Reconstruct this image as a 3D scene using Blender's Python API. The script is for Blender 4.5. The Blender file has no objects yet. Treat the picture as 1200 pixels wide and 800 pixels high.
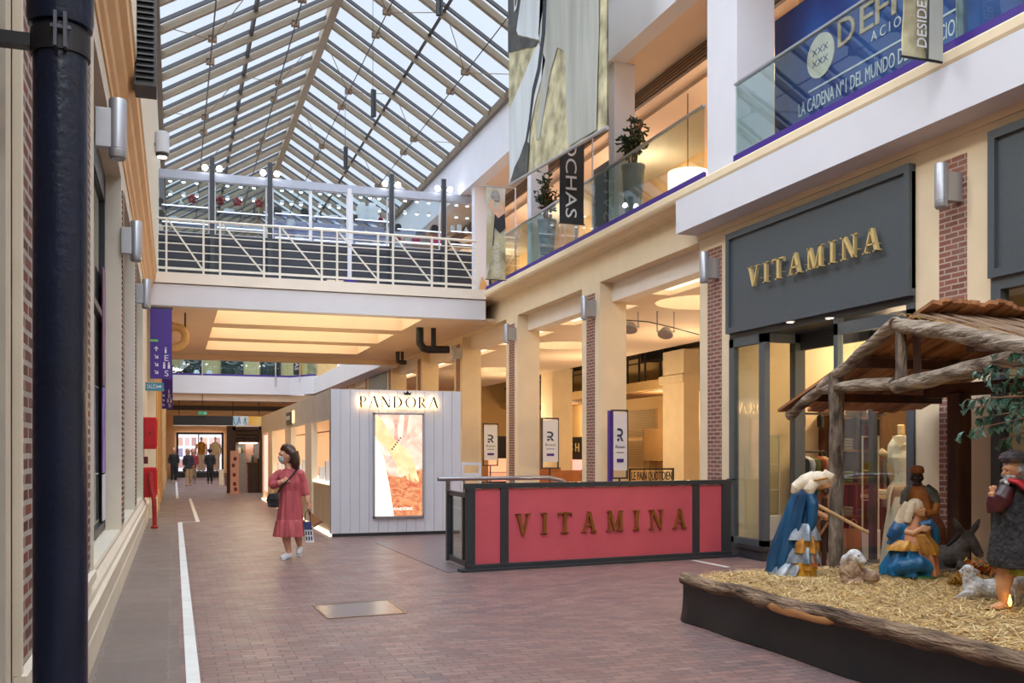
import bpy, math, random
from mathutils import Vector, Matrix, noise as mnoise
rnd = random.Random(7)
V = Vector
C = bpy.context.scene.collection
SC = bpy.context.scene
# ---------------------------------------------------------------- camera numbers
FPX = 1150.0; HY = 529.0; TH = math.atan(396.0 / FPX); CT = math.cos(TH); ST = math.sin(TH); CH = 1.5
def onY(px, Y, py=HY):
    "point on the cross plane y = Y seen at photo pixel"
    k = (px - 600) / FPX; d = Y / (CT - k * ST)
    return V((d * (k * CT + ST), Y, CH + (HY - py) * d / FPX))
def onX(px, X, py=HY):
    k = (px - 600) / FPX; d = X / (k * CT + ST)
    return V((X, d * (CT - k * ST), CH + (HY - py) * d / FPX))
def onZ(px, py, Z=0.0):
    d = (CH - Z) * FPX / (py - HY); k = (px - 600) / FPX
    return V((d * (k * CT + ST), d * (CT - k * ST), Z))
def atD(px, py, d):
    k = (px - 600) / FPX
    return V((d * (k * CT + ST), d * (CT - k * ST), CH + (HY - py) * d / FPX))
# ---------------------------------------------------------------- materials
def lin(c):
    c = [x / 255.0 for x in c]
    return tuple((x / 12.92 if x <= .04045 else ((x + .055) / 1.055) ** 2.4) for x in c) + (1.0,)
MATS = {}
def nt(name):
    m = bpy.data.materials.new(name); m.use_nodes = True
    t = m.node_tree; b = t.nodes['Principled BSDF']
    return m, t, b
def N(t, typ, **kw):
    n = t.nodes.new(typ)
    for k, v in kw.items():
        if k in n.inputs: n.inputs[k].default_value = v
        else: setattr(n, k, v)
    return n
def mat(name, c, rough=.5, metal=0., var=.12, vs=6., bump=0., bs=60., spec=.5, emit=None, es=0., stretch=(1, 1, 1), c2=None, coat=0., detail=4., bd=.02):
    """painted / wooden / stone surface: base colour with a noise of its own, optional bump"""
    if name in MATS: return MATS[name]
    m, t, b = nt(name)
    L = t.links.new
    tc = N(t, 'ShaderNodeTexCoord'); mp = N(t, 'ShaderNodeMapping'); mp.inputs['Scale'].default_value = stretch
    L(tc.outputs['Object'], mp.inputs['Vector'])
    no = N(t, 'ShaderNodeTexNoise', Scale=vs, Detail=detail); L(mp.outputs['Vector'], no.inputs['Vector'])
    cr = N(t, 'ShaderNodeMix', data_type='RGBA')
    a = lin(c); d = lin(c2) if c2 else tuple(x * (1 - var) for x in a[:3]) + (1,)
    cr.inputs[6].default_value = a; cr.inputs[7].default_value = d
    rr = N(t, 'ShaderNodeMapRange'); rr.inputs[1].default_value = .35; rr.inputs[2].default_value = .65
    L(no.outputs['Fac'], rr.inputs[0]); L(rr.outputs[0], cr.inputs[0]); L(cr.outputs[2], b.inputs['Base Color'])
    b.inputs['Roughness'].default_value = rough; b.inputs['Metallic'].default_value = metal
    b.inputs['Specular IOR Level'].default_value = spec; b.inputs['Coat Weight'].default_value = coat
    if bump > 0:
        n2 = N(t, 'ShaderNodeTexNoise', Scale=bs, Detail=5.); L(mp.outputs['Vector'], n2.inputs['Vector'])
        bp = N(t, 'ShaderNodeBump', Strength=min(1, bump), Distance=bd); L(n2.outputs['Fac'], bp.inputs['Height']); L(bp.outputs[0], b.inputs['Normal'])
    if emit:
        b.inputs['Emission Color'].default_value = lin(emit); b.inputs['Emission Strength'].default_value = es
    MATS[name] = m
    return m
def lamp(name, c, s):
    if name in MATS: return MATS[name]
    m, t, b = nt(name)
    b.inputs['Base Color'].default_value = lin((235, 230, 220)); b.inputs['Emission Color'].default_value = lin(c); b.inputs['Emission Strength'].default_value = s
    MATS[name] = m; return m
def glass(name, tint=(235, 242, 242), refl=.12, rough=.02, haze=0.):
    if name in MATS: return MATS[name]
    m, t, b = nt(name); t.nodes.remove(b); L = t.links.new
    out = t.nodes['Material Output']
    tr = N(t, 'ShaderNodeBsdfTransparent'); tr.inputs[0].default_value = lin(tint)
    gl = N(t, 'ShaderNodeBsdfGlossy'); gl.inputs['Roughness'].default_value = rough; gl.inputs[0].default_value = (1, 1, 1, 1)
    lw = N(t, 'ShaderNodeFresnel', IOR=1.5)
    mu = N(t, 'ShaderNodeMath', operation='MULTIPLY_ADD'); mu.inputs[1].default_value = .8; mu.inputs[2].default_value = refl * .15
    L(lw.outputs[0], mu.inputs[0])
    ge = N(t, 'ShaderNodeNewGeometry'); inv = N(t, 'ShaderNodeMath', operation='SUBTRACT'); inv.inputs[0].default_value = 1.; L(ge.outputs['Backfacing'], inv.inputs[1])
    mb_ = N(t, 'ShaderNodeMath', operation='MULTIPLY'); L(mu.outputs[0], mb_.inputs[0]); L(inv.outputs[0], mb_.inputs[1]); mu = mb_
    mx = N(t, 'ShaderNodeMixShader'); L(mu.outputs[0], mx.inputs[0]); L(tr.outputs[0], mx.inputs[1]); L(gl.outputs[0], mx.inputs[2])
    res = mx
    if haze > 0:
        df = N(t, 'ShaderNodeBsdfDiffuse'); df.inputs[0].default_value = lin((225, 232, 236))
        tl = N(t, 'ShaderNodeBsdfTranslucent'); tl.inputs[0].default_value = lin((225, 232, 240))
        ad = N(t, 'ShaderNodeMixShader'); ad.inputs[0].default_value = .5; L(df.outputs[0], ad.inputs[1]); L(tl.outputs[0], ad.inputs[2])
        tc = N(t, 'ShaderNodeTexCoord'); no = N(t, 'ShaderNodeTexNoise', Scale=.7, Detail=6.); L(tc.outputs['Object'], no.inputs['Vector'])
        mr = N(t, 'ShaderNodeMapRange'); mr.inputs[1].default_value = .3; mr.inputs[2].default_value = .7; mr.inputs[3].default_value = haze * .4; mr.inputs[4].default_value = haze * 1.5
        L(no.outputs['Fac'], mr.inputs[0])
        m2 = N(t, 'ShaderNodeMixShader'); L(mr.outputs[0], m2.inputs[0]); L(mx.outputs[0], m2.inputs[1]); L(ad.outputs[0], m2.inputs[2]); res = m2
    L(res.outputs[0], out.inputs[0])
    MATS[name] = m; return m
def brickmat(name, axes, bw=.22, bh=.075, c1=(150, 84, 66), c2=(112, 62, 52), mo=(176, 160, 146), mortar=.012, rough=.85, bump=.6, blotch=(96, 80, 78), bl=.45, spec=.3, offset=.5, rvar=None):
    """bricks / pavers laid on the plane of AXES ('YZ', 'XZ', 'XY')"""
    if name in MATS: return MATS[name]
    m, t, b = nt(name); L = t.links.new
    tc = N(t, 'ShaderNodeTexCoord'); sp = N(t, 'ShaderNodeSeparateXYZ'); cb = N(t, 'ShaderNodeCombineXYZ')
    L(tc.outputs['Object'], sp.inputs[0]); L(sp.outputs[axes[0]], cb.inputs[0]); L(sp.outputs[axes[1]], cb.inputs[1])
    br = N(t, 'ShaderNodeTexBrick', offset=offset); br.inputs['Scale'].default_value = 1.0
    br.inputs['Brick Width'].default_value = bw; br.inputs['Row Height'].default_value = bh; br.inputs['Mortar Size'].default_value = mortar; br.inputs['Mortar Smooth'].default_value = .2
    br.inputs['Color1'].default_value = lin(c1); br.inputs['Color2'].default_value = lin(c2); br.inputs['Mortar'].default_value = lin(mo); br.inputs['Bias'].default_value = 0.
    wob = N(t, 'ShaderNodeTexNoise', Scale=9., Detail=2.); L(cb.outputs[0], wob.inputs['Vector'])
    sc = N(t, 'ShaderNodeVectorMath', operation='SCALE'); sc.inputs['Scale'].default_value = bh * .16; L(wob.outputs['Color'], sc.inputs[0])
    ad = N(t, 'ShaderNodeVectorMath', operation='ADD'); L(cb.outputs[0], ad.inputs[0]); L(sc.outputs[0], ad.inputs[1]); L(ad.outputs[0], br.inputs['Vector'])
    n1 = N(t, 'ShaderNodeTexNoise', Scale=2.2, Detail=8., Roughness=.75); L(cb.outputs[0], n1.inputs['Vector'])
    mr = N(t, 'ShaderNodeMapRange'); mr.inputs[1].default_value = .42; mr.inputs[2].default_value = .68; mr.inputs[4].default_value = bl; L(n1.outputs['Fac'], mr.inputs[0])
    mx = N(t, 'ShaderNodeMix', data_type='RGBA'); L(mr.outputs[0], mx.inputs[0]); L(br.outputs['Color'], mx.inputs[6]); mx.inputs[7].default_value = lin(blotch)
    L(mx.outputs[2], b.inputs['Base Color'])
    b.inputs['Roughness'].default_value = rough; b.inputs['Specular IOR Level'].default_value = spec
    if rvar:
        m3 = N(t, 'ShaderNodeMapRange'); m3.inputs[1].default_value = .3; m3.inputs[2].default_value = .7; m3.inputs[3].default_value = rvar[0]; m3.inputs[4].default_value = rvar[1]
        L(n1.outputs['Fac'], m3.inputs[0]); L(m3.outputs[0], b.inputs['Roughness'])
    n2 = N(t, 'ShaderNodeTexNoise', Scale=70., Detail=4.); L(cb.outputs[0], n2.inputs['Vector'])
    ma = N(t, 'ShaderNodeMath', operation='MULTIPLY_ADD'); ma.inputs[1].default_value = -1.; L(br.outputs['Fac'], ma.inputs[0])
    mu = N(t, 'ShaderNodeMath', operation='MULTIPLY'); mu.inputs[1].default_value = .35; L(n2.outputs['Fac'], mu.inputs[0]); L(mu.outputs[0], ma.inputs[2])
    bp = N(t, 'ShaderNodeBump', Strength=bump, Distance=.006); L(ma.outputs[0], bp.inputs['Height']); L(bp.outputs[0], b.inputs['Normal'])
    MATS[name] = m; return m
# ---------------------------------------------------------------- mesh collector
class MB:
    def __init__(s): s.v = []; s.f = []; s.mi = []; s.m = 0
    def add(s, vs, fs, m=None):
        b = len(s.v); s.v += [tuple(x) for x in vs]; s.f += [tuple(b + i for i in f) for f in fs]; s.mi += [s.m if m is None else m] * len(fs); return s
    def box(s, x0, x1, y0, y1, z0, z1, m=None):
        if x0 > x1: x0, x1 = x1, x0
        if y0 > y1: y0, y1 = y1, y0
        if z0 > z1: z0, z1 = z1, z0
        vs = [(x, y, z) for x in (x0, x1) for y in (y0, y1) for z in (z0, z1)]
        return s.add(vs, [(0, 1, 3, 2), (4, 6, 7, 5), (0, 4, 5, 1), (2, 3, 7, 6), (0, 2, 6, 4), (1, 5, 7, 3)], m)
    def hexa(s, bot, top, m=None):
        "bot and top: 4 points each, same order"
        n = len(bot); vs = list(bot) + list(top)
        fs = [tuple(range(n))[::-1], tuple(range(n, 2 * n))] + [(i, (i + 1) % n, n + (i + 1) % n, n + i) for i in range(n)]
        return s.add(vs, fs, m)
    def bar(s, p0, p1, w, h=None, up=(0, 0, 1), m=None):
        p0, p1 = V(p0), V(p1); h = h or w; d = (p1 - p0).normalized(); u = V(up)
        if abs(d.dot(u)) > .99: u = V((1, 0, 0))
        r = d.cross(u).normalized(); u = r.cross(d)
        q = [(-1, -1), (1, -1), (1, 1), (-1, 1)]
        return s.hexa([p0 + r * (a * w / 2) + u * (b * h / 2) for a, b in q], [p1 + r * (a * w / 2) + u * (b * h / 2) for a, b in q], m)
    def tube(s, pts, r, n=12, m=None, cap=True, wob=0., sq=1.):
        pts = [V(p) for p in pts]; k = len(pts); rs = r if isinstance(r, (list, tuple)) else [r] * k
        vs = []; fs = []; prev = None
        for i, p in enumerate(pts):
            d = (pts[min(i + 1, k - 1)] - pts[max(i - 1, 0)]).normalized()
            if prev is None:
                u = V((0, 0, 1)) if abs(d.z) < .9 else V((1, 0, 0)); a = d.cross(u).normalized()
            else: a = (prev - d * prev.dot(d)).normalized()
            prev = a; b = d.cross(a)
            for j in range(n):
                t = 2 * math.pi * j / n; rr = rs[i] * (1 + (wob * (mnoise.noise(V((p.x * 7 + math.cos(t) * 1.3, p.y * 7 + math.sin(t) * 1.3, p.z * 7)))) if wob else 0))
                vs.append(p + a * (math.cos(t) * rr) + b * (math.sin(t) * rr * sq))
        for i in range(k - 1):
            for j in range(n): fs.append((i * n + j, i * n + (j + 1) % n, (i + 1) * n + (j + 1) % n, (i + 1) * n + j))
        if cap: fs += [tuple(range(n))[::-1], tuple(range((k - 1) * n, k * n))]
        return s.add(vs, fs, m)
    def lathe(s, prof, c=(0, 0, 0), n=24, m=None, sx=1., sy=1., axis=None, fn=None):
        "prof: (r, z) pairs; fn(angle, i) scales the radius"
        vs = []; fs = []; k = len(prof); c = V(c); R = Matrix.Identity(3)
        if axis is not None: R = V((0, 0, 1)).rotation_difference(V(axis)).to_matrix()
        for i, (r, z) in enumerate(prof):
            for j in range(n):
                t = 2 * math.pi * j / n; q = r * (fn(t, i) if fn else 1)
                vs.append(c + R @ V((math.cos(t) * q * sx, math.sin(t) * q * sy, z)))
        for i in range(k - 1):
            for j in range(n): fs.append((i * n + j, i * n + (j + 1) % n, (i + 1) * n + (j + 1) % n, (i + 1) * n + j))
        fs += [tuple(range(n))[::-1], tuple(range((k - 1) * n, k * n))]
        return s.add(vs, fs, m)
    def ell(s, c, r, n=14, rot=None, m=None):
        c = V(c); r = (r, r, r) if not isinstance(r, (tuple, list)) else r; vs = [(0, 0, -1)]; fs = []; k = n // 2 + 1
        for i in range(1, k):
            a = -math.pi / 2 + math.pi * i / k
            for j in range(n): vs.append((math.cos(a) * math.cos(2 * math.pi * j / n), math.cos(a) * math.sin(2 * math.pi * j / n), math.sin(a)))
        vs.append((0, 0, 1)); L = len(vs) - 1
        for j in range(n): fs.append((0, 1 + (j + 1) % n, 1 + j)); fs.append((L, L - n + j, L - n + (j + 1) % n))
        for i in range(k - 2):
            for j in range(n): a = 1 + i * n; fs.append((a + j, a + (j + 1) % n, a + n + (j + 1) % n, a + n + j))
        R = rot if rot is not None else Matrix.Identity(3)
        return s.add([c + R @ V((x * r[0], y * r[1], z * r[2])) for x, y, z in vs], fs, m)
    def prism(s, poly, o, r, u, depth, m=None):
        "2-D polygon in the (r, u) plane at o, thickened along r x u by depth (towards the viewer of the plane)"
        o, r, u = V(o), V(r), V(u); n = r.cross(u)
        return s.hexa([o + r * x + u * y for x, y in poly], [o + r * x + u * y + n * depth for x, y in poly], m)
    def quad(s, a, b, c, d, m=None): return s.add([a, b, c, d], [(0, 1, 2, 3)], m)
    def profile(s, prof, y0, y1, m=None):
        "closed (x, z) profile run along y"
        return s.hexa([(x, y0, z) for x, z in prof], [(x, y1, z) for x, z in prof], m)
    def xform(s, M, start=0):
        s.v[start:] = [tuple(M @ V(p)) for p in s.v[start:]]; return s
    def build(s, name, mats, parent=None, smooth=False, bevel=0., angle=40):
        me = bpy.data.meshes.new(name); me.from_pydata(s.v, [], s.f); 
        for x in (mats if isinstance(mats, (list, tuple)) else [mats]): me.materials.append(x)
        me.polygons.foreach_set('material_index', s.mi)
        me.validate(); me.update()
        import bmesh
        bm = bmesh.new(); bm.from_mesh(me); bmesh.ops.recalc_face_normals(bm, faces=bm.faces); bm.to_mesh(me); bm.free()
        o = bpy.data.objects.new(name, me); C.objects.link(o)
        if parent is not None:
            o.parent = parent; o.matrix_parent_inverse = WM[parent.name].inverted() if parent.name in WM else parent.matrix_basis.inverted()
        WM[o.name] = Matrix.Identity(4)
        if smooth:
            me.polygons.foreach_set('use_smooth', [True] * len(me.polygons))
            if angle < 180:
                try: me.set_sharp_from_angle(angle=math.radians(angle))
                except Exception: pass
        if bevel > 0:
            b = o.modifiers.new('bevel', 'BEVEL'); b.width = bevel; b.segments = 2; b.limit_method = 'ANGLE'; b.angle_limit = math.radians(50)
        return o
WM = {}
def thing(name, label, cat, loc=(0, 0, 0), group=None):
    o = bpy.data.objects.new(name, None); C.objects.link(o); o.location = V(loc); o.empty_display_size = .1
    WM[o.name] = Matrix.Translation(V(loc))
    return tag(o, label, cat, group)
def tag(o, label, cat, group=None, kind=None):
    o['label'] = label; o['category'] = cat
    if group: o['group'] = group
    if kind: o['kind'] = kind
    return o
def struct(o, label=None):
    o['kind'] = 'structure'
    if label: o['label'] = label; o['category'] = 'structure'
    return o
def dup(root, loc, label, group=None, rotz=0.):
    r = root.copy(); C.objects.link(r); r.location = V(loc); r['label'] = label
    if rotz: r.rotation_euler = (0, 0, rotz)
    if group: r['group'] = group
    for ch in list(root.children):
        c = ch.copy(); C.objects.link(c); c.parent = r; c.matrix_parent_inverse = ch.matrix_parent_inverse.copy()
        for g in list(ch.children):
            d = g.copy(); C.objects.link(d); d.parent = c; d.matrix_parent_inverse = g.matrix_parent_inverse.copy()
    return r
def one(name, mb, m, label, cat, group=None, **kw):
    "a thing that is a single mesh, its origin moved to its own base"
    o = mb.build(name, m, None, **kw); vs = mb.v
    b = V(((min(p[0] for p in vs) + max(p[0] for p in vs)) / 2, (min(p[1] for p in vs) + max(p[1] for p in vs)) / 2, min(p[2] for p in vs)))
    return tag(o, label, cat, group)
def hill(mb, name, m, vox=.012, smooth=3, parent=None):
    "one continuous skin over the collected overlapping shapes"
    o = mb.build(name, m, parent, smooth=True, angle=180)
    r = o.modifiers.new('skin', 'REMESH'); r.mode = 'VOXEL'; r.voxel_size = vox; r.use_smooth_shade = True
    if smooth:
        sm = o.modifiers.new('soft', 'SMOOTH'); sm.iterations = smooth; sm.factor = .5
    return o
# ---------------------------------------------------------------- lettering
def text_geo(body):
    cu = bpy.data.curves.new('lettering', 'FONT'); cu.body = body; cu.extrude = .5; cu.resolution_u = 3
    ob = bpy.data.objects.new('lettering', cu); C.objects.link(ob)
    dg = bpy.context.evaluated_depsgraph_get(); me = bpy.data.meshes.new_from_object(ob.evaluated_get(dg))
    vs = [tuple(v.co) for v in me.vertices]; fs = [tuple(p.vertices) for p in me.polygons]
    bpy.data.objects.remove(ob); bpy.data.curves.remove(cu); bpy.data.meshes.remove(me)
    return vs, fs
def put_text(mb, body, o, r, u, w, h=None, depth=.01, m=None, bold=0.):
    "lettering that starts at o, runs w along r, h along u; depth towards r x u"
    vs, fs = text_geo(body)
    x0 = min(v[0] for v in vs); x1 = max(v[0] for v in vs); y0 = min(v[1] for v in vs); y1 = max(v[1] for v in vs)
    r, u, o = V(r).normalized(), V(u).normalized(), V(o); n = r.cross(u)
    sx = w / (x1 - x0); sy = sx if h is None else h / (y1 - y0)
    mb.add([o + r * ((x - x0) * sx) + u * ((y - y0) * sy) + n * ((z + .5) * depth) for x, y, z in vs], fs, m)
    return mb
def seg(x0, y0, x1, y1, w):      # slanted stem of horizontal width w (centred)
    return [(x0 - w / 2, y0), (x0 + w / 2, y0), (x1 + w / 2, y1), (x1 - w / 2, y1)]
def rect(x0, y0, x1, y1): return [(x0, y0), (x1, y0), (x1, y1), (x0, y1)]
def arc(cx, cy, rx, ry, tx, ty, a0, a1, n=14):   # ring pieces; tx/ty thickness in x and y
    out = []
    for i in range(n):
        p = []
        for a in (a0 + (a1 - a0) * i / n, a0 + (a1 - a0) * (i + 1) / n): p.append((math.cos(math.radians(a)), math.sin(math.radians(a))))
        (ca, sa), (cb, sb) = p
        out.append([(cx + rx * ca, cy + ry * sa), (cx + rx * cb, cy + ry * sb), (cx + (rx - tx) * cb, cy + (ry - ty) * sb), (cx + (rx - tx) * ca, cy + (ry - ty) * sa)])
    return out
SERIF = {
 'V': (.86, [seg(.16, 1, .44, 0, .17), seg(.72, 1, .47, 0, .07), rect(0, .95, .34, 1), rect(.56, .95, .88, 1)]),
 'I': (.40, [rect(.12, 0, .28, 1), rect(0, 0, .4, .05), rect(0, .95, .4, 1)]),
 'T': (.80, [rect(.32, 0, .48, 1), rect(0, .93, .8, 1), rect(.18, 0, .62, .05), [(0, .78), (.05, .93), (0, .95)], [(.8, .95), (.75, .93), (.8, .78)]]),
 'A': (.90, [seg(.12, 0, .44, 1, .07), seg(.74, 0, .45, 1, .17), rect(.2, .3, .68, .36), rect(0, 0, .3, .05), rect(.56, 0, .92, .05)]),
 'M': (1.1, [seg(.16, 0, .18, 1, .07), seg(.22, 1, .53, .02, .16), seg(.84, 1, .56, .02, .06), rect(.81, 0, .97, 1), rect(.02, 0, .3, .05), rect(.7, 0, 1.08, .05), rect(.06, .95, .28, 1), rect(.81, .95, 1.06, 1)]),
 'N': (.95, [rect(.14, 0, .21, 1), seg(.2, 1, .76, 0, .17), rect(.74, 0, .81, 1), rect(.02, 0, .33, .05), rect(.0, .95, .26, 1), rect(.62, .95, .94, 1)]),
}
HUMAN = {
 'P': (.62, [rect(.06, 0, .2, 1), *arc(.2, .72, .36, .28, .13, .05, -90, 90)]),
 'A': (.84, [seg(.06, 0, .42, 1, .07), seg(.76, 0, .43, 1, .15), rect(.16, .28, .64, .33)]),
 'N': (.86, [rect(.07, 0, .14, 1), seg(.13, 1, .7, 0, .17), rect(.7, 0, .77, 1)]),
 'D': (.86, [rect(.06, 0, .2, 1), *arc(.2, .5, .58, .5, .15, .05, -90, 90, 18)]),
 'O': (.96, [*arc(.48, .5, .46, .5, .14, .045, 0, 360, 28)]),
 'R': (.74, [rect(.06, 0, .2, 1), *arc(.2, .72, .34, .28, .13, .05, -90, 90), seg(.64, 0, .3, .46, .15)]),
}
def letters(word, table, o, r, u, w, h, depth, m, parent, gap=.28, name='letter', boost=0.):
    adv = [table[ch][0] for ch in word]; tot = sum(adv) + gap * (len(word) - 1); sx = w / tot; x = 0.
    r, u, o = V(r).normalized(), V(u).normalized(), V(o); outs = []
    for ch, a in zip(word, adv):
        g = MB()
        for poly in table[ch][1]: g.prism([((x + p[0]) * sx, p[1] * h) for p in poly], o, r, u, depth)
        outs.append(g.build(name, m, parent)); x += a + gap
    return outs
# ---------------------------------------------------------------- shared materials
M_cream = mat('cream_plaster', (233, 214, 180), .7, var=.06, vs=2.5)
M_tan = mat('tan_cornice_paint', (222, 180, 128), .6, var=.08, vs=3)
M_wallL = mat('putty_plaster', (222, 212, 192), .65, var=.07, vs=3)
M_white = mat('white_plaster', (216, 216, 222), .7, var=.03, vs=2)
M_offw = mat('off_white_plaster', (236, 226, 212), .7, var=.05, vs=2)
M_peach = mat('peach_ceiling_paint', (226, 204, 182), .75, var=.04, vs=1.5)
M_grey = mat('slate_grey_paint', (78, 86, 91), .45, var=.08, vs=20)
M_dgrey = mat('dark_grey_steel', (52, 56, 60), .4, var=.1, vs=10)
M_black = mat('black_metal', (26, 27, 30), .42, var=.15, vs=12)
M_navy = mat('navy_cast_iron', (15, 30, 54), .3, var=.3, vs=5, bump=.15, bs=35)
M_steel = mat('brushed_steel', (188, 190, 196), .28, metal=.9, var=.06, vs=40, stretch=(1, 1, .1))
M_alu = mat('silver_paint', (176, 178, 184), .35, metal=.55, var=.05, vs=8)
M_gold = mat('gold_letter_metal', (230, 204, 138), .35, metal=.4, var=.08, vs=10)
M_bronze = mat('bronze_letter_metal', (168, 112, 52), .35, metal=.6, var=.1, vs=10)
M_purple = mat('purple_vinyl', (62, 34, 132), .45, var=.06, vs=6)
M_railw = mat('ivory_railing_paint', (228, 222, 208), .45, var=.04, vs=8)
M_brickR = brickmat('facade_brick', 'YZ', .19, .06, (150, 96, 78), (120, 78, 68), (184, 166, 152), mortar=.009, bl=.45, blotch=(150, 124, 112))
M_brickL = brickmat('old_brick', 'YZ', .2, .062, (126, 72, 56), (86, 52, 46), (176, 168, 160), mortar=.013, bl=.45, blotch=(112, 92, 86), bump=1.)
M_paver = brickmat('brick_pavers', 'XY', .19, .095, (142, 116, 110), (108, 92, 94), (74, 66, 66), mortar=.0055, rough=.4, bump=.35, blotch=(132, 94, 84), bl=.65, spec=.5, rvar=(.3, .52))
M_slab = brickmat('stone_slab_paving', 'YX', .95, .47, (122, 110, 104), (106, 98, 94), (134, 124, 116), mortar=.004, rough=.42, bump=.2, blotch=(126, 104, 90), bl=.5, spec=.5, rvar=(.34, .55))
G_clear = glass('clear_glass')
G_rail = glass('railing_glass', (226, 238, 236), .2)
G_shop = glass('shop_window_glass', (242, 245, 243), .3)
G_roof = glass('skylight_glass', (222, 232, 246), .05, .1, haze=.07)
M_raft = mat('beige_roof_steel', (150, 134, 112), .5, var=.12, vs=4)
M_glz = mat('grey_glazing_bar', (62, 60, 62), .5, var=.1, vs=6)
M_wood = mat('brown_wood', (128, 82, 46), .6, var=.3, vs=5, stretch=(1, 1, .2), bump=.2, bs=30)
L_warm = lamp('warm_cove_light', (255, 234, 196), 1.9)
L_spot = lamp('spot_lamp_face', (255, 232, 200), 9.)
L_cool = lamp('cool_spot_face', (244, 246, 255), 8.)
# ================================================================ SETTING
XL, XR = -.57, 7.65
YF = 62.0
# floor: brick pavers, stone slab walk along the wall
struct(MB().box(.04, 19, -20, 64, -.2, 0).build('floor', M_paver))
struct(MB().box(-2.2, .04, -20, 64, -.2, -.0005).build('floor_walkway', M_slab))
# -------- left wall
base = MB()
base.profile([(-.9, 0), (-.535, 0), (-.535, .2), (-.542, .215), (-.542, .36), (-.515, .385), (-.512, .43), (-.535, .46), (-.54, .5), (-.575, .56), (-.575, .6), (-.9, .6)], -18, 23)
struct(base.build('baseboard_left', M_wallL))
PIL = [(-18, 3.84, True), (4.06, 7.9, True), (12.0, 12.6, True), (16.1, 16.7, True), (20.2, 23.2, False)]
wl = MB()
wl.box(-2.2, XL, -18, 23.2, 4.62, 5.5)
wl.box(-2.2, -.8, -18, 23.2, 0, .6)
g_ = 0
for a, b, _ in PIL: wl.box(-2.2, XL, a, b, .6, 4.62)
wl.box(-2.2, -.36, -18, 64, 5.5, 9.7)                       # upper gallery wall
wl.box(-2.2, XL, 23.2, 64, 0, 5.5)
wl.box(-2.2, XL - .004, 3.8, 4.1, .6, 4.62)
wall_left = struct(wl.build('wall_left', M_wallL))
for y0, y1 in ((4.12, 7.5), (-1.5, 3.7)):
    g = MB(); g.box(XL - .05, XL + .012, y0, y1, .66, 4.5); struct(g.build('brick_panel', M_brickL, wall_left))
    g = MB(); g.box(XL - .05, XL + .03, y0 - .06, y0, .662, 4.56); g.box(XL - .05, XL + .03, y1, y1 + .06, .662, 4.56); g.box(XL - .05, XL + .05, y0 - .06, y1 + .06, .6, .66); struct(g.build('panel_trim', M_wallL, wall_left))
for y0, y1 in ((12.12, 12.5), (16.22, 16.6)):
    struct(MB().box(XL - .05, XL + .012, y0, y1, .66, 4.5).build('brick_panel', M_brickL, wall_left))
# cornice with its tan mouldings
g = MB(); g.profile([(-.7, 4.86), (-.555, 4.86), (-.55, 4.95), (-.52, 4.99), (-.51, 5.08), (-.455, 5.16), (-.44, 5.26), (-.385, 5.32), (-.38, 5.46), (-.365, 5.48), (-.365, 5.52), (-.7, 5.52)], -18, 23.18)
struct(g.build('trim_1', M_tan))
# windows of the left wall, each with posters behind the pane
MP = [mat('poster_purple', (84, 56, 150), .4, var=.3, vs=3, c2=(150, 120, 196)), mat('poster_white', (214, 214, 226), .4, var=.15, vs=2), mat('poster_plum', (120, 74, 120), .4, var=.3, vs=3)]
M_pred = mat('poster_red', (196, 52, 60), .4, var=.2, vs=3); M_plime = mat('poster_lime', (196, 206, 60), .4, var=.1)
for n, (y0, y1) in enumerate([(7.9, 12.0), (12.6, 16.1), (16.7, 20.2)], 1):
    w = struct(MB().box(-1.2, -.78, y0, y1, .6, .64).box(-.86, -.58, y0, y1, .55, .615).build('window_%d' % n, M_wallL))
    f = MB()
    for z0, z1 in ((.64, .72), (4.3, 4.62), (2.95, 3.02)): f.box(-.8, -.735, y0, y1, z0, z1)
    for yy in (y0 + .04, (y0 + y1) / 2, y1 - .1): f.box(-.8, -.735, yy - .04, yy + .05, .64, 4.62)
    struct(f.build('window_frame', M_dgrey, w))
    struct(MB().box(-.772, -.766, y0, y1, .64, 4.4).build('pane', G_shop, w))
    struct(MB().box(-1.6, -1.55, y0, y1, .6, 4.6).build('back_panel', M_grey, w))
    yy = y0 + .25; cols = [(MP[1], MP[0], MP[2]), (MP[1], M_pred, MP[0]), (M_plime, MP[1], MP[1])][n - 1]
    for q, (z0, z1) in enumerate(((.75, 1.25), (1.27, 2.2), (2.22, 3.5))):
        struct(MB().box(-.735, -.725, y1 - .55, y1 - .12, z0, z1).build('window_poster', cols[q], w))
        if n == 1: struct(MB().box(-.66, -.65, y0 + .03, y0 + .5, z0, z1).build('window_poster', (MP[2], MP[1], MP[0])[q], w))
# far part of the left wall: pilasters with bases
for k, y in enumerate((23.6, 26.5, 31, 35.5, 40, 44.5, 49, 53.5)):
    g = MB(); g.box(XL - .05, -.4, y, y + .7, 0, 4.7); g.box(XL - .05, -.36, y - .04, y + .74, 0, .45); g.box(XL - .05, -.375, y - .025, y + .725, .45, .52); g.box(XL - .05, -.36, y - .04, y + .74, 4.3, 4.5)
    struct(g.build('pilaster', M_tan if k else M_cream))
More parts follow.
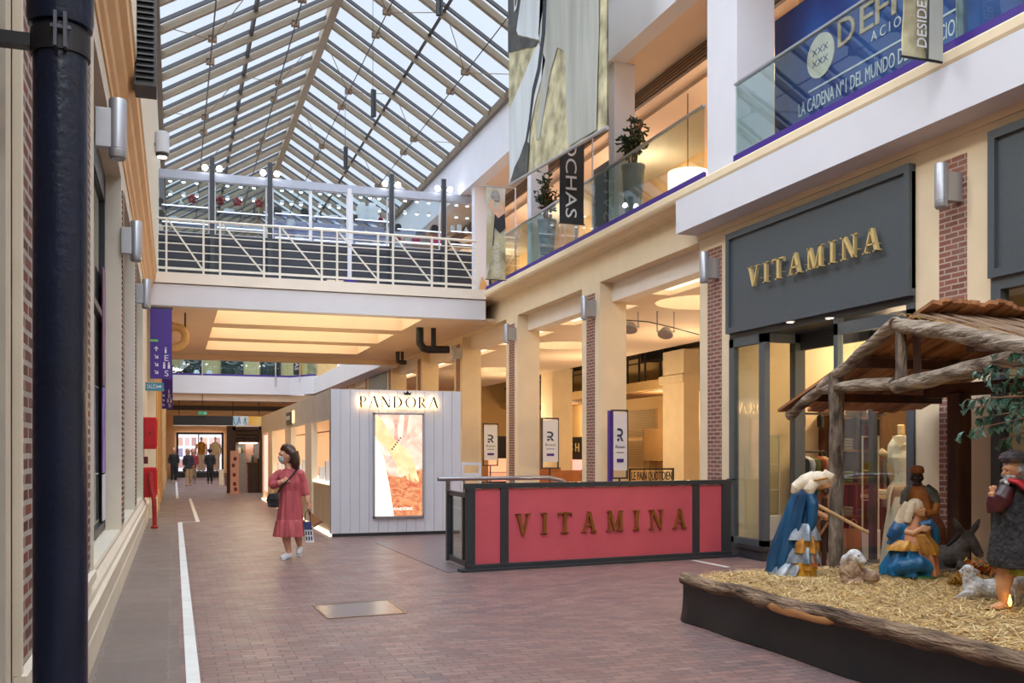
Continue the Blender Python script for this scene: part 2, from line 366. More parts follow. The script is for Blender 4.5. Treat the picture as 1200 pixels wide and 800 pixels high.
# -------- right facade: columns with brick insets
COL = [(7.6, 8.69), (12.45, 13.34), (17.08, 17.95), (21.8, 22.65), (26.5, 27.35), (31.2, 32.05), (35.9, 36.75), (40.6, 41.45), (45.3, 46.1)]
for i, (a, b) in enumerate(COL):
    g = MB(); g.box(XR, 8.2, a, b, 0, 4.72 if i else 4.64)
    m = (a + b) / 2
    c = struct(g.build('column', M_cream))
    w = .2 if i else .19
    struct(MB().box(XR - .006, XR + .1, m - w, m + w, .4, 4.55).build('brick_panel', M_brickR, c))
    g = MB(); g.box(XR - .03, 8.22, a - .03, b + .03, 0, .28); g.box(XR - .02, 8.21, a - .02, b + .02, .28, .34)
    struct(g.build('column_base', M_cream, c))
# beam over the arcade and the ledge
g = MB(); g.box(XR, 8.2, -18, 50, 4.72, 5.36); g.box(XR + .001, 8.2, 3.5, 12.45, 4.641, 4.719); struct(g.build('beam_arcade', M_cream))
g = MB()
for (a, b), (c, d) in zip(COL[1:], COL[2:]): g.box(7.9, 8.2, b, c, 4.36, 4.72)
struct(g.build('beam_inner', M_offw))
g = MB(); g.profile([(7.66, 5.24), (7.5, 5.27), (7.45, 5.3), (7.3, 5.31), (7.27, 5.34), (7.255, 5.37), (7.255, 5.46), (7.28, 5.485), (8.6, 5.485), (8.6, 5.24)], -18, 50); struct(g.build('trim_2', M_cream))
g = MB(); g.box(7.27, 7.7, -18, 13.4, 4.83, 5.335); struct(g.build('beam_fascia', M_white))
struct(MB().box(7.62, 7.66, -18, 13.38, 4.75, 4.83).build('trim_3', M_cream))
struct(MB().box(8.2, 19, -18, 50, 5.25, 5.48).build('slab_upper', M_peach))
# purple strip under the glass railing
struct(MB().box(7.29, 7.335, -18, 11.8, 5.48, 5.575).box(7.29, 7.335, 12.6, 23.15, 5.48, 5.575).build('trim_4', M_purple))
# -------- upper right storey
g = MB(); g.box(7.3, 7.62, -18, 62, 8.43, 9.75); struct(g.build('wall_right_upper', M_white))
g = MB(); g.box(7.62, 9.2, -18, 62, 8.43, 8.6); struct(g.build('ceiling_gallery', M_peach))
g = MB(); g.box(7.35, 7.95, 11.8, 12.6, 5.48, 8.6); g.box(7.35, 7.42, 11.8, 12.6, 8.4, 9.7); struct(g.build('column_pier', M_white))
for y in (15.9, 20.2, 24.5, 33.5): struct(MB().box(7.4, 7.8, y, y + .24, 5.48, 8.45).build('column_upper', M_white))
M_orange = mat('apricot_shop_wall', (236, 184, 122), .7, var=.06, vs=1)
g = MB(); g.box(11.4, 11.6, 12, 50, 5.48, 8.6); g.box(8.47, 11.5, 49.8, 50, 5.48, 8.6); struct(g.build('wall_upper_shop', M_orange))
struct(MB().box(8.6, 11.5, 12.0, 12.15, 5.48, 8.6).build('wall_upper_divider', M_orange))
struct(MB().box(9.2, 11.6, -18, 50, 8.35, 8.5).build('ceiling_upper_shop', M_peach))
v = MB(); v.box(8.47, 8.55, 12.3, 49, 8.16, 8.43)
vent = struct(v.build('trim_5', mat('vent_brown', (84, 62, 50), .6)))
g = MB()
for k in range(4): g.box(8.452, 8.475, 12.3, 49, 8.19 + k * .058, 8.215 + k * .058)
struct(g.build('vent_slats', mat('vent_tan', (150, 118, 92), .5), vent))
struct(MB().box(11.36, 11.4, 12, 49, 7.5, 7.56).build('trim_6', mat('picture_rail', (110, 76, 54), .6)))
# left and right ends of the world: rear wall behind the camera and its roof
struct(MB().box(-2.2, 19, -18.2, -18, 0, 13).build('wall_rear', M_wallL))
# -------- Skylight: rafters, glazing bars, ridge, eaves, purlins, panes
XE, ZE, XRI, ZRI, XLE, ZLE = 7.3, 9.7, 3.55, 12.0, -.31, 9.7
roof = struct(MB().box(XRI - .09, XRI + .09, -18, 58, ZRI - .2, ZRI + .08).build('ceiling', M_raft)); 
sl = {'r': (V((XRI, 0, ZRI)), V((XE, 0, ZE))), 'l': (V((XRI, 0, ZRI)), V((XLE, 0, ZLE)))}
ys = [-17.93 + 1.27 * k for k in range(60)]
for side, (a, b) in sl.items():
    d = (b - a).normalized(); n = V((d.z, 0, -d.x)); n = n if n.z > 0 else -n
    for y in ys:
        o = V((0, y, 0)); g = MB()
        g.bar(a + o - n * .06, b + o - n * .06, .08, .12, n)
        g.bar(a + o - n * .13, b + o - n * .13, .12, .02, n)
        struct(g.build('rafter', M_raft, roof))
    g = MB()
    for y in ys:
        o = V((0, y - .2, 0)); g.bar(a + o + n * .0, b + o + n * .0, .055, .07, n)
    struct(g.build('glazing_bars', M_glz, roof))
    L = (b - a).length
    for t, w, m_ in ((.5, .07, M_glz), (.27, .022, M_glz), (.75, .022, M_glz)):
        p = a + d * (L * t) - n * (.02 if t == .5 else .2); g = MB(); g.bar(p + V((0, -17.9, 0)), p + V((0, 57, 0)), w, w, n)
        struct(g.build('purlin' if t == .5 else 'tie_rod', m_, roof))
    g = MB()
    for k, y in enumerate(ys[15:43]):
        if k % 4 in (0, 1):
            for t in (.27, .75):
                p = a + d * (L * t) - n * .2 + V((0, y, 0)); g.box(p.x - .09, p.x + .09, p.y - .06, p.y + .06, p.z - .04, p.z + .08)
                if k % 4 == 0:
                    for s2 in (-1, 1): g.bar(p, p + d * (.85 * s2) + V((0, -.95, 0)) + n * .2, .014, .014)
    struct(g.build('brace_plates', mat('brown_steel', (120, 96, 70), .5), roof))
    struct(MB().quad(a + n * .06 + V((0, -18, 0)), b + n * .06 + V((0, -18, 0)), b + n * .06 + V((0, 58, 0)), a + n * .06 + V((0, 58, 0))).build('glass_panes', G_roof, roof))
struct(MB().box(XE - .1, XE + .1, -18, 58, ZE - .12, ZE + .06).build('eave_beam', mat('brown_eave', (120, 104, 88), .5), roof))
struct(MB().box(XLE - .12, XLE + .06, -18, 58, ZLE - .16, ZLE + .06).build('eave_beam', mat('brown_eave', (120, 104, 88), .5), roof))
# end gable walls
for y in (57.8, -18.2):
    g = MB(); g.hexa([(-2.2, y, 9.5), (XLE, y, 9.5), (XRI, y, 12.1), (XE, y, 9.5), (19, y, 9.5)][1:4] + [(XRI, y, 9.0)], [(XLE, y + .2, 9.5), (XRI, y + .2, 12.1), (XE, y + .2, 9.5), (XRI, y + .2, 9.0)])
    struct(g.build('wall_gable', M_white))
# -------- the bridge
YB = 23.2
g = MB(); g.box(XL, 7.3, YB, YB + .3, 4.76, 5.24); g.box(XL, 7.3, YB + .3, 34.6, 5.24, 5.5)
bridge = struct(g.build('beam_bridge', M_white))
struct(MB().box(XL, 7.3, YB - .045, YB + .3, 5.262, 5.5).build('bridge_ledge', M_offw, bridge))
# ceiling under the bridge with three lit coffers
cx0, cx1 = .95, 5.8; CO = [(23.62, 26.0), (26.9, 29.35), (30.2, 32.8)]
g = MB(); z0, z1 = 4.76, 5.24
g.box(XL, cx0, YB + .3, 34.6, z0, z0 + .08); g.box(cx1, 7.66, YB + .3, 34.6, z0, z0 + .08)
ed = [YB + .3] + [y for c in CO for y in c] + [34.6]
for a, b in zip(ed[::2], ed[1::2]): g.box(cx0, cx1, a, b, z0, z0 + .08)
for a, b in CO:
    g.box(cx0 - .03, cx0 + .002, a, b, z0 + .004, z1); g.box(cx1 - .002, cx1 + .03, a, b, z0 + .004, z1); g.box(cx0, cx1, a - .03, a, z0 + .08, z1); g.box(cx0, cx1, b, b + .03, z0 + .08, z1)
g.box(XL, 7.66, 34.6, 34.9, 4.6, 5.5)
cb = struct(g.build('ceiling_bridge', M_peach))
for a, b in CO: struct(MB().box(cx0, cx1, a, b, z1 - .06, z1 - .02).build('cove_lamp', L_warm, cb))
# -------- far end: balcony, rear walls
YC = 54.
g = MB(); g.box(XL, 5.9, YC, YC + .3, 4.56, 5.5); g.hexa([(5.9, YC, 4.56), (5.9, YC + .3, 4.56), (7.3, YC - 1.6, 4.56), (7.0, YC - 1.6, 4.56)], [(5.9, YC, 5.5), (5.9, YC + .3, 5.5), (7.3, YC - 1.6, 5.5), (7.0, YC - 1.6, 5.5)])
g.box(7.0, 7.66, 34.9, YC - 1.6, 4.56, 5.36); g.box(XL, 7.66, YC + .3, 62, 5.2, 5.48)
struct(g.build('beam_far', M_white))
struct(MB().box(XL, 5.9, YC + .02, YC + .06, 5.5, 5.6).hexa([(5.9, YC + .02, 5.5), (5.9, YC + .06, 5.5), (7.1, YC - 1.5, 5.5), (7.06, YC - 1.5, 5.5)], [(5.9, YC + .02, 5.6), (5.9, YC + .06, 5.6), (7.1, YC - 1.5, 5.6), (7.06, YC - 1.5, 5.6)]).build('trim_7', M_purple))
struct(MB().box(XL, 9, 57.5, 57.7, 5.48, 9.6).build('wall_far_upper', mat('khaki_wall', (200, 180, 130), .7)))
struct(MB().box(XL, 7.66, YC + .3, 61.5, 4.2, 4.56).build('ceiling_far', M_peach))
g = MB(); g.box(XL, 7.66, 61, 61.2, 0, 4.5)
struct(g.build('wall_far', M_tan))
struct(MB().box(XL, 7.66, 56.0, 56.3, 3.55, 4.56).build('beam_far_lower', M_tan))
struct(MB().box(XL + .2, 7.5, 55.94, 56, 3.75, 4.0).build('trim_8', mat('dark_vent', (70, 58, 50), .6)))
struct(MB().box(7.66, 12, 46.1, 62, 0, 5.3).build('wall_right_far', M_tan))
# ================================================================ hall behind the arcade (setting)
M_yel = mat('warm_yellow_wall', (238, 204, 142), .7, var=.05, vs=1)
struct(MB().box(17.4, 17.6, 12.6, 47, 0, 5.3).box(7.9, 17.6, 46.6, 46.8, 0, 5.3).build('wall_hall', M_yel))
struct(MB().box(8.2, 19, 12.75, 12.95, 0, 5.3).build('wall_shop_divider', M_cream))
# ceiling: strip coffers and round coffers
CZ = 4.5
def disc_hole(g, cx, cy, r, half, z0, z1, n=32):
    vs = []; fs = []
    for k in range(n):
        t = 2 * math.pi * k / n; c, s = math.cos(t), math.sin(t); q = half / max(abs(c), abs(s))
        vs += [(cx + c * r, cy + s * r, z0), (cx + c * q, cy + s * q, z0), (cx + c * r, cy + s * r, z1)]
    for k in range(n):
        a, b = k * 3, ((k + 1) % n) * 3; fs += [(a, a + 1, b + 1, b), (a, b, b + 2, a + 2)]
    g.add(vs, fs)
rounds = [(10.1, 17.4), (10.4, 25.8), (11.0, 34.3)]
strips = [(COL[k][1] + .25, COL[k + 1][0] - .25) for k in range(1, 8)]
g = MB(); X0, X1 = 8.2, 13.4
g.box(X0, 8.45, 12.9, 46.6, CZ, CZ + .06); 
y = 12.9
for a, b in strips: g.box(8.45, 9.03, y, a, CZ, CZ + .06); g.box(8.45, 9.03, a - .02, a + .001, CZ + .004, CZ + .45); g.box(8.45, 9.03, b - .001, b + .02, CZ + .004, CZ + .45); g.box(8.43, 8.452, a, b, CZ + .004, CZ + .45); g.box(9.028, 9.05, a, b, CZ + .004, CZ + .45); y = b
g.box(8.45, 9.03, y, 46.6, CZ, CZ + .06)
g.box(9.03, 9.05, 12.9, 46.6, CZ, CZ + .06)
y = 12.9; H = 1.05
for cx, cy in rounds:
    g.box(9.05, X1, y, cy - H, CZ, CZ + .06); g.box(9.05, cx - H, cy - H, cy + H, CZ, CZ + .06) if cx - H > 9.05 else None; g.box(cx + H, X1, cy - H, cy + H, CZ, CZ + .06)
    disc_hole(g, cx, cy, 1.0, H, CZ, CZ + .4); y = cy + H
g.box(9.05, X1, y, 46.6, CZ, CZ + .06)
hc = struct(g.build('ceiling_hall', M_peach))
for a, b in strips: struct(MB().box(8.46, 9.02, a, b, CZ + .1, CZ + .13).build('strip_lamp', L_warm, hc))
for cx, cy in rounds: struct(MB().lathe([(1.0, CZ + .36), (1.0, CZ + .4)], (cx, cy, 0), 32).build('round_lamp', L_warm, hc))
struct(MB().box(13.4, 13.5, 12.9, 46.6, CZ, 5.25).build('wall_ceiling_drop', M_peach))
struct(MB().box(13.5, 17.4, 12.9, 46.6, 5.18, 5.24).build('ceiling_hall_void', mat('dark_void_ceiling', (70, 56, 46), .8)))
# mezzanine with column and louvres
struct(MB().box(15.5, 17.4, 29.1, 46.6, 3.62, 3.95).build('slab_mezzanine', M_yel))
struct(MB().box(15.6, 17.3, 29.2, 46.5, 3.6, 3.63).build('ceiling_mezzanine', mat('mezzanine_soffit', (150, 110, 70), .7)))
struct(MB().box(15.2, 15.75, 27.5, 28.9, 0, 4.75).box(15.1, 17.4, 27.4, 29.0, 3.7, 3.95).build('column_mezzanine', M_cream))
struct(MB().box(13.3, 14.1, 34.0, 35.2, 0, 4.6).build('column_hall', M_cream))
struct(MB().box(13.9, 14.5, 39.0, 40.2, 0, 4.6).build('column_hall', M_yel))
g = MB()
for z0 in (.9, 2.1):
    for k in range(16): g.box(17.3, 17.4, 33.5, 36.2, z0 + k * .066, z0 + .04 + k * .066)
tag(g.build('wall_louvre', mat('louvre_beige', (190, 156, 104), .5)), None or 'beige louvred vent grilles on the yellow back wall of the hall', 'vent', kind='structure')
# ================================================================ Vitamina shop front (setting)
sh = struct(MB().box(XR - .05, XR + .02, 8.69, 12.45, 3.28, 4.56).build('wall_shop_sign', M_grey))
def ring(g, x0, x1, y0, y1, z0, z1, t):
    g.box(x0, x1, y0, y0 + t, z0, z1); g.box(x0, x1, y1 - t, y1, z0, z1); g.box(x0, x1, y0 + t, y1 - t, z0, z0 + t); g.box(x0, x1, y0 + t, y1 - t, z1 - t, z1)
g = MB(); ring(g, XR - .09, XR + .02, 8.69, 12.45, 3.2, 4.64, .085); struct(g.build('sign_surround', M_grey, sh))
struct(MB().box(XR - .02, XR + .6, 8.69, 12.45, 3.12, 3.2).build('ceiling_shop_soffit', M_dgrey))
struct(MB().box(XR + .02, 8.2, 8.69, 12.45, 3.2, 4.75).build('wall_shop_front', M_grey))
# far display bay (window_4), recessed doorway (door_1), near display bay (window_5)
w4 = struct(MB().box(XR - .05, 8.3, 11.55, 12.45, 0, .18).box(XR - .07, 8.3, 11.53, 12.45, .14, .2).build('window_4', M_dgrey))
g = MB()
for y0, y1 in ((12.33, 12.45), (11.55, 11.68)): g.box(XR - .03, XR + .06, y0, y1, .2, 3.12)
g.box(XR - .03, XR + .06, 11.55, 12.45, 3.0, 3.12); g.box(XR - .03, XR + .06, 11.55, 12.45, .2, .28)
g.box(8.12, 8.28, 11.55, 11.68, .2, 3.12); g.box(XR, 8.28, 11.55, 11.62, 3.0, 3.12); g.box(XR, 8.28, 11.55, 11.62, .2, .28)
struct(g.build('window_frame', M_grey, w4))
struct(MB().box(XR + .005, XR + .012, 11.68, 12.33, .28, 3.0).box(XR + .06, 8.12, 11.58, 11.587, .28, 3.0).build('pane', G_shop, w4))
w5 = struct(MB().box(XR - .05, 8.3, 8.69, 10.06, 0, .16).build('window_5', M_dgrey))
g = MB()
for y0, y1 in ((9.98, 10.06), (8.69, 8.8)): g.box(XR - .03, XR + .05, y0, y1, .16, 3.12)
g.box(XR - .03, XR + .05, 8.69, 10.06, 2.92, 3.06); g.box(XR - .03, XR + .05, 8.69, 10.06, .16, .2)
struct(g.build('window_frame', M_grey, w5))
struct(MB().box(XR + .005, XR + .012, 8.8, 9.98, .2, 2.92).build('pane', G_shop, w5))
d1 = struct(MB().box(8.2, 8.27, 10.06, 11.55, 2.9, 3.12).box(8.2, 8.27, 10.06, 10.14, 0, 3.0).build('door_1', M_dgrey))
struct(MB().box(8.232, 8.238, 10.14, 10.85, .02, 2.9).build('door_pane', G_shop, d1))
# shop interior
M_shopw = mat('shop_cream_wall', (240, 214, 158), .7, var=.05, vs=1)
struct(MB().box(14.2, 14.4, 5.2, 12.75, 0, 4.4).build('wall_shop_back', M_shopw))
struct(MB().box(8.3, 14.4, 5.0, 5.2, 0, 4.4).build('wall_shop_side', M_shopw))
struct(MB().box(8.2, 14.4, 5.2, 12.75, 3.5, 3.62).build('ceiling_shop', mat('shop_ceiling', (214, 190, 150), .7)))
struct(MB().box(10.3, 11.6, 12.66, 12.75, 0, 3.5).build('wall_shop_panel', mat('shop_brown_panel', (106, 74, 46), .6)))
# second shop front nearer the camera
sh2 = struct(MB().box(XR - .05, XR + .02, 3.5, 7.6, 3.28, 4.56).build('wall_shop_sign', M_grey))
g = MB(); ring(g, XR - .09, XR + .02, 3.5, 7.6, 3.2, 4.64, .085); struct(g.build('sign_surround', M_grey, sh2))
w6 = struct(MB().box(XR - .05, 8.3, 3.5, 7.6, 0, .3).build('window_6', M_dgrey))
g = MB(); ring(g, XR - .05, XR + .06, 3.5, 7.6, .3, 3.2, .12); g.box(XR - .05, XR + .06, 5.5, 5.6, .3, 3.2); struct(g.build('window_frame', M_grey, w6))
struct(MB().box(XR + .005, XR + .012, 3.6, 7.5, .4, 3.1).build('pane', G_shop, w6))
struct(MB().box(XR + .02, 8.3, 3.5, 7.6, 3.2, 4.75).build('wall_shop_front', M_grey))
struct(MB().box(8.0, 8.3, -18, 3.5, 0, 4.75).box(8.3, 8.5, 3.0, 5.0, 0, 4.4).build('wall_right', M_cream))
struct(MB().box(10.2, 10.4, 3.0, 5.0, 0, 3.6).box(8.3, 10.4, 2.8, 3.0, 0, 3.6).box(10.2, 10.4, 5.0, 7.6, 0, 3.6).build('wall_shop_near', mat('shop_tan_wall', (196, 150, 92), .7)))
struct(MB().box(8.3, 14.4, 3.0, 5.2, 3.5, 3.62).build('ceiling_shop_near', M_peach))
# ================================================================ wall sconces
def sconce(p, wx, label, r=.065, h=.46):
    "silver up-and-down cylinder lamp on a wall bracket; p = centre of the cylinder"
    t = thing('wall_sconce', label, 'wall lamp', (wx, p[1], p[2]), 'silver cylinder wall lamps')
    x, y, z = p; s = 1 if x > wx else -1
    MB().box(wx, x - s * r * .5, y - .045, y + .045, z - .15, z + .15).build('bracket', M_alu, t, bevel=.006)
    MB().lathe([(r * .92, -h / 2 + .012), (r, -h / 2 + .02), (r, -h / 2 + .07), (r * .97, -h / 2 + .072), (r * .97, -h / 2 + .08), (r, -h / 2 + .082), (r, h / 2 - .01), (r * .93, h / 2)], p, 28).build('lamp_body', M_alu, t, smooth=True)
    MB().lathe([(r * .8, -h / 2), (r * .86, -h / 2 + .02)], p, 24).build('lens', mat('sconce_glass', (120, 122, 124), .2), t)
    return t
for px, py, lab in ((138, 152, 'silver cylinder wall lamp on the pillar beside the dark pipe'), (159.5, 283, 'silver cylinder wall lamp on the window pillar, second beyond the dark pipe'), (171.5, 344.5, 'silver cylinder wall lamp next to the hanging purple sign')):
    p = onX(px, -.41, py); sconce((p.x, p.y, p.z), XL, lab)
for px, py, lab in ((1103, 218, 'silver cylinder wall lamp on the brick strip above the stable roof'), (825, 313.5, 'silver cylinder wall lamp on the brick strip between arcade and grey shop sign'), (684.5, 361, 'silver cylinder wall lamp on the column behind the red barrier'), (593.5, 391, 'silver cylinder wall lamp on the column just past the end of the bridge'), (531.5, 414, 'cylinder wall lamp in warm shade on the column under the bridge')):
    p = onX(px, XR - .235, py); sconce((p.x, p.y, p.z), XR, lab)
# ================================================================ cast-iron downpipe
px_, py_ = -.3466, 3.47
t = thing('drain_pipe', 'thick dark navy cast-iron drain pipe standing in front of the old brick wall', 'pipe', (px_, py_, 0))
MB().lathe([(.082, 0), (.082, 2.9)], (px_, py_, 0), 36).build('pipe_shaft', M_navy, t, smooth=True)
MB().lathe([(.082, 2.86), (.096, 2.865), (.1, 2.89), (.1, 2.97), (.104, 2.985), (.104, 3.03), (.098, 3.05), (.09, 3.06), (.082, 5.0)], (px_, py_, 0), 36).build('pipe_collar', M_navy, t, smooth=True)
g = MB(); g.lathe([(.083, 2.77), (.09, 2.77), (.09, 2.845), (.083, 2.845)], (px_, py_, 0), 36)
cl = g.build('pipe_clamp', M_black, t, smooth=True)
g = MB(); vd = V((px_, py_, 0)).normalized(); sd = V((vd.y, -vd.x, 0))
for s in (-.014, .014):
    q = V((px_, py_, 0)) - vd * .1 + sd * s; g.box(q.x - .005, q.x + .005, q.y - .02, q.y + .02, 2.765, 2.875)
q = V((px_, py_, 2.83)) - vd * .105; g.bar(q - sd * .03, q + sd * .03, .012, .012)
g.build('clamp_bolt', mat('dull_bolt', (96, 98, 104), .6, metal=.3), cl)
MB().box(XL + .016, px_ - .06, py_ - .025, py_ + .025, 2.79, 2.83).build('wall_bracket', M_black, t)
# louvred box under the skylight edge
t = thing('louvred_box', 'black louvred ventilation box high beside the skylight', 'vent', (-.3, 10.6, 5.6))
a = onY(157, 10.7); b = onY(183, 10.7); z0 = onY(170, 10.7, 100).z
MB().box(a.x, b.x, 10.7, 11.1, z0, 7.2).build('housing', M_black, t)
g = MB()
for k in range(26): g.hexa([(a.x + .02, 10.66, z0 + .06 + k * .06), (b.x - .02, 10.66, z0 + .06 + k * .06), (b.x - .02, 10.7, z0 + .09 + k * .06), (a.x + .02, 10.7, z0 + .09 + k * .06)], [(a.x + .02, 10.66, z0 + .075 + k * .06), (b.x - .02, 10.66, z0 + .075 + k * .06), (b.x - .02, 10.7, z0 + .105 + k * .06), (a.x + .02, 10.7, z0 + .105 + k * .06)])
g.build('louvre_slats', M_dgrey, t)
MB().box(-.45, -.3, 10.85, 10.95, z0 + .1, z0 + .2).build('mounting_arm', M_black, t)
p = onY(190, 20, 168); t = thing('wall_floodlight', 'white cylinder floodlight at the upper wall under the skylight', 'lamp', (p.x - .2, 20, p.z))
MB().lathe([(.1, -.2), (.13, -.18), (.13, .2), (.1, .22)], p, 20).build('lamp_body', M_white, t, smooth=True)
MB().lathe([(.11, -.26), (.12, -.2)], p, 20).build('lamp_ring', M_black, t); MB().lathe([(.09, -.27), (.09, -.262)], p, 16).build('lens', L_spot, t)
MB().bar((p.x, 20.1, p.z), (-.37, 20.1, p.z), .05).build('mounting_arm', M_black, t)
# hanging black tubes
for px, y0, y1, d, lab in ((437, 105, 137, 21.5, 'black tube hanging on a wire under the skylight, lower middle'), (404.5, 172, 198, 26.5, 'black tube hanging on a wire just above the bridge kiosk'), (514, -14, 18, 16.5, 'black tube hanging on a wire highest under the skylight')):
    a = atD(px, y0, d); b = atD(px, y1, d); t = thing('hanging_tube', lab, 'hanging lamp', b, 'black tubes hanging from the skylight')
    MB().tube([b, b + V((0, 0, .03)), a], .045, 14).build('tube_body', M_black, t, smooth=True)
    MB().tube([b + V((.055, 0, .01)), a + V((.055, 0, 0))], .02, 10).build('tube_core', M_dgrey, t, smooth=True)
    zr = ZRI - abs(a.x - XRI) * (ZRI - ZE) / (XE - XRI) - .1
    MB().tube([a, V((a.x, a.y, zr))], .006, 6).build('wire', M_dgrey, t)
# ================================================================ tape and floor fittings
M_tape = mat('white_floor_tape', (226, 228, 224), .45, var=.1, vs=5)
g = MB()
ya, yb = 4.6, onZ(211, 612).y
for k in range(9):
    a = ya + (yb - ya) * k / 9; b = ya + (yb - ya) * (k + 1) / 9 - .012; g.box(.075, .162, a, b, .001, .006)
one('floor_tape', g, M_tape, 'long white tape line on the floor beside the stone walk', 'tape', 'white floor tape lines')
one('floor_tape', MB().box(.1, .47, yb - .02, yb + .04, .001, .005), M_tape, 'short white tape across the end of the long line', 'tape', 'white floor tape lines')
one('floor_tape', MB().box(.44, .52, yb + .04, 33, .001, .005), M_tape, 'white tape line starting after the sideways jog', 'tape', 'white floor tape lines')
one('floor_tape', MB().box(.06, .14, 33.2, 52, .001, .005), M_tape, 'white tape line farthest down the corridor', 'tape', 'white floor tape lines')
a = onZ(812, 656.5); b = onZ(853, 664.5)
one('floor_tape', MB().bar((a.x, a.y, .003), (b.x, b.y, .003), .06, .004), M_tape, 'white tape between the red barrier and the straw platform', 'tape', 'white floor tape lines')
P = [onZ(*q) for q in ((367, 709.5), (455, 703), (476, 718.5), (384, 725))]
t = thing('floor_hatch', 'metal-edged hatch cover in the brick pavers before the white kiosk', 'hatch', (sum(P, V()) / 4))
MB().hexa([p - V((0, 0, .01)) for p in P], [p + V((0, 0, .004)) for p in P]).build('cover', mat('hatch_slab', (120, 104, 100), .22, var=.2, vs=9), t)
g = MB()
for i in range(4): g.bar(P[i] + V((0, 0, .003)), P[(i + 1) % 4] + V((0, 0, .003)), .02, .008)
g.build('edge_frame', mat('brass_edge', (150, 126, 96), .35, metal=.7), t)
Q = [onZ(*q) for q in ((440, 636), (522, 629), (548, 669), (524, 671))]
struct(MB().hexa([V((q.x, q.y, -.01)) for q in Q], [V((q.x, q.y, .006)) for q in Q]).build('floor_ramp', mat('ramp_slab', (112, 100, 104), .4, var=.15, vs=4)))
# ================================================================ shop lettering above the door
t = thing('shop_lettering', 'raised gold serif letters reading VITAMINA on the slate grey shop sign', 'sign', (XR - .05, 10.4, 3.76))
letters('VITAMINA', SERIF, (XR - .105, 11.79, 3.77), (0, -1, 0), (0, 0, 1), 2.69, .275, .04, M_gold, t)
g = MB()
for k in range(16): g.box(XR - .108, XR - .052, 11.7 - k * .168 - .006, 11.7 - k * .168, 3.86, 3.87)
g.build('letter_pin', M_gold, t)
# soffit downlights
for px, py, k in ((926, 376.5, 0), (972, 372, 1), (1024, 380, 2), (1040, 377.5, 3)):
    q = onZ(px, py, 3.115) if k < 2 else onZ(px, py, 3.49)
    t = thing('recessed_downlight', ['recessed downlight in the soffit nearer the far display bay', 'recessed downlight in the soffit nearer the doorway', 'recessed ceiling light inside the dress shop, deeper one', 'recessed ceiling light inside the dress shop, nearer the window'][k], 'ceiling lamp', q, 'recessed downlights of the dress shop')
    MB().lathe([(.05, -.012), (.06, 0)], q, 20).build('trim_ring', M_white, t); MB().lathe([(.04, -.014), (.04, -.01)], q, 20).build('lens', L_spot, t)
# ================================================================ red barrier
A = onZ(546.5, 669.6); B = onZ(858.5, 651.6); bl = (B - A).length; br_ = (B - A) / bl; bn = V((br_.y, -br_.x, 0)); bz = V((0, 0, 1))   # bn points to the viewer
def bu(px):
    lo, hi = 0, bl
    for _ in range(40):
        m = (lo + hi) / 2; q = A + br_ * m; k = (q.x * CT - q.y * ST) / (q.x * ST + q.y * CT) * FPX + 600
        lo, hi = (m, hi) if k < px else (lo, m)
    return lo
def bbox(g, u0, u1, z0, z1, n0, n1, m=None):
    g.hexa([A + br_ * u + bn * n + bz * z0 for u, n in ((u0, n0), (u1, n0), (u1, n1), (u0, n1))], [A + br_ * u + bn * n + bz * z1 for u, n in ((u0, n0), (u1, n0), (u1, n1), (u0, n1))], m)
M_red = mat('coral_red_panel', (204, 88, 100), .5, var=.1, vs=3)
t = thing('barrier', 'long coral red barrier with dark frame and the shop name in bronze letters', 'barrier', (A + B) / 2)
H = 1.1; us = [0, bu(556), bu(586), bu(595), bu(811), bu(818.5), bu(845), bl - .05]
for a, b in ((1, 2), (3, 4), (5, 6)):
    g = MB(); bbox(g, us[a] - .01, us[b] + .01, .08, H - .07, -.03, .005); g.build('panel', M_red, t)
for a, b in ((0, 1), (2, 3), (4, 5), (6, 7)):
    g = MB(); bbox(g, us[a], us[b], 0.05, H, -.05, .03); g.build('post', M_dgrey, t, bevel=.004)
g = MB(); bbox(g, -.02, bl - .03, H - .065, H, -.05, .032); g.build('top_rail', M_dgrey, t, bevel=.004)
g = MB(); bbox(g, -.1, bl + .06, 0, .035, -.06, .1); bbox(g, 0, bl - .04, .035, .085, -.05, .05); g.build('base_rail', M_dgrey, t, bevel=.004)
g = MB(); bbox(g, bl - .06, bl + .05, H - .01, H + .012, -.06, .02); g.build('end_cap', M_black, t)
u0, u1 = bu(603), bu(803)
letters('VITAMINA', SERIF, A + br_ * u0 + bn * .006 + bz * .435, br_, bz, u1 - u0, .27, .035, M_bronze, t, gap=.62)
# glazed return and steel handrail of the stair opening
Bk = V((0, 1, 0)); R0 = A + br_ * .03 - bn * .06; R1 = onZ(525, 659); rd = (R1 - R0); rl = rd.length; rd /= rl
t = thing('glass_balustrade', 'dark framed glass side panel closing the stair opening at the barrier end', 'balustrade', (R0 + R1) / 2)
up = bz; g = MB(); g.bar(R1 + up * .03, R1 + up * 1.1, .05); g.build('post', mat('brown_post', (96, 84, 76), .4), t)
g = MB(); g.bar(R0 + rd * .12 + up * .06, R0 + rd * .12 + up * .98, .05, .05); g.build('post', M_dgrey, t)
g = MB(); g.bar(R0 + up * .09, R1 + up * .09, .05, .07); g.bar(R0 + up * .95, R1 + up * .95, .05, .06); g.bar(R1 - rd * .1 + up * .06, R1 - rd * .1 + up * .98, .05, .09); g.build('frame', M_dgrey, t)
g = MB(); g.bar(R0 + rd * .1 + up * .52, R1 - rd * .1 + up * .52, .012, .84); g.build('pane', G_rail, t)
t = thing('handrail', 'brushed steel handrail running behind the top of the red barrier', 'handrail', R1)
a = onZ(516, 566.5, 1.13); a = V((R1.x - .14, R1.y, 1.13)); e = V((R1.x + 1.55, R1.y + .19, 1.13))
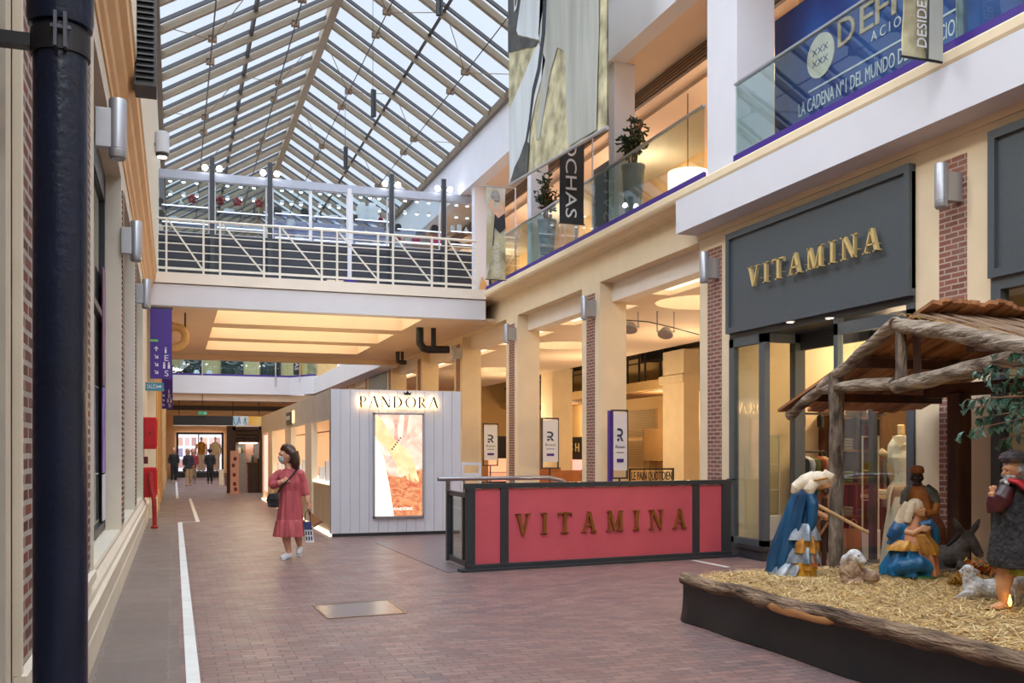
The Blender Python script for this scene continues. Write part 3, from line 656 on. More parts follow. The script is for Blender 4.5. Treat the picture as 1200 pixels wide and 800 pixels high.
MB().tube([a, a + V((.4, .05, 0)), e, e + V((.2, .03, -.05)), e + V((.36, .05, -.16)), e + V((.9, .12, -.6))], .03, 14).build('rail', M_steel, t, smooth=True)
for q in (.25, 1.0): MB().tube([a + V((.14 + q, .05 + q * .12, 0)), a + V((.14 + q, .05 + q * .12, -1.13))], .018, 10).build('support', M_steel, t, smooth=True)
# white slatted rack by the kiosk corner behind the glass
t = thing('slatted_rack', 'narrow white slatted rack standing beside the white kiosk corner', 'rack', (4.9, 16.6, 0))
xa = onY(542, 16.6).x; xb = xa + .32
for x in (xa, xb): MB().box(x - .02, x + .02, 16.58, 16.62, 0, 1.32).build('post', M_white, t)
g = MB()
for k in range(7): g.box(xa, xb, 16.585, 16.615, .12 + k * .19, .17 + k * .19)
g.build('slats', M_white, t)
# ================================================================ exit sign, purple hanging signs
M_exit = mat('teal_exit_board', (52, 134, 156), .4)
a = onY(170.5, 22.0, 457.5); b = onY(192, 22.0, 448.5)
t = thing('exit_sign', 'small teal SALIDA exit sign with arrow sticking out from the wall', 'sign', (a.x, 22, a.z))
MB().box(a.x, b.x, 22, 22.03, a.z, b.z).build('board', M_exit, t)
g = MB(); w_ = b.x - a.x; put_text(g, 'SALIDA', (a.x + .03, 22, a.z + .045), (1, 0, 0), (0, 0, 1), w_ * .62, .09, .006)
g.prism([(0, .035), (.05, .035), (.05, .01), (.09, .05), (.05, .09), (.05, .065), (0, .065)], (b.x - .13, 22, a.z + .04), (1, 0, 0), (0, 0, 1), .006); g.build('lettering', M_white, t)
MB().box(XL, a.x + .02, 22.005, 22.025, b.z - .02, b.z + .01).build('mounting_arm', M_black, t)
M_lime = mat('green_stripe', (112, 190, 90), .4)
def arrow(g, o, ang, s):
    ca, sa = math.cos(ang), math.sin(ang)
    R = lambda p: (p[0] * ca - p[1] * sa, p[0] * sa + p[1] * ca)
    for poly in ([(-.1, -.5), (.1, -.5), (.1, .4), (-.1, .4)], [(-.45, .05), (-.3, -.05), (.08, .5), (-.08, .55)], [(.45, .05), (.3, -.05), (-.08, .5), (.08, .55)]):
        g.prism([(R(p)[0] * s, R(p)[1] * s) for p in poly], o, (1, 0, 0), (0, 0, 1), .006)
def hangsign(x0, x1, z0, z1, Y, label, full=True):
    t = thing('wayfinding_banner', label, 'sign', ((x0 + x1) / 2, Y, z0), 'purple wayfinding banners')
    MB().box(x0, x1, Y, Y + .03, z0, z1).build('board', M_purple, t)
    MB().box(XL, x1 + .02, Y + .005, Y + .025, z1, z1 + .04).build('hanging_bar', M_black, t)
    w, h = x1 - x0, z1 - z0
    if full: MB().box(x0, x0 + w * .36, Y - .006, Y, z0 + h * .53, z0 + h * .56).build('stripe', M_lime, t)
    g = MB()
    for k, (fy, ch, an) in enumerate(((.40, 'i', 0), (.29, 'E', -2.35), (.18, 'W', -2.35), (.07, 'S', -2.35))):
        z = z0 + h * fy; arrow(g, (x0 + w * .28, Y, z + .04), an, .1)
        if ch == 'W':
            for q in (-.05, .05):
                g.box(x0 + w * .75 + q - .022, x0 + w * .75 + q + .022, Y - .006, Y, z - .05, z + .05); g.lathe([(.02, 0), (.02, .006)], (x0 + w * .75 + q, Y, z + .075), 10, axis=(0, -1, 0))
        else: put_text(g, ch, (x0 + w * .66, Y, z - .05), (1, 0, 0), (0, 0, 1), .045 if ch == 'i' else .085, .13, .006)
    g.build('pictograms', M_white, t)
a = onY(176, 23.15, 443.5); b = onY(201.5, 23.15, 361)
hangsign(a.x, b.x, a.z, b.z - .03, 23.12, 'large purple wayfinding banner with green stripe hanging at the bridge end')
hangsign(a.x + .02, b.x, 3.0, 4.5, 36.5, 'smaller looking purple banner hanging deeper in the corridor, below the large one', False)
# fire hose boxes and red pipe
M_fire = mat('fire_red', (206, 24, 30), .35, var=.08)
Yh = 21.2
for py0, py1, lab in ((490, 526, 'red fire cabinet on the wall, upper of two'), (547, 581, 'red fire hose cabinet on the wall, lower of two')):
    a = onX(170, XL, py1); y0 = 20.6; z1 = CH + (HY - py0) * 20 / FPX; z0 = CH + (HY - py1) * 20 / FPX
    t = thing('fire_cabinet', lab, 'fire cabinet', (XL, y0 + .3, z0), 'red fire cabinets')
    MB().box(XL + .003, XL + .24, y0, y0 + .6, z0, z1).build('cabinet_box', M_fire, t, bevel=.01)
    MB().box(XL + .02, XL + .215, y0 - .012, y0, z0 + .04, z1 - .04).build('side_panel', mat('fire_red_panel', (186, 20, 28), .4), t)
    MB().box(XL + .24, XL + .255, y0 + .05, y0 + .55, z0 + .05, z1 - .05).build('door', M_fire, t)
    MB().tube([(XL + .12, y0 - .013, (z0 + z1) / 2), (XL + .12, y0 - .03, (z0 + z1) / 2)], .02, 12).build('knob', M_black, t)
one('alarm_button', MB().box(XL, XL + .08, 20.75, 20.87, 1.26, 1.4).box(XL + .015, XL + .065, 20.735, 20.752, 1.28, 1.38), mat('alarm_dark', (96, 30, 32), .4), 'small dark red alarm button box between the two fire cabinets', 'alarm')
t = thing('red_standpipe', 'red fire water pipe running down from the lower cabinet to the floor', 'pipe', (XL + .2, 20.4, 0))
MB().tube([(XL + .12, 20.5, 1.1), (XL + .13, 20.5, .95), (XL + .17, 20.45, .7), (XL + .2, 20.42, .55), (XL + .21, 20.42, .3), (XL + .21, 20.42, 0)], .045, 14).build('pipe', mat('dull_red_pipe', (168, 32, 30), .4), t, smooth=True)
MB().lathe([(.07, .0), (.07, .04), (.05, .06)], (XL + .21, 20.42, 0), 16).build('foot_flange', mat('dull_red_pipe', (168, 32, 30), .4), t)
# ceiling pipes
M_duct = mat('ochre_duct', (214, 168, 100), .5)
z = 4.4; t = thing('vent_duct', 'ochre curved air duct pipe hanging under the bridge ceiling', 'pipe', (.3, 24.3, 3.9))
q = [onY(a_, 24.3, b_) for a_, b_ in ((190, 383), (206, 383), (213, 385), (217, 391), (217, 399), (212, 405), (204, 408), (190, 408))]
MB().tube(q, .095, 16).build('duct_tube', M_duct, t, smooth=True); MB().tube([q[3], V((q[3].x, q[3].y, 4.758))], .02, 8).build('hanger', M_black, t)
MB().tube([q[1] + V((-.12, 0, 0)), q[1] + V((-.04, 0, 0))], .115, 16).build('duct_collar', M_duct, t)
for (pts, r, lab) in ((((492, 395), (492, 402), (496, 408), (502, 409.5), (526, 409.5)), .1, 'thick black pipe elbow under the bridge ceiling near the column'), (((466, 417), (466, 423), (470, 424.5), (476, 424.5)), .07, 'thin black pipe elbow farther back under the bridge ceiling')):
    Yp = 25.2 if r > .08 else 31.5
    q = [onY(a, Yp, b) for a, b in pts]; t = thing('pipe_elbow', lab, 'pipe', q[0], 'black ceiling pipes')
    MB().tube([V((q[0].x, Yp, 4.78))] + q, r, 14).build('pipe', M_black, t, smooth=True)
    m = q[-2].lerp(q[-1], .25); MB().tube([m, V((m.x, m.y, 4.78))], r * .7, 12).build('hanger', M_black, t, smooth=True)
# ================================================================ white jewellery kiosk
KX0, KX1, KY0, KY1, KZ = 2.6, 4.97, 17.3, 31.6, 2.6
M_kw = mat('kiosk_white', (206, 208, 216), .5, var=.03, vs=3)
M_kc = mat('kiosk_warm_white', (240, 226, 204), .5, var=.03, vs=3)
k = thing('jewellery_kiosk', 'white boarded jewellery kiosk with black shop name and bright poster', 'kiosk', ((KX0 + KX1) / 2, KY0, 0))
g = MB(); n = 14; wv = (KX1 - KX0) / n
for i in range(n): g.box(KX0 + i * wv, KX0 + (i + 1) * wv - .006, KY0, KY0 + .04, .06, KZ)
g.box(KX0, KX1, KY0 + .02, KY0 + .1, .06, KZ); g.build('front_wall', M_kw, k)
MB().box(KX0 + .03, KX1 - .02, KY0 + .03, KY1, 0, .06).build('plinth', M_dgrey, k)
MB().box(KX1 - .08, KX1, KY0 + .1, KY1, .06, KZ).build('rear_wall', M_kc, k)
MB().box(KX0, KX1, KY1 - .08, KY1, .06, KZ).build('end_wall', M_kc, k)
MB().box(KX0 + .02, KX1 - .02, KY0 + .1, KY1, KZ - .06, KZ - .02).build('roof', M_kc, k)
MB().box(KX0 + .1, KX1 - .1, KY0 + .12, KY1 - .1, .06, .08).build('inner_floor', M_kc, k)
g = MB(); zb = 2.08
yy = KY0 + .08
while yy < KY1: g.box(KX0, KX0 + .05, yy, yy + .17, zb, KZ); yy += .2
g.box(KX0 + .03, KX0 + .1, KY0 + .1, KY1, zb, KZ); g.build('slatted_frieze', mat('kiosk_frieze', (218, 208, 196), .55), k)
def ky(px): return onX(px, KX0).y
piers = [(KY0 + .045, ky(386.2)), (ky(365), ky(357.5)), (ky(341), ky(334)), (ky(319), ky(314)), (ky(308.5), KY1)]
for a, b in piers: MB().box(KX0, KX0 + .12, a, b, .06, zb).build('pier', M_kc, k)
MB().box(KX0 - .01, KX0 + .14, KY0 + .1, KY1, .0, .07).build('sill_light', lamp('kiosk_sill_light', (255, 236, 206), 1.2), k)
# counters with glazed showcases and a wall of small lit niches
for a, b in ((ky(386.5), ky(365)), (ky(357.5), ky(341)), (ky(334), ky(319))):
    c = MB().box(KX0 + .04, KX0 + .5, a, b, .07, .9).build('counter', mat('pale_oak_counter', (214, 186, 148), .5, var=.12, vs=3, stretch=(1, 1, .2)), k)
    MB().box(KX0 + .02, KX0 + .54, a, b, .9, .95).build('counter_top', lamp('kiosk_counter_glow', (255, 240, 216), 1.0), c)
    for q in range(3):
        y = a + (b - a) * (q + .5) / 3; MB().box(KX0 + .1, KX0 + .2, y - .05, y + .05, .95, 1.2 + .12 * (q % 2)).build('display_stand', M_white, c)
    f = MB(); ring_ = (a + .06, b - .06)
    f.box(KX0 + .52, KX0 + .55, ring_[0], ring_[0] + .03, .95, 1.95); f.box(KX0 + .52, KX0 + .55, ring_[1] - .03, ring_[1], .95, 1.95); f.box(KX0 + .52, KX0 + .55, *ring_, 1.92, 1.95)
    f.build('showcase_frame', M_bronze, c)
MB().box(KX0 + .04, KX0 + .07, ky(314), ky(308.5), .3, 2.0).build('pink_light_panel', lamp('pink_panel', (255, 176, 168), 1.3), k)
g = MB()
for q in range(5): g.box(KX0 + .9, KX0 + 1.5, KY0 + 2 + q * 2.5, KY0 + 3 + q * 2.5, KZ - .09, KZ - .065)
g.build('ceiling_lamp', lamp('kiosk_ceiling_lamp', (255, 236, 206), 9.), k)
# lightbox poster: an arm and hand lying in dry grass
def kx(px): return onY(px, KY0).x
x0, x1 = kx(437), kx(496); z1 = onY(466, KY0, 484).z; z0 = onY(466, KY0, 606).z
fr = MB(); t_ = .03
fr.box(x0, x1, KY0 - .06, KY0, z0, z0 + t_); fr.box(x0, x1, KY0 - .06, KY0, z1 - t_, z1); fr.box(x0, x0 + t_, KY0 - .06, KY0, z0, z1); fr.box(x1 - t_, x1, KY0 - .06, KY0, z0, z1)
lb = fr.build('lightbox_frame', M_alu, k)
def emis(name, c, c2, s, sc=8., stretch=(1, 1, 1), lo=.35, hi=.65):
    m, t, b = nt(name); L = t.links.new
    tc = N(t, 'ShaderNodeTexCoord'); mp = N(t, 'ShaderNodeMapping'); mp.inputs['Scale'].default_value = stretch; L(tc.outputs['Object'], mp.inputs[0])
    no = N(t, 'ShaderNodeTexNoise', Scale=sc, Detail=6., Distortion=1.2); L(mp.outputs[0], no.inputs['Vector'])
    mr = N(t, 'ShaderNodeMapRange'); mr.inputs[1].default_value = lo; mr.inputs[2].default_value = hi; L(no.outputs['Fac'], mr.inputs[0])
    mx = N(t, 'ShaderNodeMix', data_type='RGBA'); mx.inputs[6].default_value = lin(c); mx.inputs[7].default_value = lin(c2); L(mr.outputs[0], mx.inputs[0])
    b.inputs['Base Color'].default_value = lin((40, 30, 26)); L(mx.outputs[2], b.inputs['Emission Color']); b.inputs['Emission Strength'].default_value = s
    return m
E_bg = emis('print_blush', (255, 226, 204), (238, 160, 140), 1.25, 2.5)
E_gr = emis('print_grass', (244, 176, 120), (206, 92, 64), 1.0, 9., (1, 1, 1.6))
E_skin = emis('print_skin', (255, 226, 176), (248, 196, 140), 1.2, 3.)
E_wh = emis('print_white_cloth', (255, 250, 236), (255, 240, 214), 1.5, 2.)
E_tr = emis('print_trunk', (236, 160, 140), (246, 200, 176), 1.0, 5.)
W = x1 - x0 - 2 * t_; Hh = z1 - z0 - 2 * t_; ox, oz = x0 + t_, z0 + t_; Yp = KY0 - .035
PT = lambda pts: [(ox + a * W, oz + b * Hh) for a, b in pts]
def flat(pts, layer, mtl, name='print_shape', par=None):
    y = Yp - .0012 * layer; g = MB(); p = PT(pts)
    g.hexa([(a, y, b) for a, b in p], [(a, y + .001, b) for a, b in p]); return g.build(name, mtl, par)
pr = MB().box(ox, ox + W, Yp, Yp + .02, oz, oz + Hh).build('poster_print', E_bg, lb)
def smooth_path(pts, n=6):
    out = []; m = len(pts)
    for i in range(m):
        p0, p1, p2, p3 = (V(pts[(i + j - 1) % m] + (0,)) for j in range(4))
        for k2 in range(n):
            u = k2 / n; q = .5 * ((2 * p1) + (p2 - p0) * u + (2 * p0 - 5 * p1 + 4 * p2 - p3) * u * u + (3 * p1 - p0 - 3 * p2 + p3) * u ** 3); out.append((q.x, q.y))
    return out
flat([(0, 0), (1, 0), (1, .46), (.8, .44), (.55, .38), (.3, .40), (.2, .5), (0, .55)], 1, E_gr, 'print_grass', lb)
flat([(.36, 1), (.52, 1), (.47, .86), (.5, .74), (.4, .74), (.42, .86)], 1, E_tr, 'print_trunk', lb)
flat([(.62, 1), (.72, 1), (.66, .8), (.56, .72), (.6, .84)], 1, E_tr, 'print_trunk', lb)
flat([(0, 0), (.40, 0), (.3, .3), (.2, .55), (.02, .78), (0, .8)], 2, E_wh, 'print_cloth', lb)
flat(smooth_path([(0, 1), (.16, .94), (.34, .8), (.5, .72), (.66, .66), (.78, .58), (.84, .5), (.9, .4), (.94, .35), (.9, .34), (.8, .4), (.78, .46), (.82, .38), (.84, .34), (.79, .34), (.7, .44), (.72, .37), (.68, .36), (.58, .47), (.56, .42), (.5, .4), (.46, .5), (.32, .62), (.14, .72), (0, .8)], 4), 3, E_skin, 'print_hand', lb)
g = MB()
for a in range(6): q = (.36 + a * .035, .66 + a * .022); g.lathe([(.018, 0), (.018, .001)], (ox + q[0] * W, Yp - .0052, oz + q[1] * Hh), 10, axis=(0, -1, 0))
g.build('print_bracelet', mat('print_silver', (160, 130, 110), .4), lb)
g = MB(); put_text(g, 'PANDORA', (ox + W * .34, Yp - .004, oz + Hh * .055), (1, 0, 0), (0, 0, 1), W * .46, .05, .001); g.build('print_lettering', lamp('print_letter_white', (255, 255, 250), 1.2), lb)
# shop name with crown and halo lamp
a = onY(420, KY0, 477.5); b = onY(512, KY0, 465); M_ink = mat('black_letter', (22, 20, 20), .4)
letters('PANDORA', HUMAN, (a.x, KY0 - .07, a.z), (1, 0, 0), (0, 0, 1), b.x - a.x, .205, .035, M_ink, k, gap=.16)
g = MB(); cxm = a.x + (b.x - a.x) * .605; zt = a.z + .235
g.prism([(-.055, 0), (.055, 0), (.07, .06), (.035, .03), (.0, .075), (-.035, .03), (-.07, .06)], (cxm, KY0 - .07, zt), (1, 0, 0), (0, 0, 1), .03); g.build('crown_emblem', M_ink, k)
hg = MB(); adv_ = [HUMAN[c_][0] for c_ in 'PANDORA']; sx_ = (b.x - a.x) / (sum(adv_) + .16 * 6); xo = 0.
for c_, a_ in zip('PANDORA', adv_):
    for poly in HUMAN[c_][1]: hg.prism([((xo + p_[0]) * sx_, p_[1] * .205) for p_ in poly], (a.x, KY0 - .058, a.z), (1, 0, 0), (0, 0, 1), .004)
    xo += a_ + .16
hg.build('halo_light', lamp('halo', (255, 206, 140), 16.), k)
# little projecting sign on the side
yb = ky(340); t = thing('blade_sign', 'small black shop sign sticking out from the kiosk side with glow behind', 'sign', (KX0 - .1, yb, 2.2))
MB().box(KX0 - .06, KX0 - .02, yb - .55, yb + .35, 2.14, 2.42).build('board', M_ink, t)
g = MB(); put_text(g, 'PANDORA', (KX0 - .062, yb + .3, 2.24), (0, -1, 0), (0, 0, 1), .8, .1, .006); g.build('lettering', M_kc, t)
MB().box(KX0 - .02, KX0 - .005, yb - .9, yb - .56, 2.16, 2.44).build('glow', lamp('halo_side', (255, 206, 130), 2.0), t)
# ================================================================ bridge railing
YR = YB + .12
def bxp(px, Y=YR): return onY(px, Y).x
t = thing('bridge_railing', 'ivory steel railing with diagonal braces along the bridge edge', 'railing', (3.4, YR, 5.5))
zt = 6.72; zb_ = 5.62
xa, xb = XL + .2, 7.1
MB().tube([(xa, YR, zt), (xb, YR, zt)], .03, 10).build('handrail', M_railw, t, smooth=True)
MB().box(xa, xb, YR - .02, YR + .02, zb_ - .025, zb_ + .025).build('bottom_rail', M_railw, t)
for k in range(5): MB().tube([(xa, YR, zb_ + .19 + k * .185), (xb, YR, zb_ + .19 + k * .185)], .013, 8).build('rail', M_railw, t, smooth=True)
pp = [(184, None), (195, 238.5), (258, 309.4), (328, 377), (395, 443), (460.5, 506), (522.8, 558.8)]
for a, b in pp:
    for q in (a, b):
        if q: x = bxp(q); MB().box(x - .022, x + .022, YR - .03, YR + .03, 5.5, zt).build('post', M_railw, t)
    if b: MB().bar((bxp(a) + .05, YR - .01, zt - .04), (bxp(b) - .03, YR - .01, zb_ + .02), .035).build('brace', M_railw, t)
# ================================================================ glass shop on the bridge
YS = 25.5
def sx(px, Y=YS): return onY(px, Y).x
M_chr = mat('charcoal_boards', (50, 52, 60), .55, var=.15, vs=5, stretch=(.3, 1, 6))
t = thing('glass_shop', 'glass walled cosmetics shop with charcoal base standing on the bridge', 'shop', (3.4, YS, 5.5))
X0, X1 = -.35, 8.2; zb, zh = 6.9, 8.22
MB().box(X0, X1, YS, YS + .08, 5.5, zb).box(X0, X0 + .08, YS + .08, 31, 5.5, zb).box(X0, X1, 31, 31.08, 5.5, zb).build('base_wall', M_chr, t)
g = MB()
for k in range(6): g.box(X0, X1, YS - .012, YS, 5.5 + k * .235, 5.5 + k * .235 + .012)
g.build('base_board_joints', M_black, t)
M_hdr = mat('header_silver', (168, 172, 184), .4, metal=.3, var=.05)
MB().box(X0, X1, YS - .02, YS + .12, zh, zh + .2).box(X0, X1, 30.9, 31, zh, zh + .2).box(X0, X0 + .1, YS + .12, 31, zh, zh + .2).build('header', M_hdr, t)
for px in (248.5, 316, 458, 519): x = sx(px); MB().box(x - .055, x + .055, YS - .14, YS - .03, 5.5, 8.78).build('steel_post', M_dgrey, t)
x = sx(410, YS - .9); MB().box(x - .045, x + .045, YS - .9, YS - .8, 5.5, 8.1).build('white_post', M_white, t)
pe = [184, 246, 251, 313, 319, 364, 364, 408, 412, 455, 461, 516, 522, 573]
for a, b in zip(pe[::2], pe[1::2]):
    xa, xb = sx(a) + .02, sx(b) - .02
    f = MB()
    ring(f, YS + .02, YS + .06, 0, 1, zb, zh, .001) if False else None; f.box(xa - .02, xa + .02, YS + .02, YS + .06, zb, zh); f.box(xb - .02, xb + .02, YS + .02, YS + .06, zb, zh); f.box(xa - .01, xb + .01, YS + .022, YS + .058, zb, zb + .02); f.box(xa - .01, xb + .01, YS + .022, YS + .058, zh - .02, zh)
    p = f.build('pane_frame', M_white, t); MB().box(xa, xb, YS + .035, YS + .043, zb, zh).build('pane', G_clear, p)
# lit shelves inside
L_shelf = lamp('shelf_light', (236, 232, 255), 2.2); G_shelf = glass('shelf_glass', (226, 230, 240), .2, .05)
M_lav = mat('lavender_backing', (206, 202, 228), .4, var=.15, vs=2)
for a, b, zs in ((190, 244, (7.2, 7.62)), (254, 312, (7.15, 7.55)), (321, 362, (7.0, 7.3, 7.62)), (366, 406, (7.0, 7.32, 7.62)), (414, 453, (7.0, 7.3, 7.62)), (463, 514, (7.12, 7.45)), (525, 572, (7.15, 7.5))):
    xa, xb = sx(a, 26.1), sx(b, 26.1)
    for z in zs: MB().box(xa, xb, 25.8, 26.35, z, z + .018).build('shelf', G_shelf, t); MB().box(xa, xb, 25.78, 25.8, z - .012, z + .01).build('shelf_lamp', L_shelf, t)
    if 320 < a < 460: MB().box(xa, xb, 26.4, 26.43, 6.9, 7.6).build('back_panel', M_lav, t)
for a, b in ((463, 572),): MB().box(sx(500, 28), sx(560, 28), 28, 28.1, 5.5, 7.4).build('counter_wall', mat('counter_wood', (190, 140, 84), .5, var=.2), t)
# spots in the header (each a lamp of its own)
g0 = None
for a, b in zip(pe[::2], pe[1::2]):
    for r_, Yq in ((0, YS + .2), (1, YS + 1.6)):
        for q in (.25, .5, .75):
            x = sx(a + (b - a) * q, Yq); loc = V((x, Yq, zh + .02 if not r_ else zh + .04))
            if g0 is None:
                g0 = thing('spot_bulb', 'small cool white spot lamp in the header of the bridge shop', 'spot lamp', loc, 'spot lamps of the bridge shop')
                MB().lathe([(.045, -.05), (.055, -.03), (.055, .03)], loc, 14).build('lamp_ring', M_white, g0); MB().lathe([(.02, -.075), (.042, -.06), (.044, -.045)], loc, 14).build('lens', L_cool, g0)
            else: dup(g0, loc, g0['label'])
n_ = 0
for px in (248.5, 316, 458, 519):
    x = sx(px)
    for s in (-1, 1):
        loc = (x + s * .17, YS - .09, 8.52); tt = thing('post_spotlight', 'bright round spotlight on a post top of the bridge shop', 'spot lamp', loc, 'spotlights on the post tops of the bridge shop')
        MB().ell(loc, (.075, .075, .075), 14).build('bulb', lamp('post_bulb', (246, 248, 255), 14.), tt, smooth=True); MB().bar((x + s * .06, YS - .09, 8.56), (x + s * .16, YS - .09, 8.54), .03).build('arm', M_black, tt)
# things on the shelves
M_pk = mat('pink_box', (214, 62, 110), .4); M_bk = mat('dark_product', (40, 36, 44), .35); M_rd = mat('red_flower', (150, 36, 44), .5); M_ws = mat('white_product', (238, 238, 244), .4); M_or = mat('orange_product', (226, 140, 70), .5)
def flower(px, py, Y, lab):
    p = onY(px, Y, py); g = MB()
    for k in range(5): a = k * 1.2566 + .3; g.ell(p + V((math.cos(a) * .065, 0, math.sin(a) * .065)), (.055, .03, .055), 10)
    one('flower_ornament', g, M_rd, lab, 'ornament', 'dark red flower ornaments', smooth=True)
for px, py, lab in ((225, 233, 'dark red flower ornament alone in the first shop pane beside a dark post'), (258, 235, 'dark red flower ornament, first in the wide second shop pane'), (278, 236.5, 'dark red flower ornament, second in the wide second shop pane'), (303.5, 238, 'dark red flower ornament, third in the wide second shop pane next to the post')):
    flower(px, py, 25.95, lab)
def pot(mb, p, w, h, kind):
    if kind == 0: mb.box(p.x - w, p.x + w, p.y - w, p.y + w, p.z, p.z + h * .8); mb.box(p.x - w * .6, p.x + w * .6, p.y - w * .6, p.y + w * .6, p.z + h * .8, p.z + h)
    elif kind == 1: mb.lathe([(w, 0), (w, h * .6), (w * .4, h * .75), (w * .4, h)], p, 12)
    else: mb.lathe([(w * .7, 0), (w, h * .5), (w * .8, h), (w * .5, h)], p, 12)
items = [(187, 7.62, M_bk, .09, .2, 0), (188, 7.2, M_bk, .1, .32, 0), (203, 7.2, M_ws, .12, .18, 0), (212, 7.62, M_ws, .06, .2, 1), (222, 7.2, M_ws, .05, .16, 1),
 (268, 7.55, M_ws, .13, .12, 0), (286, 7.15, M_ws, .08, .15, 2), (298, 7.55, M_bk, .03, .3, 1), (324, 7.62, M_bk, .12, .2, 0), (334, 7.62, M_ws, .1, .1, 0), (357, 7.62, M_bk, .11, .22, 0), (340, 7.3, M_ws, .14, .22, 2), (350, 7.0, M_ws, .1, .16, 0),
 (372, 7.62, M_ws, .06, .16, 1), (390, 7.62, M_ws, .12, .1, 0), (400, 7.32, M_ws, .06, .14, 1), (417, 7.62, M_bk, .07, .16, 2), (446, 7.62, M_rd, .06, .22, 1), (436, 7.62, M_ws, .14, .5, 0), (424, 7.62, M_ws, .13, .5, 0), (428, 7.3, M_ws, .06, .12, 1), (440, 7.0, M_ws, .1, .12, 0),
 (466, 7.45, M_bk, .08, .18, 0), (509, 7.45, M_bk, .1, .22, 0), (467, 7.12, M_rd, .07, .2, 2), (474, 7.12, M_or, .05, .16, 1), (487, 7.12, M_pk, .11, .2, 2), (510, 7.12, M_pk, .13, .26, 0), (494, 7.45, M_ws, .15, .08, 0),
 (530, 7.5, M_ws, .06, .2, 2), (538, 7.5, M_ws, .07, .24, 2), (546, 7.5, M_ws, .06, .18, 1), (552, 7.5, M_bk, .04, .3, 1), (556, 7.15, M_or, .2, .16, 0), (535, 7.15, M_bk, .1, .1, 0), (566, 7.15, M_or, .1, .12, 0)]
kn = ['box', 'bottle', 'jar']; pane_of = lambda px: ['first', 'second', 'third', 'fourth', 'fifth', 'sixth', 'last'][sum(px > q for q in (248, 317, 364, 410, 458, 519))]
seen_l = set()
for px, z, m_, w_, h_, kd in items:
    p = V((sx(px, 26.1), 26.08, z + .02)); g = MB(); pot(g, p, w_, h_, kd)
    col = {'dark_product': 'dark', 'white_product': 'white', 'pink_box': 'pink', 'red_flower': 'deep red', 'orange_product': 'orange'}[m_.name]
    lv = 'upper shelf' if z > 7.4 else 'lower shelf'
    lab = '%s cosmetics %s on the %s behind the %s pane of the bridge shop' % (col, kn[kd], lv, pane_of(px))
    if lab in seen_l: lab = '%s %s cosmetics %s on the %s behind the %s pane of the bridge shop' % ('broader' if w_ > .08 else 'second', col, kn[kd], lv, pane_of(px))
    if lab in seen_l: lab = lab.replace('broader', 'tall').replace('second %s' % col, 'narrow second %s' % col)
    seen_l.add(lab)
    one('cosmetics_' + kn[kd], g, m_, lab, kn[kd], 'goods on the bridge shop shelves', smooth=kd > 0)
# three cartons below the railing and a tan board
for px, lab in ((384, 'plain pale carton on the bridge floor next to the white post'), (395, 'second pale carton on the bridge floor beside the purple one')):
    p = onY(px, 24.6); one('carton', MB().box(p.x - .1, p.x + .1, 24.0, 24.2, 5.5, 5.68), M_cream, lab, 'carton', 'cartons on the bridge floor')
p = onY(405, 24.6); one('carton', MB().box(p.x - .15, p.x + .15, 24.0, 24.2, 5.5, 5.72), M_purple, 'purple carton on the bridge floor behind the railing', 'carton', 'cartons on the bridge floor')
p = onY(565, 24.4); one('tan_board', MB().hexa([(p.x - .12, 24.4, 5.5), (p.x + .3, 24.4, 5.5), (p.x + .3, 24.44, 5.5), (p.x - .12, 24.44, 5.5)], [(p.x, 24.4, 6.05), (p.x + .02, 24.4, 6.05), (p.x + .02, 24.44, 6.05), (p.x, 24.44, 6.05)]), mat('tan_card', (206, 160, 100), .6), 'triangular tan board leaning at the bridge end behind the railing', 'board')
# ================================================================ glass railing of the upper gallery
XG = 7.315
def rail_run(y0, y1, label, posts):
    t = thing('glass_railing', label, 'railing', (XG, (y0 + y1) / 2, 5.48))
    n = max(1, round((y1 - y0) / 1.9)); w = (y1 - y0) / n
    for k in range(n): MB().box(XG - .006, XG + .006, y0 + k * w + .008, y0 + (k + 1) * w - .008, 5.55, 6.53).build('pane', G_rail, t)
    MB().box(XG - .03, XG + .03, y0, y1, 6.53, 6.565).build('handrail', M_steel, t, bevel=.006)
    for y in posts: MB().box(XG + .03, XG + .09, y - .03, y + .03, 5.48, 6.53).build('post', M_steel, t)
rail_run(2.2, 11.78, 'glass railing with steel handrail above the slate shop sign', (7.72, 4.2))
rail_run(12.62, 23.0, 'long glass railing with purple foot strip above the arcade columns', (17.6, 22.3))
# ================================================================ printed fabric banners
def emv(name, c, c2, sc, lo=.4, hi=.6, stretch=(1, 1, 1), rough=.75):
    return mat(name, c, rough, var=.1, vs=sc, c2=c2, stretch=stretch, detail=9.)
B_sand = mat('print_sand_rock', (206, 198, 160), .8, vs=3.2, c2=(140, 132, 104), stretch=(1, 1, 1), detail=10.)
B_cloth = mat('print_grey_dress', (176, 178, 170), .8, vs=2.4, c2=(146, 146, 136), stretch=(1, 1, .12), detail=3.)
B_pale = mat('print_pale_fold', (200, 206, 208), .8, vs=2, c2=(178, 182, 182), stretch=(1, 1, .15))
B_drk = mat('print_dark_grey', (84, 84, 82), .8, vs=3, c2=(60, 60, 58))
B_blk = mat('print_black_strap', (46, 48, 54), .7)
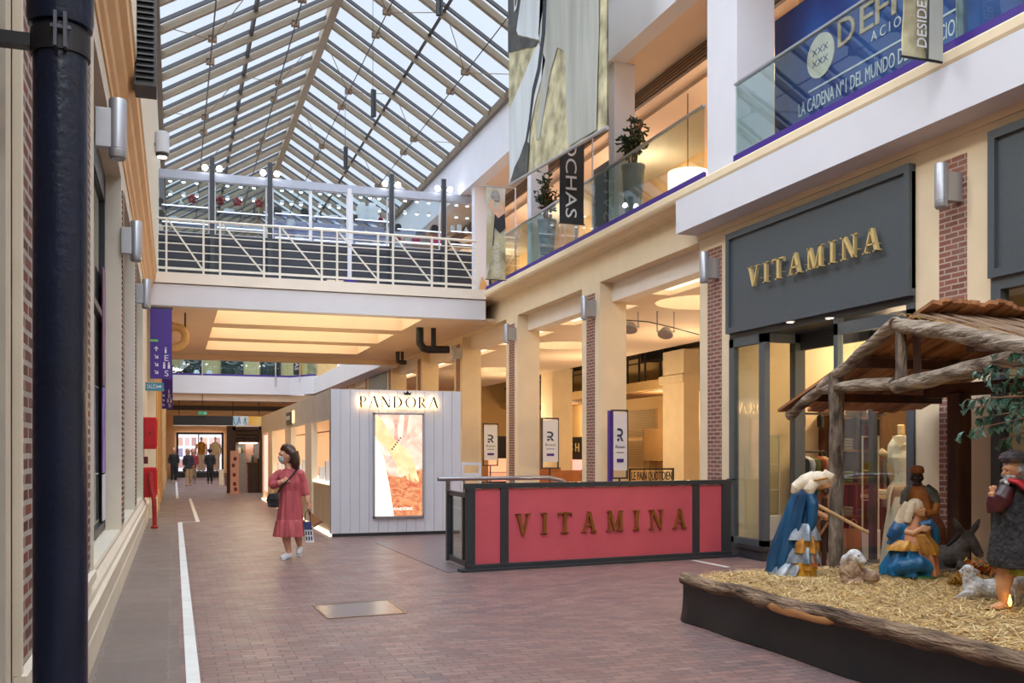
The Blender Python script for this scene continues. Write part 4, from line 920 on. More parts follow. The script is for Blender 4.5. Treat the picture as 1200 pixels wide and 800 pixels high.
# big banner: hung along the atrium, seen edge to edge between two picture columns
BXc = 6.2
bl_ = onX(596.5, BXc, 216); br2 = onX(711.5, BXc, 148)
zb0, zb1, ztop = bl_.z, br2.z, 9.95
t = thing('hanging_banner', 'huge fabric banner with a draped grey dress hanging beside the gallery', 'banner', (BXc, (bl_.y + br2.y) / 2, min(zb0, zb1)))
ya, yb = bl_.y, br2.y
def bp(u, v, e=0.):   # u along the image (0 left), v from the bottom edge up
    return V((BXc - e, ya + (yb - ya) * u, zb0 + (zb1 - zb0) * u + v))
g = MB(); nx, nz = 24, 16; Hh_ = ztop - min(zb0, zb1)
vs = []; fs = []
for e in (0., -.02):
    for i in range(nx + 1):
        for j in range(nz + 1):
            u = i / nx; z = j / nz * (ztop - (zb0 + (zb1 - zb0) * u)); vs.append(bp(u, z, e + .008 * math.sin(u * 19) * (1 - j / nz)))
S_ = (nx + 1) * (nz + 1)
for q in range(2):
    for i in range(nx):
        for j in range(nz): a = q * S_ + i * (nz + 1) + j; fs.append((a, a + nz + 1, a + nz + 2, a + 1))
g.add(vs, fs); g.build('fabric', B_sand, t, smooth=True)
# printed picture: polygons lying on the cloth, given in photo pixels and mapped onto the cloth's plane
def prn(pts, m_, lay, name='print_shape', P=None, X=BXc, par=None):
    g = MB(); pl = [onX(a, X, b) for a, b in pts]; e = .010 + .0022 * lay
    g.hexa([p - V((e, 0, 0)) for p in pl], [p - V((e + .0012, 0, 0)) for p in pl]); g.build(name, m_, par or t)
prn([(596, -6), (612, -6), (610, 20), (607, 42), (632, 48), (634, 54), (618, 56), (596, 62)], B_drk, 1, 'print_shadow')
prn([(612, -6), (640, -6), (634, 30), (633, 47), (608, 41), (606, 36)], B_pale, 2, 'print_fold')
prn([(662, -6), (703, -6), (703, 40), (701, 100), (700, 152), (667, 172), (665, 140), (664, 98)], B_cloth, 3, 'print_dress')
prn([(634, -6), (664, -6), (663, 60), (654, 56), (646, 84), (640, 120), (633, 163), (629, 163), (634, 112), (637, 66), (632, 40)], B_cloth, 2, 'print_dress')
prn([(632, 50), (640, 70), (636, 90), (628, 120), (622, 150), (620, 176), (610, 206), (598, 214), (597, 130), (612, 96), (624, 66)], B_pale, 2, 'print_fold')
prn([(638, -6), (642, -6), (640, 40), (634, 84), (627, 112), (622, 150), (619, 166), (617, 165), (621, 140), (625, 104), (631, 80), (636, 40)], B_blk, 5, 'print_strap')
prn([(617, 164), (621, 168), (619, 202), (599, 213), (604, 196), (610, 184)], B_drk, 4, 'print_hem')
g = MB(); put_text(g, 'D', onX(602.5, BXc - .03, 14), (0, -1, 0), (0, 0, 1), .22, .55, .003); g.build('print_letter', M_white, t)
MB().tube([bp(0, -.02, 0), bp(1, -.02, 0)], .03, 10).build('bottom_pole', M_alu, t, smooth=True)
for u in (.1, .9): MB().tube([bp(u, ztop - zb0 - (zb1 - zb0) * u), V((BXc, ya + (yb - ya) * u, 10.25))], .008, 6).build('wire', M_dgrey, t)
# hanging poles of the small banners
def small_banner(name, label, px0, px1, py0, py1, X, mt, group, ztop=None):
    k = ((px0 + px1) / 2); p = onX(k, X, py1); Y = p.y; a, b = onY(px0, Y, py1), onY(px1, Y, py1); z1 = ztop or onY(k, Y, py0).z
    t = thing(name, label, 'banner', (p.x, Y, p.z), group)
    nn = 10; g = MB(); vs = []; fs = []
    for e in (-.008, .008):
        for j in range(nn + 1):
            z = a.z + (z1 - a.z) * j / nn; off = .012 * math.sin(j * .9)
            for x in (a.x, b.x): vs.append((x, Y + e + off, z))
    for j in range(nn):
        for q in range(2): o = q * 2 * (nn + 1) + j * 2; fs.append((o, o + 1, o + 3, o + 2))
        for s in (0, 1): o = j * 2 + s; fs.append((o, o + 2, o + 2 + 2 * (nn + 1), o + 2 * (nn + 1)))
    g.add(vs, fs); g.build('fabric', mt, t, smooth=True)
    MB().tube([(a.x - .03, Y, z1), (b.x + .03, Y, z1)], .016, 8).build('top_pole', M_alu, t, smooth=True)
    MB().tube([(a.x - .02, Y, a.z), (b.x + .02, Y, a.z)], .013, 8).build('bottom_pole', M_black, t, smooth=True)
    MB().tube([(b.x, Y, z1), (7.37, Y, z1)], .014, 8).build('wall_arm', M_alu, t, smooth=True)
    MB().tube([(7.37, Y, 5.49), (7.37, Y, z1 + .03)], .016, 8).build('pole', M_alu, t, smooth=True)
    return t, a, b, z1, Y
t1, a, b, z1, Y = small_banner('shop_banner', 'black vertical banner lettered ROCHAS hanging below the huge banner', 656, 684, 120, 261, 6.95, mat('banner_black', (36, 36, 42), .6), 'small banners on the gallery railing')
g = MB(); put_text(g, 'ROCHAS', (a.x + .105, Y - .025, z1 - .43), (0, 0, -1), (1, 0, 0), (z1 - a.z) * .86 - .22, .22, .004); g.build('lettering', M_white, t1)
M_prn = mat('print_skin_tone', (214, 176, 150), .7, var=.15, vs=6); M_hair = mat('print_hair_grey', (168, 164, 160), .7, var=.4, vs=12)
t1, a, b, z1, Y = small_banner('shop_banner', 'narrow banner with a woman in black and DESIDERATA at the bridge end', 570, 592, 219, 327, 6.9, mat('print_sky_sand', (206, 206, 200), .75, vs=2, c2=(178, 168, 132)), 'small banners on the gallery railing')
def sp(pts, m_, lay, nm):
    g = MB(); w_, h_ = b.x - a.x, z1 - a.z; y = Y - .03 - .002 * lay; P_ = [(a.x + u * w_, a.z + v * h_) for u, v in pts]; g.hexa([(x, y, z) for x, z in P_], [(x, y - .0012, z) for x, z in P_]); g.build(nm, m_, t1)
sp([(.05, .80), (.25, .84), (.4, .88), (.35, .78), (.5, .74), (.75, .86), (.95, .76), (1, .6), (.7, .6), (.45, .66), (.3, .72)], M_prn, 1, 'print_body'); sp(smooth_path([(.2, .9), (.35, .97), (.6, .95), (.7, .88), (.6, .84), (.45, .86), (.3, .86)], 3), M_hair, 2, 'print_hair')
sp([(.45, .7), (.6, .66), (.95, .72), (1, .56), (.7, .5), (.4, .56)], B_blk, 2, 'print_dress'); sp([(.3, .36), (.42, .7), (.46, .7), (.36, .36)], B_blk, 2, 'print_strap'); sp([(0, 0), (1, 0), (1, .45), (.6, .5), (.3, .4), (.1, .1)], B_sand, 1, 'print_rock')
g = MB(); put_text(g, 'DESIDERATA', (a.x + .30, Y - .036, a.z + .06), (0, 0, 1), (-1, 0, 0), (z1 - a.z) * .38, .12, .003); g.xform(Matrix.Translation((.0, 0, 0))); g.build('lettering', M_white, t1)
t1, a, b, z1, Y = small_banner('shop_banner', 'narrow sand coloured DESIDERATA banner hanging before the blue shop front', 1058, 1102, -40, 66, 6.93, B_sand, 'small banners on the gallery railing')
sp([(.55, 0), (.8, 0), (.78, .9), (.62, .9)], B_drk, 1, 'print_shadow'); sp([(.62, 0), (1, 0), (1, 1), (.66, 1)], B_cloth, 2, 'print_dress')
g = MB(); put_text(g, 'DESIDERATA', (a.x + .25, Y - .04, a.z + .1), (0, 0, 1), (-1, 0, 0), .82, .115, .003); g.build('lettering', M_white, t1)
# ================================================================ blue shop front of the gallery
M_blue = mat('royal_blue_board', (22, 48, 124), .4, var=.2, vs=1.2, c2=(30, 84, 160))
XB_ = 8.47; p0 = onX(908, XB_, 25)
t = thing('shop_board', 'big royal blue shop board with a white dot logo behind the glass railing', 'sign', (XB_, 8, 5.48))
MB().box(XB_, XB_ + .1, 3.2, p0.y, 5.48, p0.z).build('board', M_blue, t)
M_beige = mat('beige_letter', (206, 180, 150), .5)
def on_b(px, py): return onX(px, XB_ - .006, py)
a = on_b(936, 138); c = on_b(1068, 67)
g = MB(); put_text(g, 'LA CADENA N°1 DEL MUNDO DE DEPILACION', a, (0, -1, 0), (0, 0, 1), (a.y - on_b(1128, 33).y) * 1.0, .2, .006); g.build('slogan', M_white, t)
a = on_b(948, 108); c = on_b(1128, 7); g = MB(); g.box(XB_ - .012, XB_, c.y, a.y, a.z - .012, a.z + .012); g.build('line', M_white, t)
a = on_b(982, 57); zt_ = on_b(982, 28).z
for ch, px in (('D', 983), ('E', 1009), ('F', 1027), ('I', 1046), ('N', 1062)):
    q = on_b(px, 57); w_ = {'D': .34, 'E': .26, 'F': .24, 'I': .07, 'N': .34}[ch]
    g = MB(); put_text(g, ch, (q.x, q.y, a.z), (0, -1, 0), (0, 0, 1), w_, zt_ - a.z + .02, .02); g.build('letter', M_beige, t)
a = on_b(1021, 48); g = MB(); put_text(g, 'A C I O N', (a.x, a.y, a.z - .02), (0, -1, 0), (0, 0, 1), .72, .13, .006); g.build('small_lettering', M_white, t)
q = on_b(962, 65); g = MB(); g.lathe([(.30, 0), (.30, .012)], q, 36, axis=(-1, 0, 0)); lg = g.build('round_logo', mat('logo_cream', (232, 222, 206), .5), t)
g = MB()
for i in range(3):
    for j in range(2):
        o = q + V((-.014, -.12 + .12 * i - .0, -.08 + .16 * j)); s_ = .045
        if i == 0 and j == 0: pass
        for sg in (-1, 1): g.bar(o + V((0, s_, s_ * sg)), o + V((0, -s_, -s_ * sg)), .012, .004, (1, 0, 0))
g.build('logo_crosses', M_blue, lg)
# ================================================================ planters, lamp, door upstairs
M_planter = mat('grey_planter', (122, 128, 134), .5, var=.06); M_leafd = mat('dark_green_leaf', (58, 78, 50), .5, var=.4, vs=12)
def leaf(g, p, d, l, w, up=V((0, 0, 1)), m=None):
    d = d.normalized(); s = d.cross(up); s = s.normalized() if s.length > .05 else V((1, 0, 0)); n = s.cross(d).normalized()
    a = p; q1 = p + d * l * .35 + s * w + n * .1 * w; q2 = p + d * l * .35 - s * w + n * .1 * w; q3 = p + d * l * .75 + s * w * .7 - n * .02; q4 = p + d * l * .75 - s * w * .7 - n * .02; e = p + d * l - n * l * .12; mid1 = p + d * l * .35 - n * .15 * w; mid2 = p + d * l * .75 - n * .05 - n * .15 * w
    g.add([a, q1, q2, mid1, q3, q4, mid2, e], [(0, 1, 3), (0, 3, 2), (1, 4, 6, 3), (3, 6, 5, 2), (4, 7, 6), (6, 7, 5)], m)
def planter(px, X, pyb, label, h=1.05, w=.21, seed=1):
    p = onX(px, X); R_ = random.Random(seed); b = V((p.x, p.y, 5.48))
    t = thing('potted_plant', label, 'plant', b, 'tall planters on the gallery')
    MB().lathe([(w * .62, 0), (w, h - .06), (w * 1.05, h - .05), (w * 1.05, h), (w * .9, h), (w * .88, h - .05)], b, 4 if False else 24).build('planter', M_planter, t, smooth=True)
    g = MB(); st = MB()
    for k in range(11):
        a = R_.uniform(0, 6.28); top = b + V((math.cos(a) * R_.uniform(.06, .24), math.sin(a) * R_.uniform(.06, .24) - .04, h + R_.uniform(.35, 1.0)))
        base_ = b + V((math.cos(a) * .05, math.sin(a) * .05, h - .06)); st.tube([base_, base_.lerp(top, .5) + V((0, 0, .08)), top], .009, 6)
        for q in range(14):
            u = R_.uniform(.35, 1.0); pp_ = base_.lerp(top, u) + V((0, 0, .08 * (1 - abs(2 * u - 1)))); d = V((R_.uniform(-1, 1), R_.uniform(-1, 1), R_.uniform(-.3, .8))); leaf(g, pp_, d, R_.uniform(.13, .22), .035)
    st.build('stems', M_wood, t); g.build('foliage', M_leafd, t)
planter(742, 7.6, 0, 'bushy plant in a tall grey planter behind the lettered glass, beside the white column', 1.02, .2, 3)
planter(641, 7.6, 0, 'bushy plant in a tall grey planter behind the black hanging banner', 1.0, .2, 5)
p = onX(806, 9.3, 214); t = thing('drum_lamp', 'white glowing drum lamp shade hanging in the gallery shop', 'pendant lamp', p)
MB().lathe([(.36, -.2), (.38, -.2), (.38, .2), (.36, .2)], p, 32).build('lamp_shade', lamp('drum_glow', (255, 240, 214), 1.6), t, smooth=True); MB().tube([p + V((0, 0, .15)), V((p.x, p.y, 8.36))], .01, 6).build('cord', M_black, t); MB().bar(p + V((-.37, 0, .15)), p + V((.37, 0, .15)), .012).build('spider', M_alu, t)
a = onX(697, 8.6, 230)
tag(MB().box(8.6, 8.68, a.y - .75, a.y + .15, 5.48, 7.6).box(8.58, 8.6, a.y - .7, a.y + .1, 5.6, 7.5).build('shop_door_panel', mat('dark_panel', (58, 56, 62), .4)), 'dark panel standing behind the gallery railing next to the black banner', 'panel')
# ceiling spots of the gallery soffit
for k, (px, py) in enumerate(((732, 97), (873, 2))):
    q = onZ(px, py, 8.425); t = thing('gallery_downlight', ['recessed warm downlight above the slim white gallery column', 'recessed warm downlight above the big white gallery pier'][k], 'ceiling lamp', q, 'gallery soffit downlights')
    MB().lathe([(.06, -.01), (.07, 0)], q, 20).build('trim_ring', M_white, t); MB().lathe([(.045, -.013), (.045, -.008)], q, 20).build('lens', L_spot, t)
# ================================================================ nativity platform
PX0, PX1, PY0, PY1 = 4.27, 7.25, 1.6, 7.74
M_blackcloth = mat('black_skirt_cloth', (30, 30, 34), .38, var=.25, vs=2, bump=.4, bs=3)
t = thing('nativity_platform', 'low platform skirted in black cloth and covered with straw', 'platform', (5.7, 5, 0))
g = MB(); n = 90; per = []
for a, b in (((PX0, PY0), (PX0, PY1)), ((PX0, PY1), (PX1, PY1 + .12)), ((PX1, PY1 + .12), (PX1, PY0))):
    for k in range(n): per.append((a[0] + (b[0] - a[0]) * k / n, a[1] + (b[1] - a[1]) * k / n))
vs = []; fs = []; rows = 9
for j in range(rows + 1):
    z = .37 * j / rows
    for i, (x, y) in enumerate(per):
        q = mnoise.noise(V((x * 1.6, y * 1.6, z * 3))) * .02 * (1 - j / rows) + (.045 * (1 - j / rows) ** 3) + .012 * math.sin(y * 5.1 + x * 4) * (1 - j / rows)
        nx_ = -1 if i < n else (1 if i >= 2 * n else 0); ny_ = 1 if n <= i < 2 * n else 0
        vs.append((x + nx_ * q, y + ny_ * q, max(.002, z + (.01 * math.sin(y * 7) if j == 0 else 0))))
m_ = len(per)
for j in range(rows):
    for i in range(m_ - 1): fs.append((j * m_ + i, j * m_ + i + 1, (j + 1) * m_ + i + 1, (j + 1) * m_ + i))
g.add(vs, fs); g.build('cloth_skirt', M_blackcloth, t, smooth=True)
MB().hexa([(PX0 + .02, PY0, .0), (PX1 - .02, PY0, .0), (PX1 - .02, PY1 + .1, .0), (PX0 + .02, PY1 - .02, .0)], [(PX0 + .02, PY0, .37), (PX1 - .02, PY0, .37), (PX1 - .02, PY1 + .1, .37), (PX0 + .02, PY1 - .02, .37)]).build('deck', M_black, t)
def straw_z(x, y):
    e = min((x - PX0) / .5, (PX1 - x) / .3 + .3, (PY1 + .05 - y) / .35 + .1, 1.0); e = max(0, e)
    return .385 + .055 * min(1, e) + .028 * mnoise.noise(V((x * 2.3, y * 2.3, 1))) * e
g = MB(); nx, ny = 60, 110; vs = []; fs = []
for i in range(nx + 1):
    for j in range(ny + 1):
        x = PX0 + .03 + (PX1 - PX0 - .06) * i / nx; y = PY0 + (PY1 + .04 * i / nx * 2 - PY0) * j / ny; vs.append((x, y, straw_z(x, y) + .008 * mnoise.noise(V((x * 14, y * 14, 4)))))
for i in range(nx):
    for j in range(ny): a = i * (ny + 1) + j; fs.append((a, a + ny + 1, a + ny + 2, a + 1))
g.add(vs, fs)
M_straw = mat('straw_bed', (214, 184, 128), .8, vs=30, c2=(158, 122, 74), bump=1., bs=120, detail=8.)
bed = g.build('straw_bed', M_straw, t, smooth=True)
R_ = random.Random(11); M_st = [mat('straw_light', (244, 218, 158), .6), mat('straw_gold', (220, 176, 104), .6), mat('straw_dark', (140, 100, 58), .6)]
g = MB()
for k in range(17000):
    x = PX0 - .02 + (PX1 - PX0) * R_.random(); y = 3.4 + (PY1 - 3.4) * R_.random(); z = straw_z(x, y) + R_.uniform(-.004, .022)
    a = R_.uniform(0, 6.283); l = R_.uniform(.04, .15); d = V((math.cos(a), math.sin(a), R_.uniform(-.22, .22))) * (l / 2); w = V((-math.sin(a), math.cos(a), 0)) * R_.uniform(.0016, .0036)
    p = V((x, y, z)); b = V((0, 0, R_.uniform(0, .012))); m = 0 if R_.random() < .42 else (1 if R_.random() < .65 else 2)
    g.add([p - d - w, p - d + w, p + w + b, p + d + w, p + d - w, p - w + b], [(0, 1, 2, 5), (5, 2, 3, 4)], m)
o = g.build('loose_straw', M_st); tag(o, 'loose golden straw strewn over the nativity platform', 'straw', kind='stuff')
# bark-covered edge logs
M_bark = mat('grey_brown_bark', (156, 130, 104), .9, vs=16, c2=(66, 48, 38), bump=1., bs=34, stretch=(1, .16, 1), bd=.07, detail=9.)
M_barkx = mat('grey_bark_post', (160, 144, 126), .9, vs=18, c2=(74, 60, 50), bump=1., bs=36, stretch=(1, 1, .25), bd=.07, detail=9.)
M_raw = mat('peeled_wood', (204, 152, 96), .7, vs=8, c2=(166, 112, 66), stretch=(1, .2, 1), bump=.4, bs=20)
def log(pts, r, label, name='edge_log', raw=False):
    c = sum((V(p) for p in pts), V()) / len(pts); t = thing(name, label, 'log', (c.x, c.y, c.z - .05), 'bark logs along the platform edge')
    q = []; rr = []
    for i in range(len(pts) - 1):
        for k in range(10):
            u = k / 10; p = V(pts[i]).lerp(V(pts[i + 1]), u); p += V((mnoise.noise(p * 3) * .02, 0, mnoise.noise(p * 3 + V((5, 0, 0))) * .014)); q.append(p); rr.append(r * (1 + .14 * mnoise.noise(p * 6)))
    q.append(V(pts[-1])); rr.append(r * .95)
    b = MB().tube(q, rr, 18, wob=.14).build('bark', M_bark, t, smooth=True)
    e = MB()
    for a, b2, rad in ((q[0], q[1], rr[0]), (q[-1], q[-2], rr[-1])):
        d = (a - b2).normalized(); e.tube([a - d * .01, a + d * .004], rad * .86, 14)
    e.build('cut_end', M_raw, t)
    if raw:
        i0 = 2; s = [p + V((-r * .62, 0, -r * .42)) for p in q[i0:i0 + 12]]; MB().tube(s, [.01] + [r * .5] * 10 + [.01], 8, sq=1.2).build('peeled_patch', M_raw, t, smooth=True)
log([(PX0 + .0, PY1 - .02, .375), (PX0 + .01, 7.1, .37), (PX0 + .0, 6.46, .375)], .055, 'dark bark log at the far corner of the straw platform edge')
log([(PX0 - .01, 6.5, .365), (PX0 - .01, 5.8, .37), (PX0 - .0, 5.0, .38)], .06, 'bark log with a peeled pale patch in the middle of the platform edge', raw=True)
log([(PX0, 5.03, .375), (PX0 - .01, 4.3, .375), (PX0, 3.2, .38)], .062, 'thick bark log on the platform edge below the shepherd figure')
# ================================================================ stable hut
def hz(x, y, dz=0): return V((x, y, straw_z(x, y) + dz))
GX = lambda y: 5.74 + (y - 7.54) * .194
t = thing('stable_hut', 'rustic wooden stable with plank roof on bark posts over the nativity figures', 'hut', (6.3, 6.5, .4))
zt_ = 2.06
M_plank = mat('reddish_roof_plank', (200, 142, 96), .75, vs=5, c2=(128, 80, 50), stretch=(2, .25, 1), bump=.5, bs=24, detail=8.)
M_dkw = mat('dark_brown_beam', (92, 54, 36), .7, vs=5, c2=(60, 34, 24), stretch=(1, 1, .2), bump=.3, bs=20)
M_log = mat('weathered_grey_log', (186, 170, 150), .9, vs=16, c2=(98, 80, 64), bump=1., bs=34, stretch=(1, .18, 1), bd=.06, detail=9.)
def rough(g, pts, r, n=14): 
    q = []; rr = []
    for i in range(len(pts) - 1):
        for k in range(8):
            p = V(pts[i]).lerp(V(pts[i + 1]), k / 8); p += V((mnoise.noise(p * 2.6), mnoise.noise(p * 2.6 + V((9, 0, 0))), mnoise.noise(p * 2.6 + V((0, 9, 0))))) * .018; q.append(p); rr.append(r * (1 + .12 * mnoise.noise(p * 7)))
    q.append(V(pts[-1])); rr.append(r * .95); g.tube(q, rr, n, wob=.16); return g
pA = V((GX(7.54), 7.54, .40)); rough(MB(), [pA, pA + V((0, .01, .9)), V((GX(7.54), 7.54, 2.22))], .066).build('front_post', M_barkx, t, smooth=True)
pB = V((GX(4.9), 4.6, .40)); rough(MB(), [pB, V((pB.x, pB.y, 2.22))], .066).build('front_post', M_barkx, t, smooth=True)
MB().bar((7.06, 7.44, .38), (7.06, 7.44, 2.06), .16, .15, (1, 0, 0)).build('rear_post', M_dkw, t, bevel=.01)
MB().bar((7.06, 4.7, .38), (7.06, 4.7, 2.06), .16, .15, (1, 0, 0)).build('rear_post', M_dkw, t, bevel=.01)
MB().bar((7.1, 7.9, 2.09), (7.1, 4.3, 2.09), .1, .12).build('rear_beam', M_dkw, t)
zr, ze = 2.55, 1.86; yr = 6.5
rough(MB(), [V((GX(8.5) - .02, 8.5, ze)), V((GX(7.5), 7.5, ze + (zr - ze) * .5)), V((GX(yr), yr, zr))], .052).build('rafter_log', M_log, t, smooth=True)
rough(MB(), [V((GX(yr), yr - .02, zr - .03)), V((GX(5.7), 5.7, 2.36)), V((GX(4.3), 4.3, 2.04))], .062).build('rafter_log', M_log, t, smooth=True)
rough(MB(), [V((GX(7.75), 7.75, 2.08)), V((GX(6.55), 6.55, 2.06))], .05).build('tie_log', M_log, t, smooth=True)
rough(MB(), [V((GX(6.55) - .02, 6.5, 2.03)), V((GX(5.5), 5.5, 2.09)), V((GX(4.3), 4.3, 2.16))], .06).build('tie_log', M_log, t, smooth=True)
rough(MB(), [V((GX(6.45), 6.45, 2.0)), V((GX(6.45), 6.45, 2.54))], .045).build('king_post', M_barkx, t, smooth=True)
MB().bar((GX(6.4) + .12, 6.38, 2.06), (GX(6.4) + .06, 6.33, 2.48), .05, .08).build('brace_board', M_dkw, t)
XH = 7.36
rough(MB(), [V((GX(yr) - .04, yr, zr - .02)), V((XH, yr, zr - .02))], .05).build('ridge_pole', M_dkw, t, smooth=True)
def slope(yE, sgn):
    g = MB(); x = GX(8.0) - .12; k = 0; rs = random.Random(5 + sgn)
    while x < XH + .05:
        w = rs.uniform(.075, .105); o1 = rs.uniform(-.07, .07); o2 = rs.uniform(.0, .09); dz = rs.uniform(0, .018) + (k % 2) * .008
        xe = x + (.06 if sgn > 0 else -.2); d = V((0, sgn * (yE - yr) * 1.0, 0))
        a = V((x, yr - sgn * (.16 + o2) * (1 if sgn > 0 else -.0), zr + .055 + dz + (.055 + o2 * .34 if sgn > 0 else 0))); b = V((x + (.10 if sgn > 0 else -.3), yE + sgn * o1, ze + .055 + dz - o1 * .34))
        if sgn > 0 or x > 5.35: g.hexa([a, a + V((w, 0, rs.uniform(-.01, .01))), b + V((w, 0, 0)), b], [a + V((0, 0, .03)), a + V((w, 0, .026)), b + V((w, 0, .03)), b + V((0, 0, .026))])
        x += w * .93; k += 1
    return g
slope(8.52, 1).build('roof_planks', M_plank, t)
slope(4.3, -1).build('roof_planks', mat('grey_bark_plank', (168, 140, 112), .85, vs=9, c2=(110, 82, 60), stretch=(2, .2, 1), bump=.8, bs=28), t)
for y, z in ((8.02, ze + .165), (7.25, ze + .43)): MB().bar((GX(y) - .02, y, z), (XH, y, z), .07, .08).build('purlin', M_dkw, t)
for y, z in ((5.6, zr - .33),): MB().bar((GX(y) + .05, y, z + .03), (XH, y, z + .03), .07, .06).build('purlin', M_dkw, t)
# bits of dry grass on the roof edge
g = MB(); R_ = random.Random(4)
for k in range(260):
    y = R_.uniform(4.5, 6.6); p = V((GX(y) + R_.uniform(-.05, .1), y, 2.6 - (6.5 - y) * .24 + R_.uniform(.0, .03))); d = V((R_.uniform(-1, 1), R_.uniform(-1, 1), R_.uniform(-.5, .3))) * .05
    g.add([p, p + V((0, 0, .004)), p + d], [(0, 1, 2)])
g.build('dry_grass', M_st[1], t)['kind'] = 'stuff'
# ================================================================ painted figures
class Fr:
    "local frame at a foot point: x right, y away, z up, all in photo-pixel units at that depth"
    def __init__(s, px, py, z, turn=0.):
        s.p0 = onZ(px, py, z); s.px, s.py = px, py; d = s.p0.x * ST + s.p0.y * CT; s.m = d / FPX
        v = V((s.p0.x, s.p0.y, 0)).normalized(); s.b = v; s.r = V((v.y, -v.x, 0))
    def __call__(s, px, py, dep=0.): return s.p0 + s.r * ((px - s.px) * s.m) + V((0, 0, (s.py - py) * s.m)) + s.b * (dep * s.m)
    def rot(s): return Matrix((s.r, s.b, V((0, 0, 1)))).transposed()
    def ell(s, g, px, py, dep, r, n=14, tilt=0.):
        r = (r, r, r) if not isinstance(r, tuple) else r
        R = s.rot() @ Matrix.Rotation(math.radians(tilt), 3, 'Y'); return g.ell(s(px, py, dep), tuple(q * s.m for q in r), n, R)
    def tube(s, g, pts, rs, n=12, **kw): return g.tube([s(*p) for p in pts], [q * s.m for q in (rs if isinstance(rs, (list, tuple)) else [rs] * len(pts))], n, **kw)
    def robe(s, g, rings, folds=9, amp=.07, n=48, ph=0., a0=0., a1=360., th=0):
        "stack of ellipses (px, py, half width, half depth, depth offset); rippled like cloth"
        vs = []; fs = []; k = len(rings); full = a1 - a0 >= 359
        for i, (px, py, hw, hd, dp) in enumerate(rings):
            e = amp * (1 - .5 * i / max(1, k - 1))
            for j in range(n):
                t = math.radians(a0 + (a1 - a0) * j / (n if full else n - 1)); q = 1 + e * math.sin(folds * t + ph + .5 * i) + e * .5 * math.sin(folds * 1.7 * t + 1.3 + ph)
                vs.append(s(px + hw * math.cos(t) * q, py, dp + hd * math.sin(t) * q))
        for i in range(k - 1):
            for j in range(n if full else n - 1): fs.append((i * n + j, i * n + (j + 1) % n, (i + 1) * n + (j + 1) % n, (i + 1) * n + j))
        if full: fs += [tuple(range(n))[::-1], tuple(range((k - 1) * n, k * n))]
        return g.add(vs, fs)
    def hand(s, g, px, py, dep, ang, L=7., curl=.5, side=1):
        "palm, four unequal bent fingers and a thumb; ang = direction in the picture plane (degrees, 0 = right, 90 = up)"
        a = math.radians(ang); dx, dz = math.cos(a), math.sin(a); nx, nz = -dz, dx
        s.ell(g, px + dx * L * .25, py - dz * L * .25, dep, (L * .3, L * .14, L * .28), 10, -ang)
        for f, (o, l) in enumerate(((-.24, .42), (-.08, .5), (.08, .47), (.23, .36))):
            bx, bz = px + dx * L * .45 + nx * L * o, -(py) + dz * L * .45 + nz * L * o
            p = [(bx, -bz, dep), (bx + dx * L * l * .55, -(bz + dz * L * l * .55), dep - L * .06), (bx + dx * L * l * (1 - curl * .2), -(bz + dz * L * l * (1 - curl * .2)), dep + L * .25 * curl)]
            s.tube(g, p, [L * .085, L * .075, L * .055], 8)
        bx, bz = px + dx * L * .1 + nx * side * L * .22, -(py) + dz * L * .1 + nz * side * L * .22
        s.tube(g, [(bx, -bz, dep), (bx + dx * L * .22 + nx * side * L * .2, -(bz + dz * L * .22 + nz * side * L * .2), dep), (bx + dx * L * .45 + nx * side * L * .22, -(bz + dz * L * .45 + nz * side * L * .22), dep + L * .05)], [L * .1, L * .09, L * .06], 8)
    def head(s, g, px, py, dep, r, yaw=0., tilt=0.):
        "face looks to the right (yaw 0), towards the viewer (90) or left (180)"
        y = math.radians(yaw); fx, fd = math.cos(y), -math.sin(y); tl = math.radians(tilt); 
        def Q(f, u, w): return (px + (f * math.cos(tl) + u * math.sin(tl)) * fx - w * fd, py - (u * math.cos(tl) - f * math.sin(tl)), dep + (f * math.cos(tl) + u * math.sin(tl)) * fd + w * fx)
        s.ell(g, *Q(0, r * .15, 0), (r * .95, r * .9, r * 1.05)); s.ell(g, *Q(r * .22, -r * .4, 0), (r * .66, r * .62, r * .75))
        s.ell(g, *Q(r * .55, -r * .85, 0), (r * .3, r * .3, r * .24), 10)
        s.tube(g, [Q(r * .85, r * .2, 0), Q(r * 1.12, -r * .28, 0), Q(r * .85, -r * .36, 0)], [r * .1, r * .17, r * .1], 8)
        for w in (-1, 1):
            s.ell(g, *Q(-.05 * r, -r * .1, w * r * .88), (r * .18, r * .12, r * .26), 8); s.ell(g, *Q(r * .72, -r * .22, w * r * .4), (r * .2, r * .2, r * .16), 8)
        s.tube(g, [Q(r * .84, r * .3, -r * .5), Q(r * .98, r * .36, 0), Q(r * .84, r * .3, r * .5)], r * .11, 8)
        s.tube(g, [Q(r * .82, -r * .6, -r * .24), Q(r * .94, -r * .6, 0), Q(r * .82, -r * .6, r * .24)], r * .09, 8)
        return Q
    def eyes(s, Q, r, parent, mw, mb_):
        for w in (-1, 1):
            g = MB(); s.ell(g, *Q(r * .80, r * .06, w * r * .36), (r * .10, r * .10, r * .055), 8); g.build('eye', mb_, parent, smooth=True)
SKIN_ = mat('painted_skin', (214, 158, 116), .45, var=.12, vs=20); SKIN_D = mat('painted_dark_skin', (52, 36, 30), .4, var=.2, vs=20)
M_mblue = mat('mantle_blue', (16, 80, 118), .42, vs=7, c2=(10, 54, 88), stretch=(1, 1, .2), bump=.8, bs=16)
M_bblue = mat('robe_bright_blue', (14, 110, 158), .4, vs=7, c2=(10, 72, 118), stretch=(1, 1, .3), bump=.8, bs=16)
